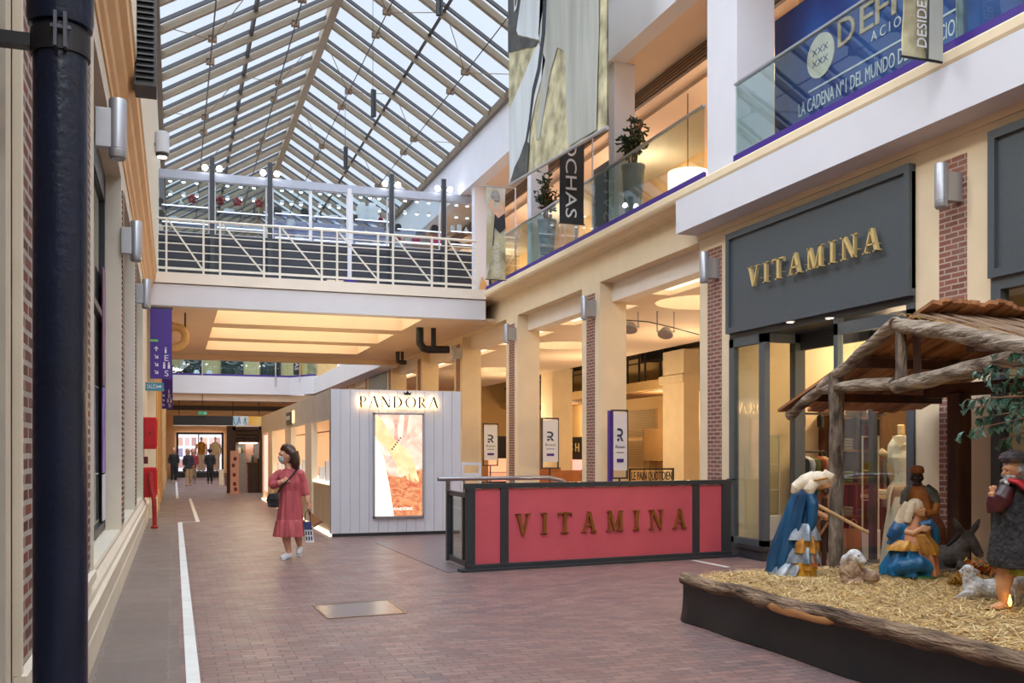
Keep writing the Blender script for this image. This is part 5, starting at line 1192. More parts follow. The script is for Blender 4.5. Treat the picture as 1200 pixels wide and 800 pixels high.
M_silv = mat('silver_cloth', (178, 186, 194), .35, metal=.35, vs=9, c2=(110, 124, 138)); M_mgold = mat('ochre_gold_cloth', (206, 150, 56), .42, metal=.2, vs=8, c2=(150, 96, 36))
M_copp = mat('copper_cloth', (176, 96, 60), .45, metal=.1, vs=8, c2=(126, 62, 40)); M_must = mat('mustard_cloth', (204, 150, 36), .45, vs=6, c2=(156, 104, 24))
M_veil = mat('cream_veil', (232, 216, 190), .6, vs=8, c2=(198, 178, 150), bump=.2, bs=20); M_pgreen = mat('painted_green_base', (70, 128, 64), .6, var=.3, vs=12)
M_eye = mat('painted_eye', (30, 22, 18), .3); M_brn = mat('dark_brown_hair', (70, 44, 28), .6, var=.3, vs=20)
M_pch = mat('peach_robe', (214, 150, 108), .5, vs=8, c2=(182, 110, 72))
def ZS(px, py): # straw height under a foot pixel
    z = .43
    for _ in range(4): p = onZ(px, py, z); z = straw_z(p.x, p.y)
    return z - .004
# --- man in the blue mantle, bending forward
F = Fr(928, 673, ZS(928, 673)); t = thing('bowing_figure', 'painted statue of a bowing man in a blue mantle and cream headscarf', 'statue', F.p0, 'painted nativity statues')
g = MB(); F.robe(g, [(925, 672, 24, 20, 0), (925, 655, 22, 19, 0), (928, 635, 20, 17, 0), (933, 612, 17.5, 15, 0), (938, 592, 15.5, 13, 0), (942, 578, 13, 12, 0), (948, 566, 8, 8, 0)], 9, .15, 90)
hill(g, 'mantle', M_mblue, .009, 2, t)
g = MB(); F.tube(g, [(946, 574, -6), (951, 590, -11), (950, 610, -13), (944, 626, -14), (936, 640, -12)], [6.5, 7, 6, 5, 4], 14); F.tube(g, [(942, 578, 7), (950, 592, 11), (956, 604, 6)], [6, 6, 4], 14); hill(g, 'mantle_sleeve', M_mblue, .008, 3, t)
for (nm, m_, rg) in (('silver_fold', M_silv, [(942, 631, 16, 14, -10), (943, 622, 13.5, 12, -10), (945, 612, 8, 8, -9)]), ('gold_fold', M_mgold, [(942, 645, 15, 14, -11), (943, 636, 14, 13, -11), (944, 626, 11, 11, -10)]),
    ('silver_fold', M_silv, [(939, 657, 17, 14, -12), (940, 648, 15, 13, -12), (942, 639, 12, 11, -11)]), ('gold_fold', M_mgold, [(940, 665, 14, 13, -12), (941, 657, 13, 12.5, -12), (941, 650, 11, 11, -11)]),
    ('silver_fold', M_silv, [(921, 672, 15, 14, -13), (925, 664, 14, 13, -13), (931, 655, 9, 10, -11)]), ('copper_fold', M_copp, [(947, 661, 8.5, 11, -10), (947, 649, 8, 10, -10), (946, 640, 7, 9, -9)]), ('mustard_tunic', M_must, [(942, 674, 11, 13, -11), (942, 663, 10, 12.5, -11), (943, 652, 8, 11, -10)])):
    g = MB(); F.robe(g, rg, 5, .2, 48, ph=rg[0][1] * .7); g.build(nm, m_, t, smooth=True)
g = MB(); Qh = F.head(g, 962, 566, 0, 8.2, 0, -38); hill(g, 'face', SKIN_, .005, 2, t)
F.eyes(Qh, 8.2, t, None, M_eye)
g = MB(); F.ell(g, 958, 561, 0, (11.5, 10.5, 9.5), 18, 12); F.tube(g, [(955, 560, 0), (944, 565, 0), (934, 573, 0), (930, 579, 0)], [10, 10, 9, 4], 18, wob=.1); F.tube(g, [(952, 566, -6), (947, 574, -9), (949, 584, -9)], [7, 6.5, 3], 12)
F.tube(g, [(962, 556, 0), (972, 560, 0), (973, 565, 0)], [7.5, 6, 3], 12); hill(g, 'headscarf', M_veil, .006, 2, t)
g = MB(); pts = [(958 + 11.6 * math.cos(a), 560 - 0 - 7.5 * math.cos(a) * .3 + 1.2, 10.4 * math.sin(a)) for a in [k * math.pi / 12 for k in range(25)]]; F.tube(g, pts, 1.2, 8); g.build('head_band', M_mgold, t, smooth=True)
g = MB(); F.tube(g, [(966, 575, -1), (965, 580, -1)], [4, 1.5], 10); F.ell(g, 966, 574, 0, (4, 4, 5)); hill(g, 'beard', M_brn, .005, 2, t)
g = MB(); F.tube(g, [(950, 596, -10), (957, 600, -8), (962, 602, -6)], [4, 3.4, 3], 10); F.hand(g, 962, 602, -6, -20, 8, .6); F.tube(g, [(956, 604, 6), (962, 606, 2)], [3.5, 3], 10); F.hand(g, 962, 606, 2, -10, 8, .6); hill(g, 'hands', SKIN_, .004, 1, t)
a = F(950, 587, -9); b = F(1012, 622, -2); b2 = V((b.x, b.y, b.z))
rough_ = MB(); rough_.tube([a, a.lerp(b, .5), b], .016, 10)
tag(rough_.build('wooden_staff', mat('pale_wood_staff', (206, 164, 116), .6, var=.2, vs=8), None, smooth=True), 'pale wooden staff slanting from the bowing blue figure past the bark post', 'staff')
F2 = Fr(952, 664, ZS(952, 664)); t = thing('reflection_boards', 'rough brown boards added for the shop reflection behind the bowing blue figure', 'boards', F2.p0)  # boards modelled in place of a reflection of the shop interior
for k, (x0, x1, y0, y1, dz) in enumerate(((953, 961, 578, 664, 8), (962, 968, 584, 664, 10), (948, 955, 616, 664, 8))): 
    g = MB(); g.hexa([F2(x0, y1, dz), F2(x1, y1, dz), F2(x1, y1, dz + 3), F2(x0, y1, dz + 3)], [F2(x0 + 1, y0, dz + 2), F2(x1 + 1, y0, dz + 2), F2(x1 + 1, y0, dz + 5), F2(x0 + 1, y0, dz + 5)]); g.build('board', M_wood if k != 1 else M_dkw, t)
MB().bar(F2(952, 640, 7), F2(970, 612, 9), .03, .02).build('cross_board', M_plank, t)
# --- kneeling woman in blue
F = Fr(1066, 677, ZS(1066, 677)); t = thing('kneeling_figure', 'painted statue of a kneeling woman in bright blue robe and cream veil', 'statue', F.p0, 'painted nativity statues')
g = MB(); F.ell(g, 1072, 674, 0, (28, 22, 4)); g.build('green_base', M_pgreen, t, smooth=True)
g = MB(); F.robe(g, [(1064, 674, 27, 22, 0), (1063, 664, 26, 21, 0), (1064, 652, 21, 18, 0), (1066, 640, 17, 15, 0), (1068, 626, 13, 12, 0)], 8, .17, 90); F.tube(g, [(1046, 668, -12), (1058, 662, -18), (1078, 658, -16), (1088, 664, -10)], [8, 9, 10, 8], 14); hill(g, 'blue_robe', M_bblue, .009, 2, t)
g = MB(); F.tube(g, [(1058, 612, 3), (1051, 624, -2), (1045, 632, -4)], [9, 9, 6], 14); F.robe(g, [(1052, 638, 11, 10, 0), (1056, 626, 10, 9, 0), (1062, 614, 8, 8, 0)], 5, .1); F.tube(g, [(1078, 616, -6), (1088, 612, -6), (1093, 620, -4), (1095, 636, -2)], [6, 6, 5, 4], 12); hill(g, 'blue_mantle', M_bblue, .008, 2, t)
g = MB(); F.robe(g, [(1073, 642, 15, 13, -4), (1071, 632, 13, 12, -4), (1070, 618, 10, 9, -2), (1072, 606, 6, 6, 0)], 5, .06); hill(g, 'peach_bodice', M_pch, .008, 3, t)
g = MB(); F.robe(g, [(1060, 644, 20, 16, -4), (1062, 638, 18, 15, -4), (1066, 632, 14, 12, -3)], 7, .1); g.build('gold_sash', M_mgold, t, smooth=True)
g = MB(); F.robe(g, [(1088, 673, 10, 12, -4), (1086, 655, 10, 12, -5), (1082, 640, 10, 11, -6), (1080, 628, 8, 8, -6)], 5, .13); hill(g, 'peach_skirt_front', M_pch, .008, 2, t)
g = MB(); F.robe(g, [(1088, 648, 11, 12, -7), (1084, 636, 11, 11, -8), (1078, 624, 8, 8, -8)], 5, .13); hill(g, 'gold_cloth', M_mgold, .008, 2, t)
g = MB(); Qh = F.head(g, 1076, 598, -1, 7.2, 35, -24); F.tube(g, [(1070, 610, 0), (1073, 603, 0)], [4.2, 4], 10); hill(g, 'face', SKIN_, .0045, 2, t); F.eyes(Qh, 7.2, t, None, M_eye)
g = MB(); F.ell(g, 1072, 593, 1.5, (9.5, 9.5, 9.5), 16); F.tube(g, [(1068, 592, 1), (1061, 602, 2), (1056, 614, 1), (1051, 622, 0)], [9, 8.5, 8, 5], 16, wob=.1); F.tube(g, [(1070, 588, -5), (1066, 600, -7), (1064, 612, -8)], [4, 5, 4], 12); hill(g, 'veil', M_veil, .006, 2, t)
g = MB(); F.tube(g, [(1068, 592, -8), (1067, 599, -9), (1069, 607, -8)], [1.6, 2.2, 1.6], 8); hill(g, 'hair', M_brn, .005, 2, t)
g = MB(); F.tube(g, [(1062, 622, -8), (1070, 624, -13), (1078, 618, -13)], [4, 3.8, 3], 12); F.hand(g, 1078, 618, -13, 18, 8.5, .4); F.tube(g, [(1087, 616, -8), (1082, 621, -13)], [3.6, 3], 10); F.hand(g, 1083, 620, -14, 160, 8, .4, -1); hill(g, 'arms_and_hands', SKIN_, .0045, 1, t)
# --- dark-skinned king behind her
F = Fr(1083, 664, ZS(1083, 664)); t = thing('standing_king_figure', 'painted statue of a dark-skinned man in orange tunic and cap, standing behind the kneeling woman', 'statue', F.p0, 'painted nativity statues')
g = MB(); F.robe(g, [(1083, 664, 22, 18, 0), (1083, 640, 19, 16, 0), (1081, 615, 16, 13, 0), (1080, 595, 13, 11, 0), (1079, 578, 14, 9, 0), (1076, 568, 7, 7, 0)], 7, .07); hill(g, 'orange_tunic', mat('orange_tunic_paint', (190, 116, 40), .45, vs=8, c2=(130, 72, 28)), .009, 2, t)
g = MB(); F.tube(g, [(1090, 600, -6), (1098, 620, -4), (1103, 645, 0), (1104, 660, 2)], [8, 9, 8, 6], 14, wob=.12); hill(g, 'bronze_mantle', mat('bronze_mantle_paint', (136, 86, 62), .4, metal=.15, vs=8, c2=(96, 56, 42)), .008, 2, t)
g = MB(); F.tube(g, [(1070, 571, 2), (1063, 580, 2), (1061, 592, 0)], [6, 6.5, 5], 12); F.tube(g, [(1084, 571, 0), (1092, 578, -2), (1097, 590, -3)], [6, 7, 5], 12); F.robe(g, [(1079, 582, 15, 10, 5), (1078, 570, 11, 8, 4)], 5, .06); hill(g, 'grey_cape', mat('pewter_cape_paint', (112, 112, 106), .4, metal=.25, vs=9, c2=(74, 74, 70)), .007, 2, t)
g = MB(); F.tube(g, [(1097, 590, -4), (1094, 600, -9), (1086, 600, -12)], [5, 4.6, 4], 12); F.tube(g, [(1061, 592, -2), (1066, 602, -9), (1076, 601, -12)], [4.6, 4.4, 4], 12); hill(g, 'orange_sleeves', mat('orange_tunic_paint', (190, 116, 40), .45), .006, 2, t)
g = MB(); F.hand(g, 1085, 600, -13, 165, 7.5, .5); F.hand(g, 1077, 601, -13, 15, 7.5, .5); hill(g, 'hands', SKIN_D, .0045, 1, t)
g = MB(); Qh = F.head(g, 1075, 560, -1, 7.8, 78, 0); F.tube(g, [(1076, 572, 0), (1075, 564, 0)], [5, 4.6], 10); F.ell(g, *Qh(2, -7.5, 0), (6, 5, 4)); hill(g, 'head', SKIN_D, .0045, 2, t); F.eyes(Qh, 7.8, t, None, mat('painted_eye_white', (200, 196, 186), .3))
g = MB(); g.lathe([(7.2 * F.m, 0), (8.2 * F.m, 1 * F.m), (8.4 * F.m, 4 * F.m), (7 * F.m, 8 * F.m), (3 * F.m, 9.5 * F.m)], F(1075, 554.5, 0), 20); g.build('cap', mat('rust_cap', (166, 92, 44), .5, var=.3, vs=14), t, smooth=True)
# --- donkey
F = Fr(1118, 670, ZS(1118, 670)); t = thing('donkey_figure', 'painted statue of a dark grey donkey lying on the straw with raised head', 'statue', F.p0, 'painted nativity statues')
g = MB(); F.ell(g, 1110, 654, 4, (20, 17, 16), 18, -6); F.ell(g, 1122, 650, 0, (13, 13, 15), 16); F.tube(g, [(1120, 648, 0), (1127, 638, -2), (1132, 630, -3)], [12, 9.5, 8], 14); F.ell(g, 1132, 629, -3, (9, 8, 8.5), 14)
F.tube(g, [(1133, 629, -3), (1139, 637, -5), (1143, 645, -6)], [8, 6.5, 5.5], 14); F.ell(g, 1144, 646, -6, (5.5, 5.5, 5), 12); F.tube(g, [(1122, 660, -10), (1132, 664, -13), (1136, 668, -8), (1124, 670, -10)], [6, 5, 4.5, 4], 10); F.tube(g, [(1100, 662, -8), (1108, 668, -14), (1120, 668, -14)], [8, 5, 4], 10)
F.tube(g, [(1127, 623, -6), (1121, 614, -8), (1117, 606, -8)], [3.2, 3.8, 1.4], 10); F.tube(g, [(1136, 624, -1), (1141, 616, 0), (1145, 607, 0)], [3.2, 3.8, 1.4], 10)
hill(g, 'body', mat('donkey_grey', (92, 86, 84), .6, vs=9, c2=(54, 48, 46), bump=.5, bs=30), .007, 2, t)
g = MB(); F.tube(g, [(1110, 642, 0), (1118, 634, -2), (1125, 624, -4), (1129, 620, -5)], [3.5, 4, 4, 3], 10, wob=.3); hill(g, 'mane', mat('donkey_mane', (34, 28, 28), .7), .006, 1, t)
g = MB(); F.ell(g, 1145.5, 648, -7, (4.2, 4, 3.6), 10); hill(g, 'muzzle', mat('donkey_muzzle', (158, 128, 104), .6, var=.3, vs=20), .005, 1, t)
for dp in (-9.5, 1.5): g = MB(); F.ell(g, 1136 if dp < 0 else 1138, 631, dp, (1.5, 1.2, 1.5), 8); g.build('eye', M_eye, t, smooth=True)
# --- lamb by the bark post
M_lamb = mat('lamb_tan_wool', (196, 170, 144), .75, vs=16, c2=(134, 100, 78), bump=1., bs=45); M_wool = mat('white_wool', (226, 224, 222), .75, vs=20, c2=(176, 174, 174), bump=1., bs=50)
F = Fr(1000, 684, ZS(1000, 684)); t = thing('lamb_figure', 'small tan and white lamb statue with drooping ear lying by the bark post', 'statue', F.p0, 'painted nativity statues')
g = MB(); F.ell(g, 997, 669, 0, (14, 13, 13), 16); F.ell(g, 1014, 674, 5, (16, 12, 9), 16, 14); F.tube(g, [(998, 664, -2), (1001, 656, -3)], [9, 8], 12); F.tube(g, [(988, 678, -6), (996, 682, -10), (1006, 680, -12)], [5, 4, 3.5], 10); F.tube(g, [(1004, 678, -8), (1010, 682, -10)], [4.5, 4], 10); hill(g, 'body', M_lamb, .007, 1, t)
g = MB(); F.ell(g, 1001, 651, -4, (9, 8, 8.5), 14); F.tube(g, [(1004, 651, -6), (1010, 656, -8), (1013, 658, -8)], [6.5, 5, 3.6], 12); F.tube(g, [(996, 648, -8), (990, 653, -10), (986, 660, -10)], [2.6, 3.6, 1.6], 10); F.tube(g, [(1003, 646, 3), (999, 650, 7), (998, 656, 8)], [2.4, 3.2, 1.6], 10); hill(g, 'head', M_wool, .0055, 2, t)
for q in ((1005.5, 650, -11.5),): g = MB(); F.ell(g, *q, (1.4, 1, 1.2), 8); g.build('eye', M_eye, t, smooth=True)
g = MB(); F.ell(g, 1014, 657.5, -8.5, (1.8, 2, 1.4), 8); g.build('nose', mat('lamb_nose', (120, 80, 66), .5), t, smooth=True)
# --- white sheep
F = Fr(1160, 704, ZS(1160, 704)); t = thing('sheep_figure', 'white sheep statue lying in front of the donkey, head raised', 'statue', F.p0, 'painted nativity statues')
g = MB(); F.ell(g, 1170, 692, 4, (36, 14, 14), 18, 2); F.ell(g, 1144, 690, 0, (14, 13, 14), 16); F.tube(g, [(1142, 688, 0), (1138, 678, -1), (1137, 670, -2)], [10, 8.5, 7], 14); F.ell(g, 1137, 669, -2, (7.5, 7, 7), 14); F.tube(g, [(1135, 669, -3), (1130, 671, -4), (1127.5, 672, -4)], [5, 3.6, 2.4], 12); F.tube(g, [(1142, 668, 2), (1147, 671, 4), (1149, 673, 4)], [2, 2.6, 1.4], 10); F.tube(g, [(1134, 664, -6), (1137, 666, -9), (1138, 670, -10)], [1.6, 2.2, 1.2], 8)
F.tube(g, [(1142, 696, -9), (1132, 696, -12), (1124, 700, -12), (1136, 703, -12)], [5, 3.8, 3, 3], 10); hill(g, 'body', M_wool, .007, 1, t)
g = MB(); F.ell(g, 1131, 668.5, -7, (1, 1, 1), 8); g.build('eye', M_eye, t, smooth=True)
F = Fr(1204, 712, ZS(1195, 712)); t = thing('sheep_figure', 'white standing sheep statue half hidden behind the shepherd leg', 'statue', F.p0, 'painted nativity statues')
g = MB(); F.ell(g, 1216, 686, 10, (30, 14, 14), 18, 0); 
for x in (1194, 1203, 1230, 1238): F.tube(g, [(x, 692, 8 + (x % 2) * 6), (x, 712, 8 + (x % 2) * 6)], [5, 3], 10)
F.tube(g, [(1236, 680, 8), (1246, 664, 8)], [9, 7], 12); F.ell(g, 1250, 660, 7, (9, 7, 7)); hill(g, 'body', M_wool, .008, 1, t)
# --- shepherd
F = Fr(1180, 715, ZS(1175, 714)); t = thing('shepherd_figure', 'painted shepherd statue in dark fleece coat with burgundy sleeves and grey cap', 'statue', F.p0, 'painted nativity statues')
M_fleece = mat('charcoal_fleece', (62, 62, 66), .8, vs=26, c2=(28, 28, 32), bump=1., bs=40)
g = MB(); F.robe(g, [(1194, 664, 32, 26, 0), (1193, 655, 34, 27, 0), (1193, 625, 30, 24, 0), (1194, 600, 27, 20, 0), (1194, 578, 24, 17, 0), (1194, 566, 14, 12, 0)], 8, .03); F.ell(g, 1194, 658, 0, (31, 25, 10)); hill(g, 'fleece_coat', M_fleece, .01, 1, t)
g = MB(); F.tube(g, [(1181, 572, -8), (1175, 584, -14), (1168, 596, -14)], [11, 12, 10], 16); F.tube(g, [(1168, 598, -14), (1165, 588, -16), (1165, 580, -17)], [9.5, 7.5, 5.5], 14); hill(g, 'burgundy_sleeve', mat('burgundy_leather_paint', (84, 34, 40), .32, vs=8, c2=(52, 20, 26)), .007, 3, t)
g = MB(); F.tube(g, [(1218, 572, 0), (1226, 588, -6), (1222, 602, -14)], [11, 12, 8], 14); hill(g, 'burgundy_sleeve', mat('burgundy_leather_paint', (84, 34, 40), .32), .008, 3, t)
g = MB(); F.tube(g, [(1165, 582, -17), (1164, 576, -18)], [4.4, 4.2], 10); F.hand(g, 1164, 576, -18, 65, 10, .9); hill(g, 'hand', SKIN_, .005, 1, t)
g = MB(); F.tube(g, [(1182, 655, 0), (1178, 675, -1), (1176, 690, 0), (1177, 706, 2)], [11, 10, 8.5, 5.5], 16); F.tube(g, [(1178, 709, 3), (1170, 711, -4), (1161, 712.5, -9)], [5.2, 4.6, 3.2], 12); F.tube(g, [(1206, 655, 0), (1208, 680, 0), (1208, 706, 0)], [11, 9.5, 5.5], 16); F.tube(g, [(1208, 708, 0), (1206, 711, -10), (1203, 712.5, -16)], [5, 4.4, 3.2], 12); hill(g, 'legs', SKIN_, .007, 3, t)
for pts in (((1180, 714, 4), (1170, 714, -4), (1158, 714, -11)), ((1209, 714, 2), (1206, 714, -9), (1202, 714, -18))): g = MB(); F.tube(g, pts, [4.8, 4.6, 3.6], 12, sq=.32); g.build('sandal', M_black, t, smooth=True)
g = MB(); F.robe(g, [(1200, 660, 20, 22, 2), (1200, 672, 22, 22, 2), (1200, 664, 16, 20, 2)], 6, .08); g.build('green_hem', mat('olive_hem_paint', (150, 150, 40), .5, var=.4, vs=9), t, smooth=True)
g = MB(); Qh = F.head(g, 1186, 552, -2, 11, 150, 0); hill(g, 'face', SKIN_, .006, 2, t); F.eyes(Qh, 11, t, None, M_eye)
R_ = random.Random(9); g = MB(); F.ell(g, 1190, 551, 3, (14, 13, 12), 14)
for k in range(60):
    a = R_.uniform(0, 6.28); u = R_.uniform(-1, 1); q = math.sqrt(1 - u * u); x, dd, zz = 1189 + 14 * q * math.cos(a), 2 + 12 * q * math.sin(a), 552 + 12 * u
    if x < 1178 and 545 < zz < 556: continue
    F.ell(g, x, zz, dd, R_.uniform(2.4, 4), 8)
for k in range(14): F.ell(g, 1178 + R_.uniform(-4, 6), 562 + R_.uniform(-5, 5), -9 + R_.uniform(-4, 4), R_.uniform(2.4, 3.6), 8)
hill(g, 'curly_hair_and_beard', mat('grey_white_hair', (206, 204, 204), .75, vs=22, c2=(140, 138, 140)), .006, 1, t)
g = MB(); F.robe(g, [(1187, 541, 14, 13, 0), (1187, 536, 16, 15, 0), (1187, 531, 13, 12, 0), (1187, 527, 6, 6, 0)], 10, .05); hill(g, 'cap', mat('grey_knit_cap', (108, 102, 106), .8, vs=24, c2=(66, 60, 66), bump=1., bs=60), .006, 1, t)
g = MB(); F.tube(g, [(1182, 562, -12), (1192, 564, -18), (1204, 574, -20), (1208, 596, -22), (1208, 622, -24)], [4, 6, 8, 8, 6], 14, sq=.6); hill(g, 'red_scarf', mat('scarlet_cloth_paint', (196, 34, 48), .5, var=.3, vs=9), .007, 2, t)
F.px = 1180
p = F(1183, 713, -14); t = thing('candle_lamp', 'tiny glowing yellow candle lamp in the straw at the shepherd foot', 'lamp', p)
MB().lathe([(.008, 0), (.01, .02), (.008, .03)], p, 10).build('socket', M_mgold, t); MB().lathe([(.006, .03), (.013, .05), (.008, .08), (.002, .105)], p, 10).build('flame_bulb', lamp('candle_glow', (255, 190, 60), 6.), t, smooth=True)
# hay heap with orange autumn leaves
F = Fr(1128, 688, ZS(1128, 688)); g = MB(); R_ = random.Random(3)
for k in range(420):
    a = R_.uniform(0, 6.28); q = R_.random() ** .5; u = R_.uniform(0, 1); p = F(1128 + 14 * q * math.cos(a), 689 - 18 * u * (1 - q * .7), 6 + 10 * q * math.sin(a)); d = V((R_.uniform(-1, 1), R_.uniform(-1, 1), R_.uniform(-.5, .5))).normalized() * .06
    w = d.cross(V((0, 0, 1))).normalized() * .004; g.add([p - d - w, p - d + w, p + d + w, p + d - w], [(0, 1, 2, 3)])
F.ell(g, 1128, 684, 6, (12, 9, 7), 14)
o = g.build('hay_heap', mat('golden_hay', (196, 146, 52), .7, var=.4, vs=30)); tag(o, 'small golden hay heap lying between donkey and white sheep', 'hay', kind='stuff')
F = Fr(1155, 678, ZS(1155, 678)); t = thing('autumn_garland', 'garland of orange and yellow autumn leaves on the straw behind the white sheep', 'garland', F.p0)
R_ = random.Random(8); MB().tube([F(1138 + 6 * k, 674 - 3 * math.sin(k), 10) for k in range(10)], .008, 6).build('stem', M_wood, t)
for nm, c in (('orange', (226, 120, 34)), ('yellow', (222, 170, 50)), ('rust', (176, 78, 36))):
    g = MB()
    for k in range(46): leaf(g, F(R_.uniform(1138, 1196), R_.uniform(658, 680), R_.uniform(4, 20)), V((R_.uniform(-1, 1), R_.uniform(-1, 1), R_.uniform(-.2, .8))), R_.uniform(.05, .08), .018)
    g.build(nm + '_leaves', mat('leaf_' + nm, c, .5, var=.3, vs=20), t)
# ================================================================ leafy little tree at the platform end
tb = V((5.75, 4.25, straw_z(5.75, 4.25) - .01)); t = thing('olive_tree', 'small artificial tree with blue-green leaves reaching in over the shepherd', 'tree', tb)
MB().tube([tb, tb + V((-.05, .05, .6)), tb + V((-.12, .1, 1.1)), tb + V((-.2, .2, 1.6))], [.05, .04, .032, .02], 12, wob=.15).build('trunk', M_barkx, t, smooth=True)
R_ = random.Random(21); br = MB(); lv = [MB(), MB()]
cen = V((5.14, 4.92, 1.9)); st0 = tb + V((-.13, .12, 1.15))
for k in range(34):
    a = R_.uniform(0, 6.28); u = R_.uniform(-.75, .8); q = math.sqrt(1 - u * u); tip = cen + V((math.cos(a) * q * .42, math.sin(a) * q * .36, u * .4)) * R_.uniform(.75, 1.05) - V((0, 0, .06))
    mid = st0.lerp(tip, .5) + V((0, 0, .14)); br.tube([st0, mid, tip], [.012, .007, .003], 6)
    for m in range(26):
        s = R_.uniform(.4, 1.04); p = (st0 * (1 - s) ** 2 + mid * 2 * s * (1 - s) + tip * s * s); d = (tip - mid).normalized() + V((R_.uniform(-1, 1), R_.uniform(-1, 1), R_.uniform(-.9, .3))) * .8
        leaf(lv[m % 2], p, d, R_.uniform(.06, .095), R_.uniform(.013, .019))
br.build('branches', M_wood, t, smooth=True)
lv[0].build('foliage', mat('sage_leaf', (104, 142, 128), .45, var=.3, vs=20), t); lv[1].build('foliage', mat('green_leaf', (66, 110, 84), .45, var=.3, vs=20), t)
# ================================================================ people
P_skin = mat('skin', (214, 160, 130), .5, var=.08, vs=14); P_hair = mat('brown_hair', (84, 54, 40), .5, c2=(52, 32, 24), vs=16, stretch=(1, 1, .2), bump=.4, bs=40)
M_dress = mat('rose_dress', (196, 96, 100), .7, c2=(164, 72, 78), vs=9, stretch=(1, 1, .25), bump=.35, bs=16)
M_shoe = mat('white_sneaker', (232, 234, 238), .5, var=.06)
F = Fr(341, 655, 0.0); t = thing('person', 'woman in rose midi dress, face mask and white sneakers walking past the white kiosk', 'person', F.p0)
g = MB(); Qh = F.head(g, 335.5, 534, 0, 8.6, 158, 0); F.tube(g, [(338, 543, 1), (339, 552, 1)], [4.6, 5], 12); F.ell(g, 339.5, 566, 0, (11.5, 7.5, 17)); F.ell(g, 340, 594, 0, (12.5, 9, 14))
F.tube(g, [(326, 555, 0), (320.5, 562, -2), (319.5, 568, -4)], [4.6, 4.2, 3.8], 12); F.tube(g, [(319.5, 568, -4), (326, 566, -9), (332, 563, -11)], [3.8, 3.2, 2.5], 12); F.hand(g, 332, 563, -11, 8, 9, .7)
F.tube(g, [(352, 555, 0), (355.5, 566, 1), (357.5, 575, 0)], [4.8, 4.2, 3.8], 12); F.tube(g, [(357.5, 575, 0), (359.5, 584, -2), (360.5, 590, -3)], [3.7, 3.0, 2.4], 12); F.hand(g, 360.5, 590, -3, -80, 9, .9)
F.tube(g, [(335, 600, 0), (334.5, 622, -1), (336, 632, 0), (338.5, 646, 1)], [7, 5.4, 5, 3.2], 14); F.tube(g, [(346, 600, 2), (347.5, 618, 4), (349, 628, 6), (351, 640, 9)], [7, 5.4, 5, 3.2], 14)
F.tube(g, [(338.5, 646, 1), (337, 650, -1), (332, 652, -3)], [3.2, 3, 2.4], 10); F.tube(g, [(351, 640, 9), (351, 645, 6), (350, 648, 4)], [3.2, 3, 2.4], 10)
body = hill(g, 'body', P_skin, .009, 2, t)
F.eyes(Qh, 8.6, t, None, M_eye)
g = MB(); n_r = [(339.5, 627, 17.5, 13, 0), (339.5, 618, 17, 12.5, 0), (339.5, 610, 15.8, 11.5, 0), (339.5, 609, 14.8, 10.8, 0), (340, 596, 13.8, 10.5, 0), (340, 584, 12.6, 9.5, 0), (340, 575, 11.8, 8.6, 0), (339.5, 565, 12.6, 8.8, -1), (339, 557, 12.6, 7.6, 0), (339, 552, 10.2, 6, 0), (339, 549, 6, 5.2, 0)]
F.robe(g, n_r, 11, .055, 72)
F.tube(g, [(331, 553, 0), (326, 555.3, 0), (320.5, 562, -2), (319, 569, -4)], [4.6, 5.0, 4.7, 4.5], 14); F.tube(g, [(319.3, 568.5, -4), (324, 567, -8), (328, 565, -10)], [4.7, 4.3, 3.8], 14); F.tube(g, [(346, 552.5, 0), (352, 555, 0), (355.5, 565, 1), (357.8, 580, -1)], [5, 5.3, 4.9, 4.7], 14)
hill(g, 'dress', M_dress, .0075, 1, t)
g = MB(); F.robe(g, [(339.5, 628, 18.4, 13.8, 0), (339.5, 618, 17.2, 12.8, 0), (339.5, 609.5, 15.4, 11.2, 0)], 17, .05, 90); g.build('ruffle_hem', M_dress, t, smooth=True)
g = MB(); F.ell(g, 338, 529.5, 1.5, (9.4, 9.6, 9.6), 16); F.tube(g, [(342, 530, 2), (344.5, 538, 2), (346, 546, 1), (348, 550, -1)], [8, 7.2, 5.6, 2.4], 14, wob=.12); F.tube(g, [(336, 525, -6), (343, 531, -8), (347, 541, -6), (348, 547, -4)], [3, 4.4, 4.2, 2], 12); F.tube(g, [(330, 527, -2), (333, 523, -4), (338, 522, -4)], [2, 3, 3], 10)
hill(g, 'hair', P_hair, .007, 2, t)
g = MB(); q0 = Qh(5.2, -3.2, 0); F.ell(g, *q0, (4.4, 4.8, 4.9), 14); mk = hill(g, 'face_mask', mat('mask_blue', (172, 206, 222), .6), .005, 2, t)
g = MB(); F.tube(g, [Qh(5, -1.2, 4.6), Qh(1, .4, 7.4), Qh(-.6, .2, 8.2)], .35, 6); F.tube(g, [Qh(5, -1.2, -4.6), Qh(1, .4, -7.4), Qh(-.6, .2, -8.2)], .35, 6); g.build('ear_loop', M_white, mk)
for pts in (((341.5, 650.5, 2), (337, 650.5, 0), (332, 652.3, -3), (329.5, 653, -4)), ((351.5, 644, 8), (351, 645, 5), (350, 648, 1), (349.5, 649.5, -1))):
    g = MB(); F.tube(g, pts, [3.8, 4.2, 3.4, 2.2], 14); s = hill(g, 'sneaker', M_shoe, .006, 2, t)
    g = MB(); F.tube(g, [(a, b + 2.6, c) for a, b, c in pts], [3.2, 3.6, 3.4, 2.6], 12, sq=.4); g.build('sole', mat('sneaker_sole', (206, 208, 212), .6), s, smooth=True)
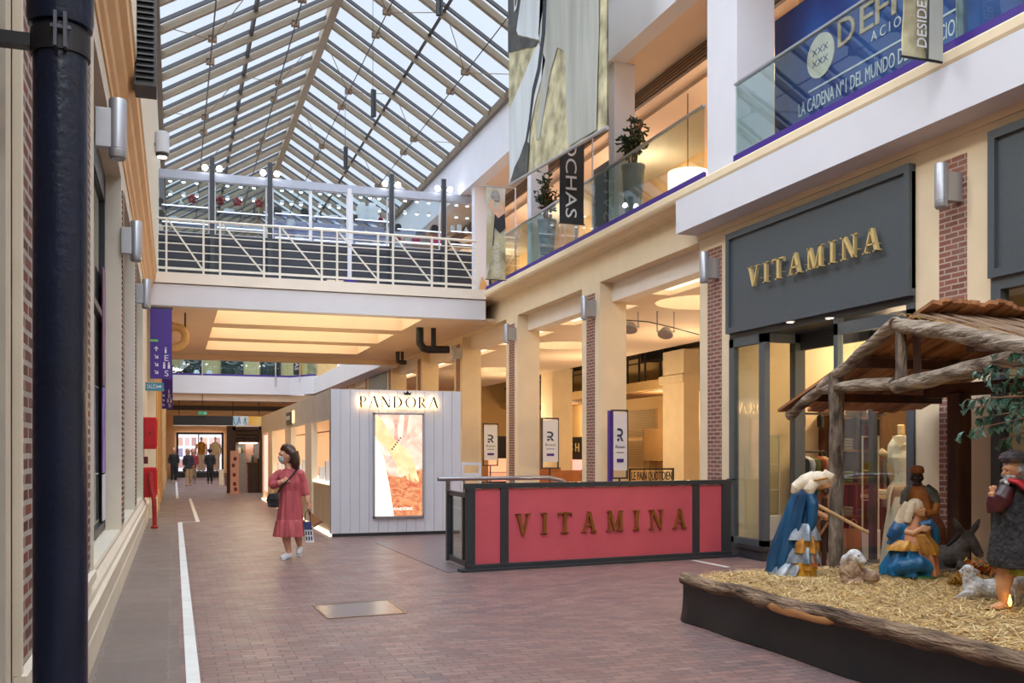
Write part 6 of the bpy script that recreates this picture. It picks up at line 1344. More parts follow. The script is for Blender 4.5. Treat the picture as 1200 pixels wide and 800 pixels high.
# handbag with its strap
t = thing('handbag', 'small black leather handbag hanging on the hip of the woman in the rose dress', 'handbag', F(321, 594, -8), None)
M_lea = mat('black_leather', (26, 26, 30), .4, var=.2, vs=14, bump=.2)
g = MB(); g.hexa([F(314.5, 593, -12), F(327, 594, -14), F(327, 594, -8), F(314.5, 593, -7)], [F(316, 578, -12), F(327, 577, -13), F(327, 577, -8.5), F(316, 578, -7.5)]); g.build('bag_body', M_lea, t, bevel=.02)
g = MB(); g.hexa([F(315, 585, -13.2), F(327.2, 585, -15), F(327.2, 585, -13), F(315, 585, -11.5)], [F(316, 577.5, -12.6), F(327.2, 576.5, -13.6), F(327.2, 576.5, -11), F(316, 577.5, -10)]); g.build('flap', M_lea, t, bevel=.008)
MB().tube([F(316, 580, -10), F(314, 585, -10), F(317, 592, -13)], .012, 8).build('side_handle', M_lea, t)
g = MB(); g.tube([F(326, 577, -11), F(330, 570, -12.2), F(338, 561.5, -11.2), F(346, 552, -7.6), F(349, 548.5, -2), F(350.5, 549, 4)], .012, 8); g.build('shoulder_strap', M_lea, t, smooth=True)
# shopping bags held in her hand
M_kraft = mat('kraft_paper', (164, 112, 70), .7, var=.12, vs=9)
t = thing('shopping_bag', 'white and navy patterned paper bag hanging from the hand of the woman in the dress', 'shopping bag', F(362, 635, -6), 'shopping bags in the woman hand')
A4 = lambda y, x0, x1, d0, d1, sl: [F(x0 + sl, y, d0), F(x1 + sl, y, d0), F(x1 + sl, y, d1), F(x0 + sl, y, d1)]
g = MB(); g.hexa(A4(635, 358, 367.5, -9, -4, 0), A4(611, 357, 366.5, -8, -5, -2.2)); g.build('paper_body', M_shoe, t)
g = MB(); g.hexa(A4(620, 357.6, 366.9, -9.05, -3.95, -1.4), A4(611, 357, 366.5, -8.1, -4.9, -2.3)); g.build('navy_print', mat('navy_print', (40, 48, 92), .6), t)
g = MB()
for j in range(2):
    for i in range(3): x = 359.2 + i * 2.9 - j * .0; g.hexa(A4(632.5 - j * 6.2, x - .8, x + .8, -9.35, -9.0, -.3 - j * .5), A4(628 - j * 6.2, x - .8, x + .8, -9.3, -8.95, -.6 - j * .5))
g.build('printed_marks', M_black, t)
MB().tube([F(356.5, 611, -6.5), F(357.5, 601, -5), F(360.5, 596.5, -4), F(362.5, 601, -5), F(363, 611, -6.5)], .008, 6).build('handle', M_brn, t)
t = thing('shopping_bag', 'plain brown kraft paper bag swinging behind the patterned bag in the woman hand', 'shopping bag', F(371, 618, 3), 'shopping bags in the woman hand')
g = MB(); g.hexa([F(366, 619, 0), F(378, 612, 0), F(378, 612, 5), F(366, 619, 5)], [F(361.5, 603, 1), F(364, 600.5, 1), F(364, 600.5, 3.5), F(361.5, 603, 3.5)]); g.build('paper_body', M_kraft, t)
g = MB(); g.hexa([F(367, 618.6, -.4), F(378.3, 612, -.4), F(378.3, 612, .1), F(367, 618.6, .1)], [F(368, 615, -.3), F(375.6, 610, -.3), F(375.6, 610, .2), F(368, 615, .2)]); g.build('folded_edge', mat('kraft_dark', (132, 86, 52), .7), t)
MB().tube([F(362, 603, 2), F(360.8, 597, -1), F(363.5, 601, 2)], .008, 6).build('handle', M_brn, t)
# distant walkers
def walker(px, py, H, label, hair, top, legs_c, yaw=90, shoe=(40, 38, 38), skirt=False, stride=2., bag=None, arms=1, longhair=False, z=0.):
    F = Fr(px, py, z); u = H / 48.0; t = thing('person', label, 'person', F.p0, 'walkers far down the corridor')
    X = lambda a: px + a * u
    Y = lambda b: py - b * u
    hm = mat('walker_hair_%d' % hair[0], hair, .6, var=.3); tm = mat('walker_top_%d_%d' % (top[0], top[2]), top, .7, var=.2, vs=8); lm = mat('walker_trousers_%d_%d' % (legs_c[0], legs_c[2]), legs_c, .7, var=.15, vs=8)
    g = MB(); Qh = F.head(g, X(0), Y(44.6), 0, 3.1 * u, yaw, 0); F.tube(g, [(X(0), Y(41.5), 0), (X(0), Y(39.5), 0)], 1.5 * u, 10); F.ell(g, X(0), Y(33), 0, (4.6 * u, 3 * u, 7.4 * u)); F.ell(g, X(0), Y(25), 0, (4.2 * u, 3 * u, 4 * u))
    for s in (-1, 1):
        F.tube(g, [(X(s * 4.6), Y(38.5), 0), (X(s * 6.2), Y(31.5), .5 * u), (X(s * 6), Y(25.5), -1.5 * u)], [1.6 * u, 1.35 * u, 1.0 * u], 10); F.hand(g, X(s * 6), Y(25.2), -1.5 * u, -90, 3.2 * u, .6)
        F.tube(g, [(X(s * 2), Y(25), 0), (X(s * 2.2), Y(13), s * stride * .4 * u), (X(s * 2.2), Y(2), s * stride * u)], [2.5 * u, 1.8 * u, 1.1 * u], 10); F.tube(g, [(X(s * 2.2), Y(1.6), s * stride * u), (X(s * 2.2), Y(.8), (s * stride - 2.6 if yaw < 180 and yaw > 0 else s * stride + 2.6) * u)], [1.1 * u, .9 * u], 8)
    hill(g, 'body', P_skin, .02, 1, t)
    g = MB(); F.robe(g, [(X(0), Y(22), 4.8 * u, 3.6 * u, 0), (X(0), Y(30), 4.4 * u, 3.4 * u, 0), (X(0), Y(36), 5 * u, 3.3 * u, 0), (X(0), Y(39.8), 3.4 * u, 2.4 * u, 0)], 5, .04, 24)
    for s in (-1, 1): F.tube(g, [(X(s * 4.2), Y(38.8), 0), (X(s * 6.2), Y(31.5), .5 * u), (X(s * 6), Y(26.5), -1.5 * u)], [2. * u, 1.8 * u, 1.4 * u], 10)
    hill(g, 'jacket', tm, .018, 1, t)
    g = MB(); F.ell(g, X(0), Y(25), 0, (4.4 * u, 3.3 * u, 3.4 * u))
    for s in (-1, 1): F.tube(g, [(X(s * 2), Y(25), 0), (X(s * 2.2), Y(13), s * stride * .4 * u), (X(s * 2.2), Y(3), s * stride * u)], [2.8 * u, 2.2 * u, 1.6 * u], 10)
    hill(g, 'trousers', lm, .018, 1, t)
    g = MB(); y_ = math.radians(yaw); F.ell(g, X(-.5 * math.cos(y_)), Y(45.4), .7 * u * math.sin(y_), (3.3 * u, 3.3 * u, 3.0 * u))
    if longhair: F.tube(g, [(X(-1.2 * math.cos(y_)), Y(45), 1.2 * u * math.sin(y_)), (X(-1.2 * math.cos(y_)), Y(39), 1.6 * u * math.sin(y_))], [3.1 * u, 2.4 * u], 12)
    hill(g, 'hair', hm, .016, 1, t)
    for s in (-1, 1): g = MB(); F.tube(g, [(X(s * 2.2), Y(.9), (s * stride + .8) * u), (X(s * 2.2), Y(.8), (s * stride - 2.4) * u)], [1.4 * u, 1.1 * u], 10); g.build('shoe', mat('walker_shoe_%d' % shoe[0], shoe, .5), t, smooth=True)
    if bag: g = MB(); F.ell(g, X(-5), Y(21), -2 * u, (2.6 * u, 1.2 * u, 2.6 * u)); F.tube(g, [(X(-5), Y(22), -2 * u), (X(-3), Y(38), -2.4 * u)], .35 * u, 6); tag(g.build('bag', M_lea), 'black shoulder bag carried by the fair-haired person in khaki trousers', 'bag')
walker(203.8, 565, 40.5, 'person in all black walking close to the wall far down the corridor', (150, 110, 70), (34, 34, 38), (36, 36, 42), 90, (200, 196, 190), longhair=True)
walker(221, 569, 43.5, 'fair-haired person in dark jacket and khaki trousers, second walker from the wall', (196, 160, 104), (44, 46, 60), (176, 148, 110), 60, (150, 120, 90), bag=True, longhair=True)
walker(226.5, 566, 40, 'person in red top half hidden behind the khaki trousers', (110, 80, 60), (168, 52, 56), (150, 130, 104), 80, (90, 70, 60), longhair=True)
walker(246, 566.5, 41, 'man in black seen from behind, standing before the bright shop window', (40, 34, 32), (26, 28, 34), (28, 28, 32), 270)
# seated visitor upstairs
F = Fr(214, 441, 0); Yb = 56.5; p = onY(214, Yb); t = thing('person', 'person in pale shirt and dark trousers seated on the far upper balcony', 'person', (p.x, Yb, 5.5))
class Fw(Fr):
    def __init__(s, px, py, p0, m): s.px, s.py, s.p0, s.m = px, py, p0, m; v = V((p0.x, p0.y, 0)).normalized(); s.b = v; s.r = V((v.y, -v.x, 0))
F = Fw(214, 441, V((p.x, Yb, 5.5)), .046)
g = MB(); F.head(g, 215.5, 415.5, 0, 2.6, 20, 0); F.tube(g, [(214.8, 419, 0), (214, 422, 0)], 1.3, 10); F.ell(g, 213.5, 425, 0, (4, 3, 5)); F.tube(g, [(214, 422, -2), (218, 427, -3), (220.5, 425, -3)], [1.4, 1.2, .9], 10); F.hand(g, 220.5, 425, -3, 20, 3, .6); F.tube(g, [(213, 430, 0), (219, 431, -1), (219.5, 440, -1)], [2.4, 2, 1.3], 10); F.tube(g, [(213, 430, 2), (218, 431.5, 3), (217, 440, 3)], [2.4, 2, 1.3], 10); hill(g, 'body', P_skin, .02, 1, t)
g = MB(); F.robe(g, [(213, 431, 4.4, 3.4, 0), (213.5, 424, 4.4, 3.3, 0), (214.3, 420.5, 2.6, 2, 0)], 5, .03, 24); F.tube(g, [(214, 422, -2), (218, 427, -3), (219.6, 425.6, -3)], [1.9, 1.7, 1.3], 10); hill(g, 'shirt', mat('pale_shirt', (196, 190, 180), .7), .02, 1, t)
g = MB(); F.tube(g, [(212, 430.5, 0), (219, 431, -1), (219.5, 439.5, -1)], [3, 2.5, 1.7], 10); F.tube(g, [(212, 430.5, 2), (218, 431.5, 3), (217, 439.5, 3)], [3, 2.5, 1.7], 10); hill(g, 'trousers', M_black, .02, 1, t)
g = MB(); F.ell(g, 215, 414.2, .6, (2.8, 2.8, 2.4)); hill(g, 'hair', P_hair, .016, 1, t)
t = thing('stool', 'black padded seat under the person on the far upper balcony', 'seat', F(211.5, 441, 1)); g = MB(); F.ell(g, 211, 433.6, 1, (5.5, 5, 1.6)); g.build('seat_pad', M_black, t, smooth=True)
for a in (-3.5, 3.5):
    for dd in (-2.5, 4.5): MB().tube([F(211 + a * .8, 434.5, dd), F(211 + a, 441, dd)], .025, 8).build('leg', M_black, t)
# ================================================================ far end of the corridor
E_lav = lamp('shop_window_lavender', (232, 226, 250), 1.15)
YW = 60.8; xa, xb = onY(206.5, YW).x, onY(262, YW).x; z0, z1 = onY(235, YW, 553).z, onY(235, YW, 506.5).z
t = thing('lit_shop_window', 'bright lavender lit shop window with black frame at the corridor end', 'shop window', ((xa + xb) / 2, YW, z0))
MB().box(xa, xb, YW + .05, YW + .1, z0, z1).build('light_panel', E_lav, t)
g = MB(); fr = .12; g.box(xa, xb, YW - .1, YW + .05, z1 - fr, z1); g.box(xa, xb, YW - .1, YW + .05, z0, z0 + .06); g.box(xa, xa + fr, YW - .1, YW + .05, z0, z1); g.box(xb - fr, xb, YW - .1, YW + .05, z0, z1); xm = xa + (xb - xa) * .47; g.box(xm - .03, xm + .03, YW - .05, YW + .05, z0, z1); g.build('frame', M_black, t)
MB().box(xa, xb, YW - .75, YW + .05, 0, z0).build('plinth', M_dgrey, t)
cols = [(150, 110, 120), (90, 96, 150), (190, 150, 140), (120, 130, 170), (200, 170, 180), (100, 80, 90)]
R_ = random.Random(2)
for i, u in enumerate((.09, .23, .37, .60, .74, .88)):
    for j in range(3):
        x = xa + (xb - xa) * u; z = z0 + .25 + j * (z1 - z0 - .4) / 3; c = cols[(i * 2 + j) % 6]
        MB().box(x - .14, x + .14, YW + .03, YW + .052, z, z + .5).build('photo_print', lamp('photo_print_%d' % ((i * 2 + j) % 6), tuple(min(255, q + 40) for q in c), .7), t)
def mannequin(F, pxc, top, bot, label, group, cloth, skin, dress=True, arms=False):
    t = thing('mannequin', label, 'mannequin', F(pxc, bot), group); H = bot - top; X = lambda a: pxc + a * H; Y = lambda b: bot - b * H
    g = MB(); F.ell(g, X(0), Y(.95), 0, (.04 * H, .045 * H, .055 * H)) if not arms else None; F.tube(g, [(X(0), Y(.9 if not arms else 1.0), 0), (X(0), Y(.8), 0)], .028 * H, 10); F.ell(g, X(0), Y(.7), 0, (.1 * H, .06 * H, .15 * H)); F.ell(g, X(0), Y(.52), 0, (.1 * H, .07 * H, .09 * H))
    for s in (-1, 1):
        F.tube(g, [(X(s * .05), Y(.5), 0), (X(s * .05), Y(.25), 0), (X(s * .05), Y(.02), 0)], [.055 * H, .04 * H, .025 * H], 10)
        if not arms: F.tube(g, [(X(s * .12), Y(.8), 0), (X(s * .15), Y(.64), 0), (X(s * .14), Y(.5), -.03 * H)], [.033 * H, .028 * H, .02 * H], 10)
        else: F.tube(g, [(X(s * .1), Y(.81), 0), (X(s * .135), Y(.775), 0)], [.04 * H, .035 * H], 10)
    hill(g, 'figure', skin, max(.006, .012 * H * F.m), 2, t); return t, X, Y
F = Fw(238, 553, V((onY(238, 60.3).x, 60.3, z0)), 58 / FPX)
for pxc, lab, w in ((236.0, 'mannequin in cream trousers in the bright far window, beside the window post', True), (251.5, 'mannequin in pale top in the bright far window, away from the post', False)):
    t2, X, Y = mannequin(F, pxc, 512, 553, lab, 'mannequins in the bright far window', None, mat('mannequin_pale', (224, 204, 186), .5))
    g = MB(); F.robe(g, [(X(0), Y(.5), 4.4, 3.4, 0), (X(0), Y(.66), 4, 3.2, 0), (X(0), Y(.8), 4.6, 2.8, 0), (X(0), Y(.86), 2, 1.6, 0)], 5, .04, 24); g.build('top', M_must if w else mat('cream_knit', (232, 222, 190), .7), t2, smooth=True)
    g = MB()
    for s in (-1, 1): F.tube(g, [(X(s * .05), Y(.54), 0), (X(s * .055), Y(.05), 0)], [2.9, 2.6], 12)
    g.build('trousers', mat('cream_trousers', (236, 230, 222), .7), t2, smooth=True)
# wooden box and cream counter blocks near the window
for px, py, w, h, c, lab in ((259.5, 568, 2.6, 17, M_cream, 'cream pedestal standing next to the dark far kiosk'), (266, 569, 2.0, 14, M_wood, 'brown wooden pedestal touching the dark far kiosk')):
    p = onZ(px, py); m = (p.x * ST + p.y * CT) / FPX; one('pedestal', MB().box(p.x - w * m, p.x + w * m, p.y, p.y + 2 * w * m, 0, h * m).box(p.x - w * m * 1.1, p.x + w * m * 1.1, p.y - w * m * .1, p.y + 2.1 * w * m, h * m, h * m * 1.06), c, lab, 'pedestal', 'pedestals at the corridor end')
# hanging shop sign band with coloured panel, little green exit sign
YD = 54.6; xa, xb = onY(203, YD).x, onY(273, YD).x; za, zb3 = onY(240, YD, 498).z, onY(240, YD, 487).z
t = thing('overhead_sign_band', 'long dark overhead sign band with a blue and orange printed end across the corridor', 'sign', ((xa + xb) / 2, YD, za))
MB().box(xa, xb, YD, YD + .1, za, zb3).build('dark_board', M_black, t); xc, xd = onY(291, YD).x, onY(308, YD).x
MB().box(xb, xc, YD, YD + .1, za, zb3).build('blue_board', mat('sky_blue_print', (120, 190, 220), .5, c2=(230, 236, 240), vs=3), t); MB().box(xc, xd, YD, YD + .1, za, zb3).build('orange_board', mat('orange_print', (236, 170, 60), .5, c2=(240, 200, 110), vs=2), t)
g = MB(); w_ = xc - xb
for k in range(5): x = xb + w_ * (.1 + k * .19); g.bar((x, YD - .01, za + .08), (x + (.12 if k % 2 else -.08), YD - .01, zb3 - .06), .07, .02)
g.build('dark_graphics', M_black, t); MB().box(xa, xd, YD - .02, YD + .02, za - .05, za - .01).build('light_edge', M_offw, t)
for x in (xa + .3, xb, xd - .2): MB().tube([(x, YD + .05, zb3), (x, YD + .05, 4.56)], .02, 6).build('hanger', M_black, t)
p = onY(237.5, 54.2, 484); t = thing('exit_light', 'tiny green exit light hanging above the dark sign band', 'sign', p)
MB().box(p.x - .22, p.x + .22, 54.2, 54.26, p.z - .1, p.z + .1).build('board', mat('exit_green', (60, 160, 120), .4), t); g = MB(); arrow(g, (p.x + .1, 54.2, p.z), -1.57, .14); g.build('arrow_mark', M_white, t); MB().tube([(p.x, 54.23, p.z + .1), (p.x, 54.23, 4.56)], .015, 6).build('hanger', M_black, t)
# dark wooden far kiosk with shelves
YK = 36.7; xa, xb = onY(266, YK).x, onY(309, YK).x; zt = onY(288, YK, 499).z
t = thing('dark_kiosk', 'dark brown wooden gift kiosk with lit shelves behind the white kiosk', 'kiosk', ((xa + xb) / 2, YK, 0)); M_dk = mat('dark_kiosk_wood', (62, 42, 34), .55, var=.25, vs=6, stretch=(1, 1, .2))
MB().box(xa, xa + .3, YK, YK + .25, 0, zt).build('post', M_dk, t); MB().box(xb - .15, xb, YK, YK + .25, 0, zt).build('post', M_dk, t)
g = MB()
for k in range(4): g.box(xa + .2, xb, YK + .06 * k, YK + 1.6, zt - .16 - .14 * k, zt - .04 - .14 * k)
g.build('stepped_cornice', M_dk, t); MB().box(xa + .1, xb, YK + 1.8, YK + 1.9, 0, zt).build('back_wall', mat('kiosk_grey_back', (150, 150, 158), .6), t)
MB().box(xa + .75, xb, YK + .1, YK + .5, 0, 1.05).build('counter', M_dk, t); MB().box(xa + .72, xb, YK + .05, YK + .55, 1.05, 1.1).build('counter_top', M_dk, t)
for z in (1.4, 1.85): MB().box(xa + .4, xb - .9, YK + 1.3, YK + 1.75, z, z + .04).build('shelf', M_dk, t)
MB().box(xa + .5, xb - .2, YK + .2, YK + 1.6, zt - .63, zt - .6).build('shelf_light', lamp('kiosk_lamp', (255, 226, 190), 4.), t)
R_ = random.Random(5); nm = ['bottle', 'jar', 'box', 'vase', 'tin', 'pot']; gc = [(220, 214, 200), (60, 80, 70), (176, 120, 70), (44, 40, 44), (200, 180, 150), (150, 60, 60)]
gn = ['cream', 'dark green', 'tan', 'black', 'beige', 'dull red']
for k in range(6):
    for j, z in enumerate((1.44, 1.89, 1.1)):
        x = xa + .52 + k * .1 + (.3 if j == 2 else 0); p = V((x, YK + (1.5 if j < 2 else .3), z)); g = MB(); pot(g, p, .045, R_.uniform(.14, .28), (k + j) % 3)
        one('gift_' + nm[k], g, mat('gift_%d' % k, gc[(k + j) % 6], .5), '%s gift %s on the %s of the dark far kiosk' % (gn[(k + j) % 6], nm[k], ('lower shelf', 'upper shelf', 'counter')[j]), nm[k], 'goods in the dark far kiosk', smooth=True)
for m_ in list(MATS):
    pass
one('light_column', MB().lathe([(.14, 0), (.14, 1.2), (.12, 1.25)], (xb - .45, YK + .7, .0), 16).box(xb - .58, xb - .32, YK + .6, YK + .82, 1.25, 2.1), mat('pale_pink_display', (214, 176, 176), .5), 'pale pink display tower inside the dark far kiosk', 'display')
Ys = 35.9; x0, x1 = onY(270, Ys).x, onY(280, Ys).x; t = thing('standee', 'pink patterned floor standee in front of the dark far kiosk', 'standee', ((x0 + x1) / 2, Ys, 0)); M_pinkp = mat('pink_print', (222, 176, 164), .6, var=.1, vs=4)
MB().box(x0, x1, Ys, Ys + .12, .03, onY(275, Ys, 528).z).build('panel', M_pinkp, t); MB().box(x0 - .05, x1 + .06, Ys - .06, Ys + .22, 0, .03).build('foot', M_pinkp, t)
g = MB()
for u, v in ((.5, .25), (.45, .47), (.6, .12), (.35, .7), (.55, .86)): g.ell((x0 + (x1 - x0) * u, Ys - .002, v * 1.45), (.06, .006, .075), 10)
g.build('print_dots', mat('dark_red_print', (110, 44, 50), .6), t)
p = onZ(291, 573.5); one('floor_tape', MB().box(x1 + .2, x1 + 1.3, Ys + .5, Ys + .56, .001, .005), M_tape, 'striped tape edge before the dark far kiosk', 'tape', 'white floor tape lines')
# balcony shop windows, small banners, tents
for n, (a, b, lab) in enumerate(((216, 236, 0), (260, 284, 1), (306, 328, 2)), 7):
    xa, xb = onY(a, 57.4).x, onY(b, 57.4).x; w = struct(MB().box(xa, xb, 57.42, 57.5, 5.5, 7.2).build('window_%d' % n, mat('dark_green_glass', (40, 58, 54), .15, var=.2, vs=1)))
    g = MB(); c = (xa + xb) / 2
    g.tube([(c + .3 * math.cos(q * .35), 57.4, 6.6 + .16 * math.sin(q * .35)) for q in range(19)], .018, 6); g.tube([(c - .34, 57.4, 6.5), (c - .1, 57.4, 6.66), (c + .12, 57.4, 6.54), (c + .36, 57.4, 6.68)], .016, 6)
    struct(g.build('window_logo', M_alu, w)); f = MB(); f.box(xa - .06, xa, 57.38, 57.5, 5.5, 7.25); f.box(xb, xb + .06, 57.38, 57.5, 5.5, 7.25); f.box(xa, xb, 57.38, 57.5, 7.2, 7.25); struct(f.build('window_frame', M_dgrey, w))
for x0, x1, lab in ((224.5, 236, 'pale folded display tent on the far balcony beside the seated person'), (239.5, 251, 'pale folded display tent on the far balcony next to the glass post')):
    a, b = onY(x0, 55.5), onY(x1, 55.5); one('display_tent', MB().hexa([(a.x, 55.3, 5.5), (b.x, 55.3, 5.5), (b.x, 55.9, 5.5), (a.x, 55.9, 5.5)], [((a.x + b.x) / 2 - .1, 55.5, 5.9), ((a.x + b.x) / 2 + .1, 55.5, 5.9), ((a.x + b.x) / 2 + .1, 55.6, 5.9), ((a.x + b.x) / 2 - .1, 55.6, 5.9)]), M_white, lab, 'display tent', 'folded tents on the far balcony')
t = thing('glass_railing', 'glass railing along the far white balcony at the corridor end', 'railing', (3, YC, 5.5)); x = XL + .1
for k in range(4): MB().box(XL + .1 + k * 1.58, XL + .1 + k * 1.58 + 1.54, YC + .1, YC + .112, 5.6, 6.6).build('pane', G_rail, t)
MB().hexa([(5.8, YC + .1, 5.6), (5.81, YC + .112, 5.6), (7.08, YC - 1.43, 5.6), (7.07, YC - 1.45, 5.6)], [(5.8, YC + .1, 6.6), (5.81, YC + .112, 6.6), (7.08, YC - 1.43, 6.6), (7.07, YC - 1.45, 6.6)]).build('pane', G_rail, t)
MB().tube([(XL + .1, YC + .1, 6.62), (5.8, YC + .1, 6.62), (7.08, YC - 1.44, 6.62)], .03, 8).build('handrail', M_steel, t)
for px in (237, 323): p = onY(px, YC - .03); MB().box(p.x - .03, p.x + .03, YC - .05, YC + .0, 5.0 if px > 300 else 5.5, 6.62).build('post', M_steel, t)
for px0, px1, pyb, pyt, mt, lab, tx in ((344, 350.5, 439, 400, mat('banner_black', (36, 36, 42), .6), 'small black ROCHAS banner at the far balcony corner', 'ROCHAS'), (360, 371, 439, 412, B_sand, 'small sand coloured banner at the far balcony corner', None)):
    Yq = YC - .9; a, b = onY(px0, Yq, pyb), onY(px1, Yq, pyt); t = thing('shop_banner', lab, 'banner', (a.x, Yq, a.z), 'small banners at the far balcony')
    MB().box(a.x, b.x, Yq, Yq + .02, a.z, b.z).build('fabric', mt, t); MB().box(a.x - .03, b.x + .05, Yq, Yq + .03, b.z, b.z + .03).build('top_pole', M_alu, t); MB().tube([(b.x + .03, Yq + .015, 5.2), (b.x + .03, Yq + .015, b.z + .02)], .02, 8).build('pole', M_alu, t)
    if tx: g = MB(); put_text(g, tx, (a.x + .07, Yq - .008, b.z - .1), (0, 0, -1), (1, 0, 0), (b.z - a.z) * .8, .18, .005); g.build('lettering', M_white, t)
a, b = onY(351, YC + .5, 441), onY(355, YC + .5, 428); one('yellow_box', MB().box(a.x, b.x, YC + .5, YC + .7, 5.5, b.z + .05).box(a.x - .02, b.x + .02, YC + .48, YC + .72, b.z + .05, b.z + .09), mat('amber_box', (236, 176, 90), .5), 'amber coloured box on the far balcony corner beside the black banner', 'box')
# dark shop sign among the far columns
ya, yb = COL[6][1] + .05, COL[7][0] - .05
t = thing('far_shop_sign', 'dark grey shop sign board among the columns above the white kiosk roof', 'sign', (XR, (ya + yb) / 2, 3.3)); MB().box(XR, XR + .1, ya, yb, 3.2, 4.7).build('board', M_grey, t); g = MB(); put_text(g, 'BESIA', (XR - .006, yb - .9, 3.65), (0, -1, 0), (0, 0, 1), 1.8, .3, .012); g.build('lettering', M_white, t)
# ================================================================ things in the hall
M_sgn = mat('white_sign_board', (226, 226, 228), .4, var=.03); M_rossi = mat('rossi_blue', (48, 72, 104), .4)
def stand_sign(px0, px1, py0, py1, Y, label, side=False):
    a, b = onY(px0, Y, py1), onY(px1, Y, py0); w = b.x - a.x; t = thing('pole_sign', label, 'sign', ((a.x + b.x) / 2, Y, 0), 'white shop signs with the blue emblem')
    MB().box(a.x, b.x, Y, Y + .05, a.z, b.z).build('board', M_sgn, t); f = MB(); q = .018
    f.box(a.x - q, a.x, Y - .01, Y + .06, a.z - .14, b.z + .03); f.box(b.x, b.x + q, Y - .01, Y + .06, a.z - .14, b.z + .03); f.box(a.x - q, b.x + q, Y - .01, Y + .06, b.z + .02, b.z + .05); f.box(a.x - q, b.x + q, Y - .01, Y + .06, a.z - .16, a.z - .13); f.build('frame', M_dgrey, t)
    if side: MB().box(a.x - .08, a.x - q, Y - .02, Y + .08, a.z - .22, b.z + .03).build('purple_side', M_purple, t)
    MB().tube([((a.x + b.x) / 2, Y + .03, 0), ((a.x + b.x) / 2, Y + .03, a.z - .13)], .02, 8).build('pole', M_dgrey, t); MB().lathe([(.17, 0), (.17, .012), (.03, .03)], ((a.x + b.x) / 2, Y + .03, 0), 20).build('foot', M_dgrey, t)
    H = b.z - a.z; g = MB(); c = (a.x + b.x) / 2; z = a.z + H * .52; s = w * .3
    for poly in arc(0, H * .13, s * .75, H * .075, s * .42, H * .042, -90, 110, 10): g.prism(poly, (c - s * .1, Y, z), (1, 0, 0), (0, 0, 1), .006)
    for poly in (rect(-s * .7, H * .165, 0, H * .205), rect(-s * .7, H * .055, s * .1, H * .097), [(-s * .1, H * .055), (s * .35, H * .055), (s * .8, -H * .02), (s * .3, -H * .02)], [(-s * .7, -H * .02), (-s * .3, -H * .02), (-s * .1, H * .03), (-s * .7, H * .03)]): g.prism(poly, (c, Y, z), (1, 0, 0), (0, 0, 1), .006)
    g.build('emblem', M_rossi, t)
    g = MB(); put_text(g, 'Rossi', (c - w * .32, Y, a.z + H * .38), (1, 0, 0), (0, 0, 1), w * .64, H * .055, .006); g.box(c - w * .25, c + w * .25, Y - .004, Y, a.z + H * .30, a.z + H * .315); g.build('lettering', M_rossi, t)
    MB().box(c - w * .24, c + w * .24, Y - .006, Y, a.z + H * .14, a.z + H * .2).build('purple_label', M_purple, t)
stand_sign(718.5, 735, 483, 551, 16.5, 'white ROSSI emblem sign with purple side in front of the column behind the barrier', True)
stand_sign(636, 654, 492, 541, 21.3, 'white ROSSI emblem sign in the opening behind the long red barrier, middle of three')
stand_sign(567, 583, 498, 539, 26.0, 'white ROSSI emblem sign nearest the white kiosk wall, smallest of three')
for px0, px1, py0, py1, lab, tx in ((663, 700, 511, 538, 'black sign with pale letters S H on the back wall of the hall', 'S H'),):
    a, b = onX(px0, 17.3, py1), onX(px1, 17.3, py0); t = thing('wall_sign', lab, 'sign', (17.3, a.y, a.z)); MB().box(17.3, 17.38, a.y, b.y, a.z, b.z).build('board', M_black, t); MB().box(17.28, 17.3, a.y, b.y, b.z - .06, b.z).build('top_strip', M_dgrey, t)
    g = MB(); q = onX(668.5, 17.28, 529); put_text(g, tx, (17.29, q.y, q.z), (0, -1, 0), (0, 0, 1), 1.0, .38, .012); g.build('lettering', mat('pale_yellow_letter', (232, 214, 150), .5), t)
a, b = onY(583, 46.5, 538), onY(596, 46.5, 511); one('black_board', MB().box(a.x, b.x, 46.44, 46.59, a.z, b.z).box(a.x + .05, b.x - .05, 46.42, 46.44, a.z + .05, a.z + .12), M_black, 'plain black board on the back wall behind the smallest white sign', 'board')
L_pink = lamp('salmon_display', (255, 150, 110), .9); L_pk2 = lamp('pink_display', (255, 150, 150), .9)
a, b = onY(573, 44, 563), onY(600, 44, 537); t = thing('lit_display', 'orange lit display wall beyond the smallest white sign', 'display', (a.x, 44, 0)); MB().box(a.x, b.x, 44, 44.1, .1, b.z).build('light_panel', L_pink, t); MB().box(a.x - .05, b.x + .05, 43.98, 44.15, 0, .1).build('base', M_dgrey, t); MB().box(a.x, b.x, 43.7, 44, .5, .55).build('shelf', M_white, t)
a, b = onX(663, 17.2, 556), onX(700, 17.2, 539); t = thing('lit_display', 'pink lit counter display under the black sign on the back wall', 'display', (17.2, a.y, 0)); MB().box(17.2, 17.35, a.y, b.y, .2, b.z).build('light_panel', L_pk2, t); MB().box(17.15, 17.35, a.y, b.y, 0, .2).build('base', M_dgrey, t); MB().box(16.9, 17.2, a.y, b.y, .62, .66).build('shelf', M_black, t)
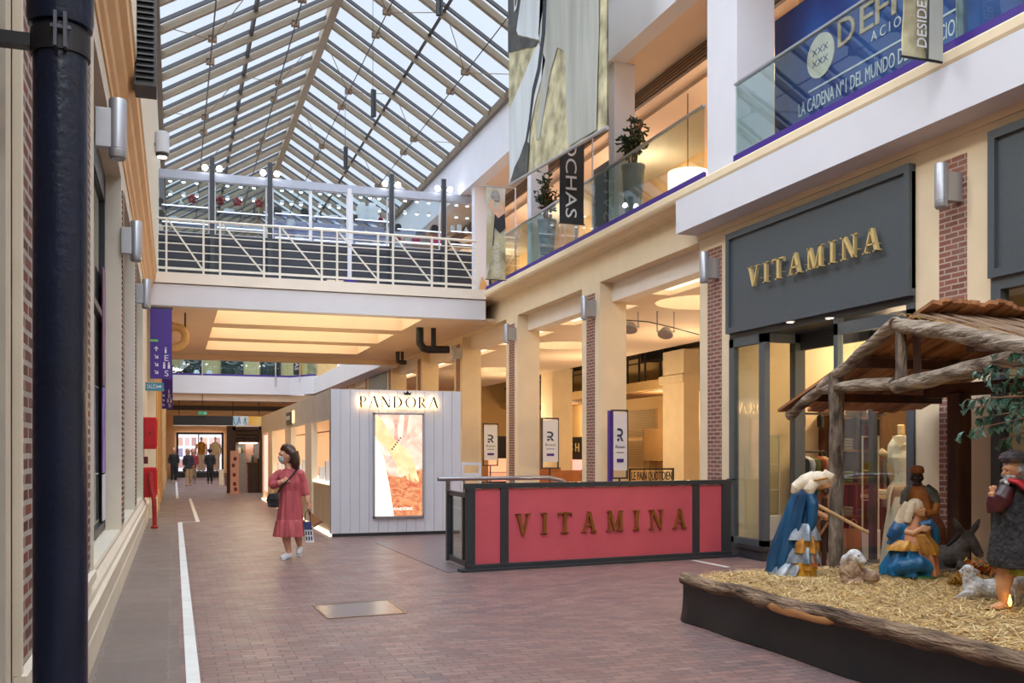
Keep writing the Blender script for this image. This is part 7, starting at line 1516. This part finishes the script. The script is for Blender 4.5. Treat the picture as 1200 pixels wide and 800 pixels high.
# wooden benches
def bench(x, y, w, label):
    t = thing('wooden_bench', label, 'bench', (x, y, 0), 'wooden benches in the hall'); M_ = mat('orange_brown_wood', (170, 100, 48), .5, var=.25, vs=6)
    MB().box(x - w, x + w, y - .22, y + .22, .42, .47).build('seat', M_, t); MB().box(x - w, x + w, y + .2, y + .25, .47, 1.0).build('backrest', M_, t)
    for sx_ in (-1, 1):
        for sy_ in (-.18, .22): MB().box(x + sx_ * (w - .05) - .035, x + sx_ * (w - .05) + .035, y + sy_ - .03, y + sy_ + .03, 0, .42 if sy_ < 0 else 1.02).build('leg', M_, t)
p = atD(645, 552, 30); bench(p.x, p.y, .42, 'orange-brown wooden bench seen under the middle white sign'); p = atD(668, 552, 26); bench(p.x, p.y, .5, 'orange-brown wooden bench seen beside the brick column, nearer one')
# black lettered fence of the bakery
Yq = 26.5; a, b = onY(737.5, Yq), onY(790, Yq); zt = onY(760, Yq, 548.5).z
t = thing('cafe_fence', 'low black metal fence with bakery letters cut out behind the red barrier', 'fence', ((a.x + b.x) / 2, Yq, 0)); g = MB(); g.box(a.x, b.x, Yq, Yq + .04, zt - .05, zt); g.box(a.x, b.x, Yq, Yq + .04, .08, .13); g.box(a.x, a.x + .05, Yq, Yq + .04, 0, zt); g.box(b.x - .05, b.x, Yq, Yq + .04, 0, zt); g.box(a.x, b.x, Yq, Yq + .04, zt - .45, zt - .41); g.build('frame', M_black, t)
g = MB(); put_text(g, 'LE PAIN QUOTIDIEN', (a.x + .08, Yq + .02, zt - .4), (1, 0, 0), (0, 0, 1), b.x - a.x - .16, .3, .03); g.build('lettering', M_black, t)
for k in range(9): x = a.x + (b.x - a.x) * (k + .5) / 9; MB().box(x - .012, x + .012, Yq + .01, Yq + .03, .13, zt - .45).build('bar', M_black, t)
# tan hanging panel with sticks
a, b = onX(791, 17.2, 540), onX(756, 17.2, 503); t = thing('tan_wall_panel', 'tan folded wall panel with thin rods below on the yellow back wall', 'panel', (17.2, (a.y + b.y) / 2, 0)); M_tp = mat('tan_panel_board', (186, 146, 92), .6, var=.1, vs=2); ym = (a.y + b.y) / 2 + .3
MB().hexa([(17.0, a.y, a.z), (16.7, ym, a.z), (17.1, b.y, a.z), (17.3, b.y, a.z)], [(17.0, a.y, b.z), (16.7, ym, b.z), (17.1, b.y, b.z), (17.3, b.y, b.z)]).build('board', M_tp, t)
for k in range(5): y = a.y + (b.y - a.y) * (k + .5) / 5; MB().tube([(17.05, y, 0), (17.05, y, a.z)], .03, 6).build('rod', M_tp, t)
# mezzanine railing posts
t = thing('mezzanine_railing', 'black vertical railing posts on the mezzanine in the hall', 'railing', (15.6, 33, 3.95))
for px in (735.5, 749, 756, 774, 787): p = onX(px, 15.55); MB().tube([(15.55, p.y, 3.95), (15.55, p.y, 5.15)], .04, 8).build('post', M_black, t)
for px in (671,): p = onX(px, 15.55); MB().tube([(15.55, min(p.y, 46), 3.95), (15.55, min(p.y, 46), 5.15)], .05, 8).build('post', M_black, t)
MB().box(15.53, 15.57, 29.3, 46.3, 4.6, 4.64).build('rail', M_black, t); p = onX(770, 16.2); MB().box(16.0, 16.6, p.y - .9, p.y + .9, 4.75, 5.1).build('black_box', M_black, t)
# spotlights on a wire
def spot(px, py, d, label):
    p = atD(px, py, d); t = thing('track_spot', label, 'spotlight', p, 'spotlights under the hall ceiling')
    for s in (-1, 1): MB().tube([p + V((s * .2, 0, .02)), V((p.x + s * .2, p.y, CZ))], .014, 6).build('hanger', M_alu, t)
    MB().lathe([(.09, .1), (.13, .04), (.17, -.05), (.165, -.055)], p, 20, axis=(.3, .35, .9)).build('reflector', M_alu, t, smooth=True); MB().bar(p + V((-.22, 0, .03)), p + V((.22, 0, .03)), .03).build('cross_bar', M_alu, t); MB().lathe([(.12, -.04), (.12, -.035)], p, 16, axis=(.3, .35, .9)).build('lens', L_spot, t)
spot(780, 390, 21, 'double-armed spotlight under the hall ceiling, nearer the big brick pillar'); spot(738, 384, 21, 'double-armed spotlight under the hall ceiling, partly behind the column')
p = [atD(733, 375, 21), atD(760, 377, 21), atD(790, 384, 20.5), atD(819, 392, 20)]; one('ceiling_cable', MB().tube([V((q.x, q.y, min(q.z, CZ - .02))) for q in p], .012, 6), M_dgrey, 'thin dark cable swinging across the hall ceiling between spotlights', 'cable')
# ================================================================ things in the dress shop
def gate(p, label, h=1.55, w=.28):
    t = thing('security_gate', label, 'security gate', p, 'clear security gates of the dress shop'); x, y, z = p
    MB().box(x - w / 2, x + w / 2, y - .04, y + .04, z, z + h * .24).build('base', M_white, t, bevel=.01); f = MB(); q = .012
    f.box(x - w / 2, x - w / 2 + q, y - .012, y + .012, z + h * .24, z + h); f.box(x + w / 2 - q, x + w / 2, y - .012, y + .012, z + h * .24, z + h)
    for u in (1 - q / h, .72, .48): f.box(x - w / 2, x + w / 2, y - .012, y + .012, z + h * u - q / 2, z + h * u + q / 2)
    f.build('edge_frame', mat('acrylic_edge', (222, 214, 196), .3), t); MB().box(x - w / 2 + q, x + w / 2 - q, y - .004, y + .004, z + h * .24, z + h - q).build('pane', G_clear, t)
p = onY(904, 12.3); gate((p.x, 12.3, .2), 'clear acrylic security gate on white base behind the narrow far display pane')
p = onY(1020, 11.3); gate((p.x, 11.3, 0), 'clear acrylic security gate on white base between bark post and mannequin', 1.72)
p = onY(998, 11.0); t = thing('paper_bag', 'upright brown paper bag with handles inside the dress shop doorway', 'shopping bag', (p.x, 11, 0)); MB().hexa([(p.x - .13, 10.94, 0), (p.x + .13, 10.94, 0), (p.x + .13, 11.06, 0), (p.x - .13, 11.06, 0)], [(p.x - .12, 10.95, .46), (p.x + .12, 10.95, .46), (p.x + .12, 11.05, .46), (p.x - .12, 11.05, .46)]).build('paper_body', M_kraft, t)
MB().tube([(p.x - .06, 10.96, .46), (p.x - .05, 10.96, .56), (p.x, 10.96, .6), (p.x + .05, 10.96, .56), (p.x + .06, 10.96, .46)], .008, 6).build('handle', M_kraft, t)
Ym = 9.3; pf = onY(1056, Ym); m = (pf.x * ST + Ym * CT) / FPX; F = Fw(1056, HY + 1.32 / m, V((pf.x, Ym, .18)), m); bot = F.py; top = 497
t, X, Y = mannequin(F, 1056, top, bot, 'headless mannequin in a long cream buttoned dress in the shop window', None, None, mat('mannequin_wood', (206, 168, 122), .4, var=.15, vs=8), arms=True)
M_cd = mat('cream_dress', (232, 220, 198), .7, c2=(208, 194, 168), vs=6, stretch=(1, 1, .2), bump=.25, bs=16)
g = MB(); F.robe(g, [(1053, 668, 21, 14, 0), (1054, 630, 18, 13, 0), (1056, 595, 15, 12, 0), (1057, 575, 12.5, 10, 0), (1057, 566, 11, 9, 0), (1057, 556, 12.5, 9.5, 0), (1056, 536, 15.5, 10.5, -1), (1056, 522, 14.5, 9, 0), (1056, 514, 10, 7, 0), (1056, 510, 6, 5.5, 0)], 9, .035, 60); hill(g, 'dress', M_cd, .007, 1, t)
g = MB(); F.robe(g, [(1057, 569, 12.2, 9.8, 0), (1057, 564, 12, 9.6, 0)], 3, .01, 36); g.build('belt', M_cd, t, smooth=True)
g = MB(); g.prism([(-.05, 0), (.0, -.07), (.05, 0), (.09, .07), (-.09, .07)], F(1055, 518, -10.5), F.r, (0, 0, 1), .015); g.build('collar', M_veil, t)
for k in range(9): g = MB(); F.ell(g, 1055.5, 530 + k * 11, -11.8 if k < 2 else -11.2 - max(0, k - 4) * .5, (.9, .5, .9), 8); g.build('button', M_alu, t, smooth=True)
g = MB(); F.tube(g, [(1048, 566, -10), (1044, 580, -10), (1042, 600, -10)], [1.6, 1.8, 1.6], 8, sq=.4); g.build('belt_end', M_cd, t, smooth=True)
# clothes rails
cloth_cols = [('cream', (232, 222, 200)), ('black', (40, 38, 40)), ('rust', (170, 92, 60)), ('grey', (136, 134, 134)), ('white', (236, 234, 230)), ('sand', (206, 180, 140)), ('navy', (44, 52, 82)), ('olive', (110, 112, 70))]
def rail(x0, y0, x1, y1, z, n, where, seed):
    R_ = random.Random(seed); a, b = V((x0, y0, z)), V((x1, y1, z)); t = thing('clothes_rail', 'black clothes rail with hanging garments ' + where, 'clothes rail', (a + b) / 2 - V((0, 0, z)))
    MB().tube([a, b], .015, 8).build('rail', M_black, t)
    for q in (a, b): MB().tube([q, V((q.x, q.y, 0))], .018, 8).build('upright', M_black, t); MB().bar(V((q.x, q.y - .2, .015)), V((q.x, q.y + .2, .015)), .03).build('foot', M_black, t)
    d = (b - a).normalized(); s = V((-d.y, d.x, 0))
    for k in range(n):
        p = a.lerp(b, (k + .6) / n) - V((0, 0, .02)); cn, cc = cloth_cols[(k * 3 + seed) % 8]; L_ = R_.uniform(.75, 1.1)
        g = thing('garment', '%s garment hanging %s' % (cn, where) if k < 8 else '%s garment hanging %s, second in that colour' % (cn, where), 'garment', p - V((0, 0, L_)), 'garments on the dress shop rails')
        vs = []; fs = []; N_ = 14
        prof = [(.03, -.05), (.2, -.1), (.23, -.16), (.2, -.35), (.19, -L_ * .6), (.24, -L_)]
        mb = MB()
        for w_, z_ in prof:
            for j in range(N_): tt = 2 * math.pi * j / N_; vs.append(p + s * (math.cos(tt) * w_) + d * (math.sin(tt) * .035 * (1 + .3 * math.cos(tt * 3))) + V((0, 0, z_)))
        for i in range(len(prof) - 1):
            for j in range(N_): fs.append((i * N_ + j, i * N_ + (j + 1) % N_, (i + 1) * N_ + (j + 1) % N_, (i + 1) * N_ + j))
        fs += [tuple(range(N_)), tuple(range((len(prof) - 1) * N_, len(prof) * N_))[::-1]]; mb.add(vs, fs); mb.build('cloth', mat('garment_' + cn, cc, .8, var=.15, vs=9), g, smooth=True)
        MB().tube([p - V((0, 0, .055)), p + s * .024, p + s * .024 + V((0, 0, .03)), p + V((0, 0, .044)), p - s * .022 + V((0, 0, .03))], .004, 6).build('hanger', M_alu, g)
rail(8.75, 12.4, 9.24, 12.4, 1.5, 5, 'behind the dress shop doorway', 1); rail(10.35, 12.35, 11.1, 12.35, 1.5, 7, 'deep inside the dress shop past the brown shelf unit', 4)
# counter with shelves and an added rail of black heads
t = thing('shelf_unit', 'brown wall shelf unit with black heads on a rail against the far wall of the dress shop', 'shelf', (9.8, 12.6, 0))
for z in (.5, 1.0, 1.5, 2.0): MB().box(9.38, 10.25, 12.4, 12.72, z, z + .03).build('shelf', M_wood, t)
MB().box(9.38, 10.25, 12.72, 12.745, 0, 2.3).build('back_panel', M_dkw, t)
for x in (9.38, 9.82, 10.25): MB().box(x - .015, x + .015, 12.4, 12.72, 0, 2.05).build('upright', M_dkw, t)
for k in range(5): x = 8.75 + k * .32; MB().lathe([(.04, -.16), (.05, -.15), (.05, 0), (.02, .03)], (x, 12.28, 2.02), 12).build('black_head', M_black, t)
MB().bar((8.65, 12.28, 2.06), (10.25, 12.28, 2.06), .03).build('head_rail', M_black, t)
R_ = random.Random(31); k = 0
for z, lv in ((.53, 'lowest'), (1.03, 'second'), (1.53, 'third')):
    for j in range(4):
        x = 9.5 + j * .2 + (.06 if j > 1 else 0); cn, cc = cloth_cols[(k * 3) % 8]; k += 1; g = MB(); n_ = R_.randint(2, 4)
        for q in range(n_): g.box(x - .085, x + .085, 12.44, 12.68, z + q * .045, z + q * .045 + .04)
        one('folded_sweater', MB().add(g.v, g.f), mat('garment_' + cn, cc, .8, var=.15, vs=9), '%s folded knitwear on the %s shelf of the brown shelf unit, %s the doorway' % (cn, lv, ('nearest', 'second from', 'third from', 'farthest from')[j]), 'folded clothes', 'folded clothes in the dress shop', bevel=.012)
t = thing('display_table', 'pale display table inside the dress shop behind the bowing statue', 'table', (9.95, 11.75, 0)); MB().box(9.6, 10.3, 11.45, 12.05, .82, .87).build('tabletop', M_shopw, t, bevel=.006)
for x in (9.64, 10.26):
    for y in (11.5, 12.0): MB().box(x - .025, x + .025, y - .025, y + .025, 0, .82).build('leg', M_black, t)
for k, (x, y, cn) in enumerate(((9.77, 11.62, 'cream'), (9.77, 11.9, 'rust'), (10.12, 11.62, 'white'), (10.12, 11.9, 'sand'))): one('folded_sweater', MB().box(x - .14, x + .14, y - .12, y + .12, .872, .95), mat('garment_' + cn, dict(cloth_cols)[cn], .8, var=.15, vs=9), '%s folded knitwear lying on the pale display table' % cn, 'folded clothes', 'folded clothes in the dress shop', bevel=.02)
# second shop: lit shelves
t = thing('shelf_unit', 'warm lit wooden shelf unit in the shop behind the leafy tree', 'shelf', (9.9, 5.8, 0)); M_ws2 = mat('honey_shelf_wood', (196, 140, 76), .5, var=.2, vs=6)
for z in (.4, .9, 1.4, 1.9, 2.4): MB().box(9.7, 10.1, 5.1, 7.5, z, z + .03).build('shelf', M_ws2, t)
for y in (5.1, 5.9, 6.7, 7.5): MB().box(9.7, 10.1, y - .015, y + .015, 0, 2.5).build('upright', M_ws2, t)
k = 0
for z, lv in ((1.43, 'middle shelf'), (1.93, 'upper shelf')):
    for j in range(10):
        y = 5.25 + j * .23
        if min(abs(y - q) for q in (5.1, 5.9, 6.7, 7.5)) < .07: continue
        g = MB(); pot(g, V((9.85, y, z)), .055, .2 + .05 * (j % 3), (j + k) % 3); k += 1; cn = ('amber', 'cream', 'brown', 'terracotta')[j % 4]
        one('shelf_' + kn[(j + k - 1) % 3], g, mat('ware_' + cn, {'amber': (222, 160, 70), 'cream': (232, 220, 190), 'brown': (130, 82, 50), 'terracotta': (190, 104, 66)}[cn], .45), '%s %s on the %s of the honey wood shelves' % (cn, ('box', 'bottle', 'jar')[(j + k - 1) % 3], lv), kn[(j + k - 1) % 3], 'wares on the honey wood shelves', smooth=True)
# ================================================================ camera, world, light
cam = bpy.data.cameras.new('camera'); co = bpy.data.objects.new('camera', cam); C.objects.link(co)
co.location = (0, 0, CH); co.rotation_euler = (math.pi / 2, 0, -TH)
cam.sensor_width = 36; cam.lens = FPX / 1200 * 36; cam.shift_y = (HY - 400) / 1200; cam.clip_start = .05; cam.clip_end = 300
SC.camera = co
w = bpy.data.worlds.new('overcast'); SC.world = w; w.use_nodes = True; t = w.node_tree; bg = t.nodes['Background']
L = t.links.new
tc = N(t, 'ShaderNodeTexCoord'); no = N(t, 'ShaderNodeTexNoise', Scale=2.5, Detail=6.); L(tc.outputs['Generated'], no.inputs['Vector'])
mx = N(t, 'ShaderNodeMix', data_type='RGBA'); mx.inputs[6].default_value = (.88, .94, 1.0, 1); mx.inputs[7].default_value = (1, 1, 1, 1); L(no.outputs['Fac'], mx.inputs[0]); L(mx.outputs[2], bg.inputs['Color'])
bg.inputs['Strength'].default_value = .9
def area(name, loc, size, power, col=(1, .78, .5), rot=(0, 0, 0)):
    l = bpy.data.lights.new(name, 'AREA'); l.shape = 'RECTANGLE'; l.size, l.size_y = size; l.energy = power; l.color = col
    o = bpy.data.objects.new(name, l); C.objects.link(o); o.location = loc; o.rotation_euler = rot; return o
def pt(name, loc, power, col=(1, .72, .42), r=.12):
    l = bpy.data.lights.new(name, 'POINT'); l.energy = power; l.color = col; l.shadow_soft_size = r
    o = bpy.data.objects.new(name, l); C.objects.link(o); o.location = loc; return o
WARM = (1, .75, .45)
for y in (16, 22, 28.5, 36): pt('hall_lamp', (12.2, y, 2.7), 190, WARM, .2)
for y in (20, 31, 40): pt('hall_wall_lamp', (16.2, y, 2.9), 110, WARM, .2)
for y in (7.6, 10.8, 11.9): pt('shop_lamp', (10.2, y, 3.0), 48, (1, .76, .46), .15)
pt('shop_lamp', (13.2, 9.5, 3.0), 80, (1, .76, .46), .15)
pt('shop_lamp', (9.3, 4.2, 3.0), 60, (1, .72, .42), .15); pt('shop_lamp', (7.84, 9.0, 2.6), 55, (1, .8, .55), .1)
for y in (15, 20.5, 26, 32): pt('gallery_lamp', (10.3, y, 7.6), 75, (1, .80, .58), .2)
for y in (2, 8): pt('gallery_lamp', (8.0, y, 8.1), 30, (1, .8, .55), .1)
for y in (38, 44, 50, 57): pt('corridor_lamp', (3.2, y, 4.0 if y > 54 else 4.9), 60, (1, .76, .48), .2)
for k, y in enumerate((-9, -2, 5, 11)):
    o = area('eave_fill_light', (0.05, y, 9.2), (2.4, .4), 150, (1, .97, .93)); o.rotation_euler = (V((4.6, y + 3, 0)) - V((0, y, 9.2))).to_track_quat('-Z', 'Y').to_euler(); o.data.specular_factor = .3  # added fill lamps out of view under the eave, without fixtures
sl_ = bpy.data.lights.new('overcast_zenith', 'SUN'); sl_.energy = 7.3; sl_.angle = math.radians(110); sl_.color = (.95, .97, 1)
so = bpy.data.objects.new('overcast_zenith', sl_); C.objects.link(so); so.location = (3, 10, 30); so.rotation_euler = V((.22, .38, -1)).to_track_quat('-Z', 'Y').to_euler()
vs_ = SC.view_settings; vs_.view_transform = 'Standard'; vs_.look = 'None'; vs_.gamma = 1; vs_.exposure = 0.25
try: vs_.use_curve_mapping = False
except Exception: pass
cy = SC.cycles; cy.use_denoising = True
try: cy.denoiser = 'OPENIMAGEDENOISE'
except Exception: pass
cy.max_bounces = 8; cy.diffuse_bounces = 4; cy.glossy_bounces = 3; cy.transparent_max_bounces = 24; cy.transmission_bounces = 4
cy.caustics_reflective = False; cy.caustics_refractive = False; cy.sample_clamp_indirect = 6.0
